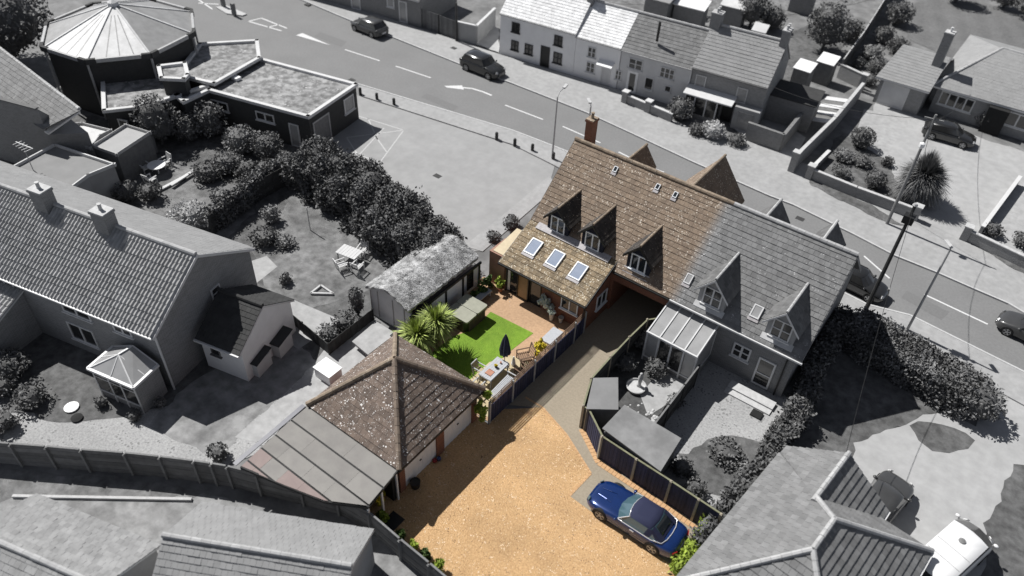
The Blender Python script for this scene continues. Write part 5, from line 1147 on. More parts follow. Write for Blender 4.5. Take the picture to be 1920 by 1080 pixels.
# ------------------------------------------------------------------ octagonal club building and flat roofs
OC = thing('octagonal_hall', 'dark octagonal hall with a pale eight-sided metal roof at top left', 'hall', (-62.1, 30.8, 0))
cx, cy, RO = -62.1, 30.8, 6.0; ang = [R(-101.5 + 45 * i) for i in range(8)]; oc = [Vector((cx + RO * math.cos(a), cy + RO * math.sin(a), 0)) for a in ang]
mb = MB(); mb.prism([(cx + (p.x - cx) * .97, cy + (p.y - cy) * .97) for p in oc], 0, 4.85); mb.build('wall', m_brickD, OC)
apz = A(208, 8, x=cx).z; apz = min(max(apz, 6.2), 9)
for i in range(8):
    a, b = oc[i] + Vector((0, 0, 5)), oc[(i + 1) % 8] + Vector((0, 0, 5)); top_ = Vector((cx, cy, apz))
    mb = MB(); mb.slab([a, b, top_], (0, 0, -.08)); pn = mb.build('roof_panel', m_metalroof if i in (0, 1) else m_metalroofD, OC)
    mb = MB(); mb.bar(a + (top_ - a) * .0 + Vector((0, 0, .03)), top_ + Vector((0, 0, .03)), .14, .07); mb.build('hip_cap', m_metalroof, OC, parent=pn)
    for k in ((.3, .52, .75) if i in (0, 1) else ()): 
        e = a.lerp(b, k); mb = MB(); tt = e.lerp(top_, .78); mb.bar(e + Vector((0, 0, .0)), tt + Vector((0, 0, .0)), .08, .016); mb.build('seam', m_metalroofD, OC, parent=pn)
    d = (b - a).normalized(); n_ = Vector((d.y, -d.x, 0)) * .12
    mb = MB(); mb.bar(a + d * .7 + n_ + Vector((0, 0, .02)), b - d * .7 + n_ + Vector((0, 0, .02)), .2, .3); mb.build('coping', m_metal, OC)
    mb = MB(); mb.bar(a + n_ - d * .05, a + d * .65 + n_, .26, .42); mb.build('corner_block', m_brickD, OC); mb = MB(); mb.bar(b + n_ + d * .05, b - d * .65 + n_, .26, .42); mb.build('corner_block', m_brickD, OC)
    mb = MB(); q = cx + (a.x - cx) * 1.0, cy + (a.y - cy) * 1.0; mb.tube([(q[0], q[1], 0), (q[0], q[1], 4.7)], .09, 8); mb.build('downpipe', m_metal, OC)
mb = MB(); mb.lathe((cx, cy, apz - .1), [(.45, 0), (.4, .25), (.1, .45)], 8); mb.build('finial', m_metalroof, OC)
FB = thing('club_building', 'dark brick club building with mossy flat roofs and pale copings', 'building', (-50, 33, 0))
def flatblock(root, px, z, m_w, m_top=None, inset=.25, cope=.3, coping=m_renderW):
    P = [G(x, y, z) for x, y in px]; k = MB(); k.prism([(p.x, p.y) for p in P], 0, z - .1); w_ = k.build('wall', m_w, root)
    k = MB(); k.prism([(p.x, p.y) for p in P], z - .098, z - .05); k.build('flat_roof', m_top or m_flat, root, parent=w_)
    for a, b in zip(P, P[1:] + P[:1]):
        k = MB(); d = (b - a).normalized(); k.bar(a - d * .14 + Vector((0, 0, .04)), b + d * .13 + Vector((0, 0, .04)), cope, .24); k.build('coping', coping, root, parent=w_)
    return P
M1 = flatblock(FB, [(404, 158), (487, 112), (667, 160), (578, 220), (392, 170), (345, 192), (330, 180)], 3.0, m_brickD)
flatblock(FB, [(350, 146), (402, 158), (486, 110), (482, 78), (376, 84), (345, 125)], 3.35, m_brickD)
flatblock(FB, [(193, 145), (196, 209), (268, 201), (335, 180), (300, 140)], 3.0, m_brickD)
flatblock(FB, [(298, 126), (347, 120), (352, 142), (345, 150), (303, 148)], 4.3, m_brickD)
wa, wb_ = M1[4], M1[3]; dw_ = (wb_ - wa).normalized(); wn_ = Vector((dw_.y, -dw_.x, 0))
for (q, w_, h_, z_, c_, dr) in (((410, 198), 1.9, .8, 1.5, 2, False), ((497, 217), 1.7, .75, 1.6, 2, False), ((556, 268), .9, 2.0, .05, 1, True)):
    p = hit(*q, wa, wn_); window(FB, (p.x, p.y, z_), wn_, w_, h_, c_, 1, m_whiteG, m_glassG if not dr else m_sglass, fw=.1, door=dr)
wc, wd_ = M1[3], M1[2]; de = (wd_ - wc).normalized(); wn2 = Vector((de.y, -de.x, 0))
p = hit(655, 205, wc, wn2); window(FB, (p.x, p.y, 1.2), wn2, 1.3, 1.3, 1, 1, m_whiteG, m_glassL, fw=.1)
p = hit(607, 265, wc, wn2); window(FB, (p.x, p.y, .05), wn2, 2.0, 2.3, 1, 1, m_metal, m_fence_gp, fw=.12, door=True)
p = G(228, 262); window(FB, (A(232, 255, z=.8).x, A(232, 255, z=.8).y, .8), (0.35, -1), 1.6, 1.5, 2, 1, m_whiteG, m_glassG, fw=.09)
t = thing('roof_vent', 'small white box standing on the mossy flat roof', 'vent', G(443, 147, 3.0)); k = MB(); p = G(443, 148, 3.0); k.box(p.x - .35, p.x + .35, p.y - .25, p.y + .25, 2.97, 3.2); k.build('vent_box', m_white, t)
# buildings at the far left edge
def polyhouse(name, label, cat, faces, m_t, m_w, gauge=.34, eave_z=None, tiles=True):
    t = thing(name, label, cat, (faces[0][0].x, faces[0][0].y, 0)); dk = MB()
    for f in faces: roof_deck(t, f, None, .12, mb=dk)
    r_ = dk.build('roof', m_whiteG if tiles else m_t, t)
    if tiles:
        for f in faces: roof_face(t, r_, f, m_t, gauge, .3)
    return t, r_
f1 = [G(52, 133, 5.4), G(150, 208, 5.4), G(92, 249, 3.6), G(-60, 190, 3.6), G(-40, 110, 5.4)]
L1, r_ = polyhouse('house', 'grey tiled house roof at the left edge below the octagonal hall', 'house', [[G(150, 208, 5.4), G(-40, 62, 5.4), G(-140, 110, 3.8), G(90, 250, 3.8)]], m_tile_slate, m_renderM)
q = [G(150, 208, 5.3), G(-40, 62, 5.3), G(-140, 110, 3.7), G(90, 250, 3.7)]; k = MB(); k.prism([(p.x, p.y) for p in q], 0, 3.6); k.build('wall', m_brickG, L1); ridge_line(L1, r_, q[0] + Vector((0, 0, .15)), q[1] + Vector((0, 0, .15)), m_ridge_g)
w1_ = Vector((-53.55, 19.24, 0)); wd2 = Vector((3.05, .9, 0)).normalized(); w0_ = w1_ - wd2 * 9; wb2 = Vector((-wd2.y, wd2.x, 0)) * 3
L2 = thing('house', 'tall dark brick wall of a house at the left edge above the flat-roofed extension', 'house', w0_)
k = MB(); Zt, Zb = 5.55, 1.9; k.add([w0_, w1_, w1_ + wb2, w0_ + wb2] + [w0_ + Vector((0, 0, Zt)), w1_ + Vector((0, 0, Zt)), w1_ + wb2 + Vector((0, 0, Zb)), w0_ + wb2 + Vector((0, 0, Zb))], [(0, 3, 2, 1), (4, 5, 6, 7), (0, 1, 5, 4), (1, 2, 6, 5), (2, 3, 7, 6), (3, 0, 4, 7)]); k.build('wall', m_brickG, L2)
k = MB(); k.bar(w0_ + Vector((0, 0, Zt + .04)), w1_ + Vector((0, 0, Zt + .04)), .3, .1); k.build('eaves_board', m_fence_g, L2)
E1 = thing('flat_roof_extension', 'plain grey flat-roofed extension behind the left house with white edge trim', 'extension', G(120, 310))
flatblock(E1, [(5, 326), (103, 273), (214, 310), (165, 330), (130, 356), (30, 345)], 2.7, m_renderM, gmat('plain_felt', .22, .19, scale=1), cope=.1)
ae = thing('tv_aerial', 'white satellite dish and aerial on a thin mast above the flat extension', 'aerial', G(62, 350)); p = G(62, 318, 2.7); k = MB(); k.tube([(p.x, p.y, 2.6), (p.x, p.y, 4.6)], .03, 6); k.build('mast', m_metal, ae)
k = MB(); k.bar((p.x - .9, p.y, 4.5), (p.x + .9, p.y + .2, 4.6), .05); 
for i in range(5): k.bar((p.x - .7 + .35 * i, p.y - .3, 4.5), (p.x - .7 + .35 * i, p.y + .3, 4.5), .03)
k.build('aerial_array', m_whiteG, ae, kind='stuff')
S1 = thing('shed', 'shed with bright white sheet roof behind the flat extension', 'shed', G(150, 262)); flatblock(S1, [(118, 234), (155, 233), (208, 246), (188, 256), (170, 279), (111, 266)], 2.4, m_fence_g, m_metalroof, cope=.06, coping=m_metal)
S2 = thing('shed', 'shed with plain light grey roof beside the white-roofed shed', 'shed', G(225, 275)); flatblock(S2, [(174, 275), (236, 236), (281, 250), (219, 291)], 2.4, m_fence_g, gmat('pale_felt', .36, .33, scale=1), cope=.05, coping=m_metal)
wall('garden_wall', 'pale capped screen wall from the grey shed towards the club building', [tuple(G(232, 320)[:2]), tuple(G(296, 285)[:2])], 1.8, m_fence_g, m_renderW, th=.1)

# ------------------------------------------------------------------ terrace of cottages across the road
a6 = R(6.6); vx = Vector((math.cos(a6), math.sin(a6), 0)); vy = Vector((-vx.y, vx.x, 0)); O6 = Vector((-42.4, 56.7, 0)); cn = -vy
def lx(px, py, z): return (A(px, py, z=z) - O6).dot(vx)
HA = thing('cottage', 'long white cottage with lichen-white roof and a black door', 'cottage', O6, a6)
gablehouse(HA, 7.9, 5.8, 4.15, 6.5, m_cott, m_tile_white, over=.15, end=.03, gauge=.3, jit=.004, fascia=m_metal)
HB = thing('cottage', 'narrow white cottage with white canopy over its door', 'cottage', O6 + vx * 7.93, a6)
gablehouse(HB, 4.4, 5.8, 3.95, 6.1, m_cott, m_tile_white, over=.15, end=.03, gauge=.3, jit=.004, fascia=m_metal)
HC = thing('cottage', 'pale cottage with grey tiled roof and bent black flue', 'cottage', O6 + vx * 12.4, a6)
gablehouse(HC, 6.5, 5.8, 3.9, 6.1, m_renderW, m_tile_slate, over=.15, end=.03, gauge=.34, fascia=m_metal)
HD = thing('cottage', 'dark brick cottage at the right end of the terrace with two chimneys', 'cottage', O6 + vx * 18.95 + vy * .1, a6)
gablehouse(HD, 6.4, 6.4, 4.1, 6.6, m_brickM, m_tile_pale, over=.2, end=.05, gauge=.34, fascia=m_fence_g)
W6 = [(HA, (967, 58), .85, .95, 2.55, 2, m_fence_gd), (HA, (1047, 76), .85, .95, 2.45, 2, m_fence_gd), (HA, (965, 96), .8, .95, .8, 2, m_fence_gd), (HA, (991, 101), .85, 1.0, .8, 2, m_fence_gd), (HA, (1045, 116), .9, 1.05, .75, 2, m_fence_gd),
      (HB, (1110, 97), .8, .95, 2.25, 2, m_whiteG), (HB, (1106, 138), .85, 1.0, .8, 2, m_whiteG), (HC, (1193, 115), 1.3, .95, 2.3, 2, m_whiteG), (HC, (1252, 133), 1.3, .95, 2.3, 3, m_whiteG), (HC, (1214, 172), .8, 1.15, .8, 1, m_whiteG), (HC, (1158, 152), .6, .9, .9, 2, m_whiteG), (HC, (1250, 178), .6, .6, 1.1, 1, m_whiteG),
      (HD, (1314, 150), .9, 1.3, 2.1, 1, m_renderW), (HD, (1392, 172), .9, 1.3, 2.0, 1, m_renderW)]
for (rt_, q, w_, h_, z_, c_, fm_) in W6:
    pt = O6 + (vy * .1 if rt_ is HD else Vector((0, 0, 0))); p = hit(*q, pt, cn); window(rt_, (p.x, p.y, z_), cn, w_, h_, c_, 2 if c_ > 1 else 1, fm_, m_glassG if fm_ is not m_renderW else m_glassL, fw=.07)
p = hit(1021, 118, O6, cn); window(HA, (p.x, p.y, .05), cn, .95, 2.0, 1, 1, m_fence_gd, m_dark, fw=.08, door=True)
p = hit(1134, 150, O6, cn); window(HB, (p.x, p.y, .05), cn, .9, 1.95, 1, 1, m_whiteG, m_renderW, fw=.1, door=True)
k = MB(); q_ = p + cn * .45; k.tf = mroot((p.x, p.y, 0), a6); k.slab([(-.75, -.75, 2.05), (.75, -.75, 2.05), (.75, 0, 2.3), (-.75, 0, 2.3)], (0, 0, .06)); k.build('canopy', m_white, HB)
p = hit(1183, 165, O6, cn); window(HC, (p.x, p.y, .05), cn, 1.0, 2.05, 1, 1, m_white, m_glassG, fw=.22, door=True)
# flue
p = G(1232, 75, 5.0); k = MB(); k.tube([(p.x, p.y, 4.9), (p.x, p.y, 6.6)], .12, 8); k.build('flue', m_dark, HC); 
p = O6 + vx * 7.8 + vy * 2.9; chimney(HA, p.x, p.y, 5.6, 7.4, .6, 1.1, m_brickG, 2, m_fence_g, m_fence_g, a6)
p = O6 + vx * 19.2 + vy * 3.3; chimney(HD, p.x, p.y, 5.8, 7.7, .9, .8, m_brickG, 2, m_ridge_g, m_ridge_g, a6)
p = O6 + vx * 25.1 + vy * 3.3; chimney(HD, p.x, p.y, 5.2, 7.7, .6, .9, m_brickG, 2, m_ridge_g, m_ridge_g, a6)
TD = mroot(O6 + vx * 18.95 + vy * .1, a6)
k = MB(TD); k.box(.1, 3.0, -1.1, -.02, .4, 2.0); k.build('bay', m_glassG, HD); k = MB(TD); k.box(.1, 3.0, -1.12, -.02, 0, .4); k.build('bay_base', m_brickG, HD)
k = MB(TD); k.slab([(-.1, -1.3, 2.0), (4.2, -1.3, 2.0), (4.2, 0, 2.3), (-.1, 0, 2.3)], (0, 0, .1)); k.build('canopy', m_whiteG, HD)
for x_ in (.12, 1.0, 2.0, 2.95): k = MB(TD); k.box(x_ - .05, x_ + .05, -1.16, -1.1, .4, 1.99); k.build('mullion', m_whiteG, HD)
k = MB(TD); k.box(3.2, 4.1, -.08, -.02, .02, 2.0); k.build('door', m_dark, HD)
k = MB(TD); k.box(4.4, 6.5, -.9, -.02, 0, 2.0); k.build('front_bay', m_renderM, HD); k = MB(TD); k.box(4.8, 6.1, -.96, -.9, .7, 1.7); k.build('bay_window', m_glassL, HD)
k = MB(TD); k.box(6.41, 10.2, 2.0, 5.0, 0, 2.4); k.build('rear_extension', m_brickG, HD)
k = MB(TD); k.slab([(6.42, 1.9, 2.42), (10.3, 1.9, 2.42), (10.3, 5.1, 2.5), (6.42, 5.1, 2.5)], (0, 0, .08)); k.build('extension_roof', m_tile_dk, HD)
wall('front_wall', 'low brick front wall with piers before the pale cottage', [tuple(G(1171, 193)[:2]), tuple(G(1258, 230)[:2])], .8, m_brickM, m_renderW, piers=[tuple(G(1171, 193)[:2]), tuple(G(1214, 211)[:2])])
# garages and yard left of the cottages
BG = thing('brick_outhouse', 'brick outhouse with pale doors at the top edge behind the hatchback', 'outhouse', G(690, 15)); 
k = MB(); b0, b1 = G(600, 0), G(790, 52); db = (b1 - b0).normalized(); nb_ = Vector((-db.y, db.x, 0)); k.prism([tuple(v[:2]) for v in (b0 - db * 8, b1, b1 + nb_ * 7, b0 - db * 8 + nb_ * 7)], 0, 2.9); k.build('wall', m_brickG, BG)
ff = [b0 - db * 8.3 - nb_ * .3 + Vector((0, 0, 2.8)), b1 - nb_ * .3 + Vector((0, 0, 2.8)), b1 + nb_ * 3.5 + Vector((0, 0, 5)), b0 - db * 8.3 + nb_ * 3.5 + Vector((0, 0, 5))]; r_ = roof_deck(BG, ff, m_whiteG, .12); roof_face(BG, r_, ff, m_tile_slate, .34, .3)
for q, w_, h_, z_, dr in (((668, 12), 1.2, 2.1, .05, True), ((757, 40), 1.0, 2.2, .05, True), ((733, 12), .9, 1.0, 1.3, False)):
    p = hit(*q, b0, -nb_); window(BG, (p.x, p.y, z_), -nb_, w_, h_, 1, 1, m_whiteG, m_sglass, fw=.12, door=dr)
fence('board_gate_fence', 'dark boarded yard fence between the outhouse and the block wall', [tuple(G(790, 50)[:2]), tuple(G(858, 76)[:2])], 1.9, m_fence_g, m_fence_gd, 'v', .2, .14, 2.2)
wall('block_wall', 'plain rendered yard wall beside the white cottage', [tuple(G(858, 76)[:2]), tuple(G(893, 84)[:2]), tuple(G(927, 50)[:2])], 1.9, m_renderM, m_whiteG, th=.2)
sheet('yard', [tuple(G(*q)[:2]) for q in ((893, 86), (935, 100), (935, 60), (925, 50))], .108, m_drive_g)

# ------------------------------------------------------------------ bungalow top right
BR = thing('bungalow', 'hipped-roof bungalow with tall chimney and white garage door at top right', 'bungalow', (-11, 71.6, 0))
k = MB(); k.box(-11.1, -7.2, 71.7, 76, 0, 2.45); k.box(-6.6, 9, 73.4, 84, 0, 2.45); k.build('wall', m_brickM, BR)
ga = [Vector((-11.5, 71.2, 2.5)), Vector((-6.9, 71.3, 2.5)), Vector((-6.9, 75.6, 4.1)), Vector((-11.0, 75.6, 4.1))]; gb = [Vector((-11.5, 80, 2.5)), Vector((-6.9, 80, 2.5)), Vector((-6.9, 75.6, 4.1)), Vector((-11.0, 75.6, 4.1))]
ap1, ap2 = G(1880, 92, 4.9), G(2050, 140, 4.9)
h0 = Vector((-7.1, 72.9, 2.5)); h1 = Vector((10, 73.6, 2.5)); h2_ = Vector((-7.1, 87, 2.5)); h3 = Vector((10, 87, 2.5))
faces = [ga, gb, [h0, h1, ap2, ap1], [h2_, h0, ap1], [h3, h2_, ap1, ap2]]; dk = MB()
for f in faces: roof_deck(BR, f, None, .14, mb=dk)
r_ = dk.build('roof', m_whiteG, BR)
for f in faces: roof_face(BR, r_, f, m_tile_pale, .36, .3, lift=.018 if f is ga else .006, jit=.004)
ridge_line(BR, r_, h0 + Vector((0, 0, .08)), ap1 + Vector((0, 0, .08)), m_ridge_g); ridge_line(BR, r_, ap1 + Vector((0, 0, .08)), ap2 + Vector((0, 0, .08)), m_ridge_g)
chimney(BR, -7.6, 74.6, 2.5, 6.7, .75, .75, m_brickG, 1, m_whiteG, m_stone)
gdo = hit(1672, 185, (-11, 71.7, 0), (0, -1)); window(BR, (gdo.x, 71.7, .05), (0, -1), 2.3, 2.1, 1, 1, m_whiteG, m_renderW, fw=.1, door=True)
for q, w_, c_ in (((1785, 208), 2.8, 4), ((1895, 250), 2.6, 2)): p = hit(*q, (-6, 73.4, 0), (0, -1)); window(BR, (p.x, 73.4, .9), (0, -1), w_, 1.25, c_, 1, m_whiteG, m_glassG, fw=.1)
k = MB(); k.box(-2.2, -.6, 72.6, 73.4, 0, 2.3); k.build('porch', m_darkin, BR)

# ------------------------------------------------------------------ bungalow bottom right
dN = G(1564, 974, 4.95); xb_ = Vector((math.cos(R(-6)), math.sin(R(-6)), 0)); yb_ = Vector((-xb_.y, xb_.x, 0)); D0 = Vector((dN.x, dN.y, 0))
BO = D0 + xb_ * 3.45 - yb_ * 5.35
BB = thing('bungalow', 'bungalow with hipped roof and smaller tiled wing at the bottom right corner', 'bungalow', BO, R(84))
rfb, TBB = gablehouse(BB, 8.75, 6.9, 2.55, 4.95, m_brickM, m_tile_slate, over=.28, end=.28, gauge=.34, ridgem=m_ridge_g, hip=(3.7, 3.7), lift=.05, jit=.004, deckm=m_fence_g, cuthip=.70)
WO = D0 + xb_ * 1.2 + yb_ * .9
BW = thing('bungalow_wing', 'small gabled tiled wing of the bottom right bungalow beside the dark grey car', 'bungalow', WO, R(84))
gablehouse(BW, 3.35, 4.6, 2.5, 4.2, m_brickM, m_tile_slate, over=.28, end=.12, gauge=.34, ridgem=m_ridge_g, lift=.05, jit=.004, deckm=m_fence_g)

# ------------------------------------------------------------------ roofs at the bottom left
for i, (r0, r1_, n_up, lab) in enumerate(((G(305, 1003, 4.2), G(660, 1061, 4.2), 2.45, 'low building with pale ridge running along the bottom edge left of centre'), (G(-60, 990, 4.0), G(190, 1100, 4.0), 2.6, 'pale tiled roof in the bottom left corner'))):
    d = (r1_ - r0).normalized(); n = Vector((-d.y, d.x, 0)); L_ = (r1_ - r0).length; o0 = Vector((r0.x, r0.y, 0)) - n * n_up + d * .1
    t = thing('outbuilding', lab, 'outbuilding', o0, math.atan2(d.y, d.x))
    gablehouse(t, L_ - .2, 2 * n_up, 2.6, 4.15 if i == 0 else 3.95, m_renderM, m_tile_pale if i == 0 else m_tile_blk, over=.2, end=.1, gauge=.28, tw=.26, jit=.012)
t = thing('bench_frame', 'pale metal frame on the ground by the curved fence', 'frame', G(655, 1000)); k = MB(); a, b = G(630, 990, .3), G(680, 1000, .3); s_ = Vector((.15, -.45, 0))
k.bar(a, b, .06); k.bar(a + s_, b + s_, .06); k.bar(a, a + s_, .06); k.bar(b, b + s_, .06); k.bar((a + b) / 2, (a + b) / 2 + s_, .06)
for q in (a, b, a + s_, b + s_): k.bar((q.x, q.y, 0), q, .05)
k.build('frame', m_metal, t, kind='stuff')

# ------------------------------------------------------------------ long curved boundary fence
cf = [tuple(A(*q, z=1.75)[:2]) for q in ((-80, 822), (18, 831), (85, 836), (150, 842), (232, 848), (298, 855), (362, 863), (395, 868), (425, 873), (480, 887), (562, 907), (630, 925), (692, 960), (750, 1010), (805, 1055), (870, 1110))]
fence('boundary_fence', 'long weathered fence curving along the bottom left of the property', cf, 1.72, m_fence_g, m_fence_gp, 'h', .29, .11, 3.0, cap=m_fence_gp, postside=-.07, post_h=-.1)

# ------------------------------------------------------------------ courtyard behind the drive fence
def lean_shed(name, label, pts, z, m_top, m_w):
    t = thing(name, label, 'shed', (pts[0].x, pts[0].y, 0)); k = MB(); k.prism([(p.x, p.y) for p in pts], 0, z - .15); k.build('wall', m_w, t)
    c = sum(pts, Vector()) / len(pts); k = MB(); k.slab([c + (p - c) * 1.06 + Vector((0, 0, (p - c).dot(Vector((-.05, .05, 0))))) for p in pts], (0, 0, .06)); k.build('roof', m_top, t); return t
lean_shed('shed', 'small shed with pitched pale roof tucked in the bend of the courtyard fence', [G(1101, 765, 1.9), G(1158, 766, 1.9), G(1157, 712, 1.9), G(1113, 713, 1.9)], 1.95, gmat('courtyard_felt', .22, .18, scale=1), m_fence_g)
lean_shed('shed', 'wide shed with flat mottled roof behind the drive fence', [G(1133, 806, 2), G(1172, 766, 2), G(1273, 822, 2), G(1237, 878, 2)], 2.0, gmat('mottled_felt', .24, .17, scale=1.2, big=.15), m_fence_g)
fence('dividing_fence', 'dark boarded fence running from the lean-to conservatory between the two grey gardens', [(-8.15, 30.2), (-8.1, 24.9)], 1.75, m_fence_gd, m_fence_gd, 'h', .3, .1, 1.8, cap=m_fence_g)
p = G(1192, 728); t = thing('fountain', 'round pale stone basin with a statue in the courtyard', 'fountain', (p.x, p.y, 0)); k = MB(); k.lathe((p.x, p.y, .01), [(.5, 0), (.58, .22), (.52, .24), (.48, .14)], 24); k.build('basin', m_stone, t)
k = MB(); k.lathe((p.x + .1, p.y + .15, .1), [(.16, 0), (.09, .2), (.12, .5), (.15, .75), (.07, .92), (.09, 1.05), (.03, 1.12)], 12); k.build('statue', m_stone, t, smooth=True)
p = G(1218, 655); t = thing('statue', 'pale stone figure by the glass lean-to', 'statue', (p.x, p.y, 0)); k = MB(); k.lathe((p.x, p.y, 0), [(.3, 0), (.28, .4), (.15, .5), (.2, .9), (.24, 1.2), (.1, 1.4), (.13, 1.55), (.03, 1.68)], 12); k.build('figure', m_stone, t, smooth=True)
p = G(1208, 782); t = thing('pebble_bed', 'round bed of pale stones behind the wide shed', 'flower bed', (p.x, p.y, 0))
for i in range(40):
    a = random.uniform(0, 6.28); r_ = random.uniform(.2, .9); k = MB(); s_ = random.uniform(.06, .14); k.lathe((p.x + r_ * math.cos(a) * 1.2, p.y + r_ * math.sin(a), 0), [(s_, 0), (s_ * .9, s_ * .5), (s_ * .4, s_ * .8)], 7); k.build('stone', m_stone, t)
t = thing('planter_tray', 'small dark tray on the pale gravel below the steps', 'tray', G(1418, 776)); p = G(1418, 778); k = MB(); k.box(p.x - .3, p.x + .3, p.y - .25, p.y + .25, .01, .12); k.build('tray', m_dark, t)

# ------------------------------------------------------------------ poles, lamps, bollards, boundary walls
def lamp(name, label, base, top, armpx=None, h=None, r=.07, m=m_metal):
    b = G(*base); z = h or A(*top, x=b.x).z if False else None
    lo, hi = 0, 15
    d = None
    for _ in range(40):
        z = (lo + hi) / 2; v = np.array([b.x, b.y, z - CAMH]); yy = 540 - FPX * (v @ CU) / (v @ CW)
        if yy > top[1]: lo = z
        else: hi = z
    t = thing(name, label, 'street lamp' if armpx else 'pole', (b.x, b.y, 0)); k = MB(); k.tube([(b.x, b.y, 0), (b.x, b.y, z)], r * 1.2, 8, r * .8); k.build('column', m, t)
    if armpx:
        e = A(*armpx, z=z + .15); k = MB(); k.tube([(b.x, b.y, z), (b.x + (e.x - b.x) * .3, b.y + (e.y - b.y) * .3, z + .25), e], r * .6, 6); k.build('arm', m, t)
        dd = (e - Vector((b.x, b.y, e.z))).normalized(); k = MB(); k.bar(e - dd * .1, e + dd * .55, .22, .12); k.build('lantern', m_stone, t)
    return t, z
lamp('street_lamp', 'tall slim street lamp at the kerb left of the brick chimney', (1035, 298), (1047, 182), (1058, 164))
t, z = lamp('street_lamp', 'street lamp standing behind the brick chimney', (1092, 330), (1096, 200), (1106, 192))
lamp('street_lamp', 'slim street lamp leaning over the road by the conifer hedge', (1700, 620), (1786, 468), (1782, 462))
t, z = lamp('utility_pole', 'grey utility pole beside the front garden wall with white insulators', (1662, 421), (1757, 215), r=.10, m=m_fence_gp); b = G(1662, 421)
k = MB(); k.bar((b.x - .6, b.y, z - .4), (b.x + .6, b.y, z - .3), .1); k.build('crossarm', m_fence_gp, t); k = MB(); k.lathe((b.x, b.y - .25, z - 2.4), [(.1, 0), (.18, .1), (.18, .35), (.08, .42)], 10); k.build('insulator', m_white, t)
t, z = lamp('telegraph_pole', 'dark wooden telegraph pole by the hedge at the right house end', (1622, 583), (1715, 385), r=.115, m=gmat('creosoted_wood', .035, .02)); b = G(1622, 583)
k = MB(); k.box(b.x - .3, b.x + .3, b.y - .25, b.y + .25, z - 1.2, z - .7); k.build('junction_box', m_dark, t); k = MB(); k.lathe((b.x, b.y, z), [(.16, 0), (.1, .12)], 8); k.build('pole_cap', m_metal, t)
for q, lab in (((858, 76), 'dark telegraph pole against the yard wall by the white cottage'), ):
    lamp('telegraph_pole', lab, (856, 78), (868, 5), r=.12, m=m_fence_gd)
BL = [(676, 178), (707, 188), (739, 198), (931, 262), (965, 274), (998, 284), (1037, 300)]
names = ['at the corner of the club building', 'second from the club building', 'third from the club building', 'fourth along, mid-way beside the car park', 'fifth along beside the car park', 'sixth along beside the car park', 'by the slim lamp column']
for q, nm in zip(BL, names):
    p = G(*q); k = MB(); k.lathe((p.x, p.y, .0), [(.13, 0), (.13, .62), (.10, .68), (.02, .70)], 10); o = solo('bollard', k, m_fence_gd, 'short dark bollard ' + nm, 'bollard', 'bollards between road and car park')
for q, lab in (((440, 30), 'dark bollard on the white traffic island'), ((420, 14), 'second dark bollard at the top of the traffic island')):
    p = G(*q); k = MB(); k.box(p.x - .2, p.x + .2, p.y - .15, p.y + .15, .12, 1.3); t = solo('island_bollard', k, m_fence_gp, lab, 'bollard')
WR = [tuple(G(*q)[:2]) for q in ((1515, 335), (1600, 370), (1712, 412))]
wall('front_wall', 'grey brick front wall below the rockery garden on the right', WR, .9, m_brickM, m_stone, piers=[WR[0], WR[-1]])
WR = [tuple(G(*q)[:2]) for q in ((1805, 450), (1920, 505), (2060, 570))]
wall('front_wall', 'grey brick front wall at the right edge beside the pale forecourt', WR, .9, m_brickM, m_stone, piers=[WR[0]])
wall('side_wall', 'long pale capped wall rising between brick cottage yard and bungalow drive', [tuple(G(*q)[:2]) for q in ((1483, 322), (1555, 250), (1608, 185))], 1.5, m_brickM, m_stone, piers=[tuple(G(1483, 322)[:2])])
wall('side_wall', 'short capped wall crossing below the rockery shrubs', [tuple(G(*q)[:2]) for q in ((1570, 145), (1612, 165))], 1.3, m_brickM, m_stone, piers=[tuple(G(1612, 170)[:2])])
fence('garden_fence', 'long straight boarded fence receding to the top edge between far gardens', [tuple(G(*q)[:2]) for q in ((1570, 145), (1610, 90), (1650, 25), (1700, -50))], 1.8, m_fence_g, m_fence_gp, 'v', .25, .12, 2.4, cap=m_stone)
wall('forecourt_wall', 'straight pale kerb wall beside the forecourt at the right edge', [tuple(G(*q)[:2]) for q in ((1835, 440), (1905, 345))], .7, m_brickM, m_renderW)
wall('rockery_edge', 'short pale wall on the left side of the rockery garden', [tuple(G(*q)[:2]) for q in ((1515, 330), (1550, 295))], .6, m_brickM, m_renderW)
wall('garden_wall', 'brick yard wall right of the dark brick cottage', [tuple(G(*q)[:2]) for q in ((1395, 262), (1460, 285), (1500, 235))], 1.6, m_brickG, m_fence_gp)
for q, s_, lab in (((1497, 165), .75, 'shed with bright white roof in the yard behind the brick cottage'), ((1540, 152), .75, 'second white-roofed shed touching the capped wall')):
    p = G(*q); t = thing('shed', lab, 'shed', (p.x, p.y, 0)); k = MB(); k.box(p.x - s_, p.x + s_, p.y - s_, p.y + s_, 0, 2.0); k.build('wall', m_fence_g, t)
    k = MB(); k.slab([(p.x - s_ * 1.1, p.y - s_ * 1.1, 2.02), (p.x + s_ * 1.1, p.y - s_ * 1.1, 2.02), (p.x + s_ * 1.1, p.y + s_ * 1.1, 2.35), (p.x - s_ * 1.1, p.y + s_ * 1.1, 2.35)], (0, 0, .06)); k.build('roof', m_white, t)
t = thing('timber_stack', 'stack of pale boards leaning inside the capped wall', 'boards', G(1555, 225))
for i in range(4): p = G(1535 + 10 * i, 240 - 13 * i); k = MB(); k.slab([(p.x - 1.0, p.y - .35, .5), (p.x + 1.0, p.y - .35, .9), (p.x + 1.0, p.y + .3, .95), (p.x - 1.0, p.y + .3, .55)], (0, 0, .06)); k.build('board', m_whiteG, t)
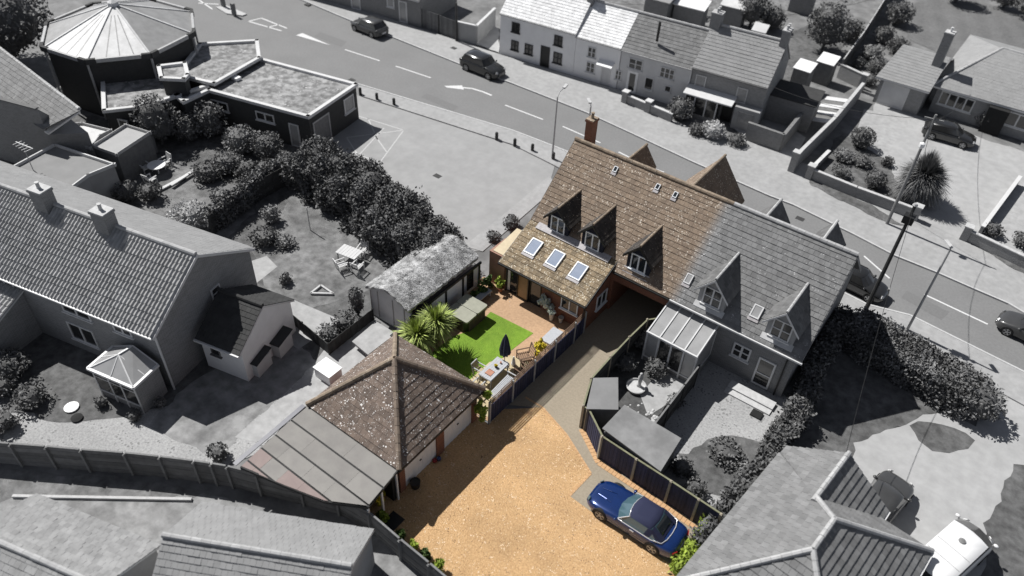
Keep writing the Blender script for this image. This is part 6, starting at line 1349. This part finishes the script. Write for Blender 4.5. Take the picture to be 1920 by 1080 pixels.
# rear outbuildings behind the cottages
for q, w_, d_2, z_, m_, lab in (((1235, 35), 2.6, 3.0, 2.6, m_tile_pale, 'low pale-roofed outbuilding behind the narrow cottage'), ((1290, 45), 3.2, 1.6, 2.2, m_white, 'flat white-roofed outhouse behind the pale cottage'), ((1370, 45), 2.4, 1.6, 2.2, m_metalroof, 'sheet-roofed shed behind the brick cottage chimney'), ((1500, 20), 2.4, 1.8, 2.2, m_white, 'white-roofed shed by the big tree in the far garden'), ((1420, 75), 1.2, .8, 1.2, m_renderW, 'small pale box in the garden behind the brick cottage')):
    p = G(*q); t = thing('outbuilding', lab, 'outbuilding', (p.x, p.y, 0), a6); Tb = INV[t].inverted(); k = MB(Tb); k.box(-w_ / 2, w_ / 2, -d_2 / 2, d_2 / 2, 0, z_ - .2); k.build('wall', m_brickG, t)
    k = MB(Tb); k.slab([(-w_ / 2 - .15, -d_2 / 2 - .15, z_ - .19), (w_ / 2 + .15, -d_2 / 2 - .15, z_ - .19), (w_ / 2 + .15, d_2 / 2 + .15, z_ + .3), (-w_ / 2 - .15, d_2 / 2 + .15, z_ + .3)], (0, 0, .08)); k.build('roof', m_, t)

def cable(lab, pts, sag=.6):
    a, b = Vector(pts[0]), Vector(pts[1]); k = MB(); k.tube([a.lerp(b, i / 12) - Vector((0, 0, sag * 4 * (i / 12) * (1 - i / 12))) for i in range(13)], .014, 5); solo('overhead_cable', k, m_dark, lab, 'cable')
up_ = G(1662, 421); cable('thin overhead cable from the grey utility pole to the dark brick cottage', [(up_.x, up_.y, 8.6), tuple(O6 + vx * 25.3 + Vector((0, 0, 4.2)))])
cable('thin overhead cable from the grey utility pole to the hipped bungalow', [(up_.x, up_.y, 8.6), (-4, 73.2, 2.6)])
tp_ = G(1622, 583); cable('thin overhead cable between the two poles across the road', [(tp_.x, tp_.y, 8.0), (up_.x, up_.y, 8.5)])
cable('thin overhead cable from the dark telegraph pole down to the bottom right bungalow', [(tp_.x, tp_.y, 7.9), (.3, 27.2, 4.3)])
# ------------------------------------------------------------------ garden furniture on the left
def round_table(x, y, r, h, m, lab, nm='garden_table'):
    t = thing(nm, lab, 'table', (x, y, 0)); k = MB(); k.lathe((x, y, h), [(r, 0), (r, .04)], 20); k.build('tabletop', m, t); k = MB(); k.tube([(x, y, 0), (x, y, h)], .05, 8); k.build('leg', m, t)
p = G(298, 325); round_table(p.x, p.y, .65, .72, m_white, 'round white table on the shaded terrace beside the grey shed')
for q, a, lab in (((312, 312), 0, 'pale chair behind the round white table'), ((285, 345), 190, 'pale recliner in front of the round white table'), ((275, 322), 90, 'pale chair left of the round white table')):
    p = G(*q); slat_chair('garden_chair', lab, p.x, p.y, R(a), m_renderW, m_renderW, w=.6)
p = G(657, 488); t = thing('picnic_table', 'pale rectangular garden table on the dry lawn', 'table', (p.x, p.y, 0), R(10)); Tb = INV[t].inverted()
for i in range(7): k = MB(Tb); k.box(-.75 + .215 * i, -.75 + .215 * i + .2, -.5, .5, .70, .74); k.build('table_slat', m_renderW, t)
for sx in (-1, 1):
    for sy in (-1, 1): k = MB(Tb); k.bar((sx * .65, sy * .4, 0), (sx * .65, sy * .4, .7), .06); k.build('leg', m_renderM, t)
for i, (q, a) in enumerate((((642, 505), 160), ((672, 508), 190), ((680, 478), 20))):
    p = G(*q); slat_chair('garden_chair', ['pale chair at the near left corner of the garden table', 'pale chair at the near right corner of the garden table', 'pale chair behind the garden table'][i], p.x, p.y, R(a), m_renderW, m_renderW, w=.55, h=.9)
for i, q in enumerate(((320, 345), (340, 335))):
    a, b = G(q[0] - 28 + i * 10, q[1] + 18), G(q[0] + 28, q[1] - 12); t = thing('terrace_step', ['lower pale edge board of the garden terrace', 'upper pale edge board of the garden terrace'][i], 'step', (a.x, a.y, 0)); k = MB(); k.bar(a + Vector((0, 0, .12 + .12 * i)), b + Vector((0, 0, .12 + .12 * i)), .25, .1); k.build('board', m_renderW, t)
t = thing('washing_post', 'thin post standing in the dry lawn left of the big hedge', 'post', G(582, 430)); p = G(582, 432); k = MB(); k.tube([(p.x, p.y, 0), (p.x, p.y, 1.9)], .035, 6); k.build('post', m_metal, t)
t = thing('crate_stack', 'pale crate on the sunlit slabs left of the garage roof', 'crate', G(625, 700)); p = G(617, 706); k = MB(); k.box(p.x - .6, p.x + .6, p.y - .45, p.y + .45, .01, .7); k.build('crate', m_white, t); k = MB(); k.box(p.x - .65, p.x + .65, p.y - .5, p.y + .5, .702, .76); k.build('lid', m_white, t)
t = thing('low_slab_table', 'white slab table lying beside the end of the thatched shed', 'slab', G(690, 640)); q = [G(660, 640, .5), G(705, 602, .5), G(742, 625, .5), G(690, 665, .5)]; k = MB(); k.slab(q, (0, 0, -.08)); k.build('slab', m_slab, t); k = MB(); c = sum(q, Vector()) / 4; k.prism([tuple((c + (v - c) * .85)[:2]) for v in q], 0, .41); k.build('base', m_stone, t)
p = G(135, 765); k = MB(); k.lathe((p.x, p.y, .0), [(.35, 0), (.38, .1), (.3, .12)], 14); solo('bird_bath', k, m_white, 'small round white dish on the front lawn of the left house', 'dish')
p = G(145, 785); k = MB(); k.lathe((p.x, p.y, .0), [(.28, 0), (.3, .1), (.1, .14)], 14); solo('planter', k, m_darkin, 'round dark planter on the front lawn of the left house', 'planter')
t = thing('cold_frame', 'triangular pale edged bed on the lawn behind the thatched shed', 'flower bed', G(600, 545)); q = [G(583, 552), G(602, 537), G(625, 553)]; k = MB(); [k.bar(a + Vector((0, 0, .08)), b + Vector((0, 0, .08)), .12, .14) for a, b in zip(q, q[1:] + q[:1])]; k.build('edging', m_stone, t, kind='stuff')
fence('trellis_fence', 'dark slatted fence round the slabs above the white annex steps', [tuple(G(*q)[:2]) for q in ((540, 600), (570, 625), (618, 665), (700, 600))], .9, m_fence_gd, m_fence_gd, 'v', .25, .08, 1.8)
fence('hedge_side_fence', 'dark fence below the clipped hedge top in the left garden', [tuple(G(*q)[:2]) for q in ((400, 440), (470, 385), (560, 335))], 1.6, m_fence_gd, m_fence_gd, 'h', .3, .1, 1.9)

# ------------------------------------------------------------------ vegetation
bi = [A(*q, z=2.6) for q in ((600, 270), (700, 292), (770, 350), (848, 440))]; bo = [G(*q) for q in ((568, 352), (640, 430), (720, 500), (775, 520))]
hp = [((a + b) / 2) for a, b in zip(bi, bo)]
hedge('tall_hedge', 'big dark overgrown hedge between the car park and the left garden', hp, 3.6, 2.5, m_leafD, leaf=.14, dens=340, wob=1.1)
for i, (q, r_, h_) in enumerate((((640, 360), 1.6, 3.4), ((700, 390), 1.7, 3.5), ((770, 440), 1.7, 3.4), ((600, 330), 1.6, 3.2), ((820, 470), 1.3, 2.8))):
    bush('hedge_tree', ['bushy dark tree rising from the big hedge, second from the club end', 'bushy dark tree in the middle of the big hedge', 'bushy dark tree at the car park corner of the big hedge', 'bushy dark tree at the club end of the big hedge', 'lowest bushy dark tree at the thatched shed end of the big hedge'][i], 'tree', G(*q), r_, h_, m_leafD, leaf=.18, clumps=30, group='trees in the big hedge')
hq = [G(1600, 640), G(1700, 700), G(1800, 760)]; hedge('conifer_hedge', 'wide clipped conifer hedge beside the right-hand road', hq, 2.5, 1.7, m_leafG, leaf=.12, dens=330, wob=.22)
bush('round_hedge_end', 'rounded bushy end of the conifer hedge by the pale drive', 'shrub', G(1822, 775), 1.45, 2.3, m_leafG, leaf=.2, clumps=22)
hedge('boundary_hedge', 'narrow dark hedge between the neighbour garden and bottom right bungalow', [G(*q) for q in ((1575, 610), (1520, 700), (1490, 790), (1430, 880), (1370, 960), (1310, 1045))], .8, 1.3, m_leafD, leaf=.14, dens=240, wob=.5)
hedge('clipped_hedge', 'clipped hedge with pale top above the dark fence in the left garden', [G(*q) for q in ((405, 430), (470, 380), (545, 325))], .6, 1.75, m_leafG, leaf=.12, dens=260, wob=.2)
V = [
 ('tree', 'big dark tree filling the top left corner', 'tree', (20, 120), 5.0, 7.5, 'D', .30, 44),
 ('tree', 'dark leafy tree against the club building by the round white table', 'tree', (305, 270), 1.8, 4.2, 'D', .2, 20),
 ('shrub', 'dark rounded bush between club building and leafy tree', 'shrub', (355, 262), 1.3, 2.3, 'G', .17, 14),
 ('shrub', 'tall shrub under the club building long window', 'shrub', (400, 255), 1.5, 3.0, 'G', .18, 16),
 ('shrub', 'pale feathery shrub by the club building second window', 'shrub', (455, 285), 1.5, 2.3, 'L', .17, 16),
 ('shrub', 'spreading pale shrub beside the club building door', 'shrub', (505, 295), 1.4, 2.2, 'G', .17, 14),
 ('shrub', 'loose grey shrub in the middle of the club side garden', 'shrub', (430, 320), 1.3, 1.5, 'G', .17, 14),
 ('shrub', 'dark low shrub above the terrace steps', 'shrub', (390, 335), 1.3, 1.3, 'D', .17, 12),
 ('shrub', 'small dark shrub right of the terrace', 'shrub', (465, 330), 1.1, 1.3, 'D', .17, 12),
 ('shrub', 'dark shrub next to the clipped hedge top end', 'shrub', (500, 330), 1.0, 1.4, 'D', .17, 12),
 ('flower_bush', 'flowering bush with pale blooms behind the large pantiled roof', 'shrub', (362, 425), 1.5, 1.9, 'W', .15, 20),
 ('shrub', 'small pale shrub between flowering bush and clipped hedge', 'shrub', (415, 378), .8, 1.0, 'L', .15, 10),
 ('shrub', 'dark climber mass at the terrace left end', 'shrub', (240, 375), 1.0, 1.5, 'D', .16, 12),
 ('shrub', 'dark bush at the roof edge near the terrace', 'shrub', (285, 372), 1.0, 1.3, 'D', .16, 12),
 ('rose_bush', 'loose bush with pale flowers at the lawn top left', 'shrub', (510, 415), .8, 1.3, 'L', .15, 12),
 ('shrub', 'dark spreading shrub at the left end of the dry lawn', 'shrub', (498, 455), 1.1, 1.1, 'D', .16, 12),
 ('shrub', 'pale low shrub beside the lawn and dark spreading shrub', 'shrub', (535, 460), .8, .7, 'L', .15, 10),
 ('shrub', 'dark rounded shrub by the slab path end', 'shrub', (452, 395), .9, 1.2, 'D', .16, 12),
 ('shrub', 'small spiky plant on the lawn above the patio slabs', 'shrub', (537, 530), .5, .7, 'D', .14, 8),
 ('cypress', 'dark narrow conifer beside the boarded end of the thatched shed', 'tree', (672, 592), .55, 2.4, 'D', .14, 10),
 ('shrub', 'tangled dark shrub at the foot of the narrow conifer', 'shrub', (648, 615), .9, 1.1, 'D', .15, 12),
 ('shrub', 'low grey plants in the bed by the slabs', 'shrub', (615, 632), .8, .8, 'G', .15, 12),
 ('shrub', 'small bush at the bend of the curved fence left of the felt roof', 'shrub', (412, 858), .6, .9, 'D', .14, 10),
 ('shrub', 'dark bush in the shade below the left wing', 'shrub', (20, 700), 1.3, 1.4, 'D', .16, 14),
 ('shrub', 'rounded dark bush beside the front lawn of the left house', 'shrub', (62, 755), 1.0, 1.1, 'D', .15, 12),
 ('shrub', 'pale bush at the left edge beside the yard', 'shrub', (5, 735), .9, 1.0, 'G', .15, 10),
 ('shrub', 'bush at the left edge above the curved fence', 'shrub', (10, 800), .9, 1.0, 'G', .15, 10),
 ('shrub', 'small bush by the porch side', 'shrub', (255, 785), .45, .6, 'D', .12, 8),
 ('shrub', 'dark bush left of the porch door', 'shrub', (192, 760), .4, .6, 'D', .12, 8),
 ('shrub', 'potted shrub at the foot of the house corner downpipe', 'shrub', (303, 762), .35, .7, 'G', .12, 8),
 ('shrub', 'shrub behind the low brick front wall of the cottages', 'shrub', (1272, 222), 1.3, 2.0, 'G', .17, 14),
 ('white_blossom_bush', 'bright blossom bush before the dark brick cottage', 'shrub', (1335, 258), 1.2, 1.5, 'W', .16, 14),
 ('shrub', 'low shrub beside the bright blossom bush', 'shrub', (1380, 272), .9, 1.0, 'G', .15, 12),
 ('shrub', 'dark shrub between front wall and blossom bush', 'shrub', (1305, 252), .9, 1.0, 'D', .15, 12),
 ('tree', 'broad dark tree in the far garden beside the white-roofed shed', 'tree', (1540, 95), 2.4, 5.0, 'D', .24, 24),
 ('tree', 'dark tree behind the brick cottage roof', 'tree', (1405, 50), 2.0, 4.0, 'D', .22, 18),
 ('tree', 'dark tree above the white outhouse roof', 'tree', (1290, 25), 1.3, 3.0, 'D', .2, 14),
 ('shrub', 'rounded dark shrub left of the white outhouse roof', 'shrub', (1250, 22), 1.2, 1.8, 'D', .18, 12),
 ('shrub', 'dark hedge bush between broad tree and long fence', 'shrub', (1590, 75), 1.5, 2.2, 'D', .2, 12),
 ('shrub', 'dark bush right of the tree behind the brick cottage', 'shrub', (1445, 55), 1.5, 2.4, 'D', .2, 14),
 ('conifer', 'grey rounded conifer at the top of the bungalow garden border', 'shrub', (1680, 45), 1.7, 2.6, 'G', .2, 16),
 ('shrub', 'round shrub second down the bungalow garden border', 'shrub', (1655, 80), 1.3, 1.7, 'G', .18, 12),
 ('shrub', 'pale round shrub third down the bungalow garden border', 'shrub', (1632, 110), 1.3, 1.4, 'L', .18, 12),
 ('shrub', 'dark shrub beside the bungalow garage roof ridge', 'shrub', (1680, 100), 1.3, 1.6, 'D', .18, 12),
 ('shrub', 'small round shrub by the crossing wall', 'shrub', (1607, 125), .8, 1.0, 'G', .15, 8),
 ('shrub', 'pair-like bush fourth down the border near the garage', 'shrub', (1640, 135), 1.1, 1.3, 'G', .16, 12),
 ('shrub', 'low shrub against the garage left wall', 'shrub', (1628, 158), .9, 1.0, 'D', .15, 10),
 ('clipped_ball', 'large clipped dark ball shrub at the back of the rockery', 'shrub', (1612, 275), 1.15, 1.8, 'D', .15, 14),
 ('clipped_ball', 'clipped dark ball shrub in the middle of the rockery', 'shrub', (1637, 350), .95, 1.4, 'D', .15, 14),
 ('shrub', 'pale loose shrub at the rockery left', 'shrub', (1580, 300), 1.0, .9, 'L', .15, 12),
 ('shrub', 'grey mound shrub right of the pale loose one', 'shrub', (1615, 310), .9, .8, 'G', .15, 12),
 ('shrub', 'grey mound shrub at the near left of the rockery', 'shrub', (1575, 330), .9, .8, 'G', .15, 12),
 ('shrub', 'small dark shrub near the drive edge of the rockery', 'shrub', (1662, 310), .6, .8, 'D', .14, 8),
 ('shrub', 'dark arch of ivy by the bungalow porch', 'shrub', (1845, 240), 1.0, 1.8, 'D', .15, 12),
 ('shrub', 'small round shrub by the wall pier at the right', 'shrub', (1857, 440), .85, 1.0, 'G', .15, 10),
 ('shrub', 'small round shrub at the right edge on the pale forecourt', 'shrub', (1915, 460), .9, 1.0, 'G', .15, 10),
 ('tree', 'dark tree at the top edge right of centre', 'tree', (1790, 5), 2.2, 3.5, 'D', .22, 16),
 ('tree', 'dark oval-crowned tree at the top right edge', 'tree', (1880, 15), 1.8, 2.6, 'D', .22, 14),
 ('tree', 'dark crowned tree at the top right corner', 'tree', (1925, 35), 1.8, 2.6, 'D', .22, 14),
 ('tree', 'tree at the top edge above the bungalow chimney', 'tree', (1840, -15), 2.0, 3.2, 'D', .22, 14),
 ('shrub', 'dark shrub in the courtyard left of the glass lean-to', 'shrub', (1205, 650), .8, 1.3, 'D', .14, 12),
 ('shrub', 'dark shrub by the courtyard statue', 'shrub', (1228, 700), .8, 1.0, 'D', .14, 12),
 ('shrub', 'shaded shrub along the courtyard fence', 'shrub', (1170, 690), .8, 1.0, 'D', .14, 12),
 ('shrub', 'leafy plant under the small courtyard shed eave', 'shrub', (1112, 800), .5, .8, 'G', .12, 8),
 ('shrub', 'grey plants beside the courtyard slabs', 'shrub', (1265, 760), .6, .6, 'G', .12, 8),
 ('shrub', 'tangled bush in the neighbour garden bed', 'shrub', (1360, 855), 1.1, .8, 'G', .15, 14),
 ('shrub', 'dark rounded bush behind the wide shed', 'shrub', (1275, 885), .7, .9, 'D', .14, 10),
 ('shrub', 'dark bush against the drive fence in the neighbour garden', 'shrub', (1300, 925), .7, .8, 'D', .14, 10),
 ('shrub', 'pale bush by the neighbour boundary hedge', 'shrub', (1395, 890), .6, .6, 'L', .14, 10),
 ('shrub', 'sunlit bush at the hedge start near the steps', 'shrub', (1492, 770), .5, .9, 'L', .13, 8),
 ('shrub', 'dark shrub in the shadow beside the grey gable', 'shrub', (1600, 615), 1.0, 1.3, 'D', .16, 12),
 ('shrub', 'green bush beside the grey car park strip and the house gable', 'shrub', (958, 425), .7, .9, 'G', .14, 10),
 ('shrub', 'second low bush down the strip beside the house gable', 'shrub', (925, 450), .6, .7, 'G', .14, 10),
]
MM = {'D': m_leafD, 'G': m_leafG, 'L': m_leafL, 'W': m_leafW}
for (nm, lab, cat, q, r_, h_, mk, lf, cl) in V:
    bush(nm, lab, cat, G(*q), r_, h_, MM[mk], leaf=lf, clumps=cl, trunk=(h_ * .10 if cat == 'tree' else 0))
p = G(1712, 375); sword_plant('spiky_tree', 'large ball-shaped spiky tree in the front garden beside the utility pole', (p.x, p.y, 0), 2.75, 2.0, m_leafG, 5200, w=.075, tm=m_bark, cat='tree', elo=-1.1)
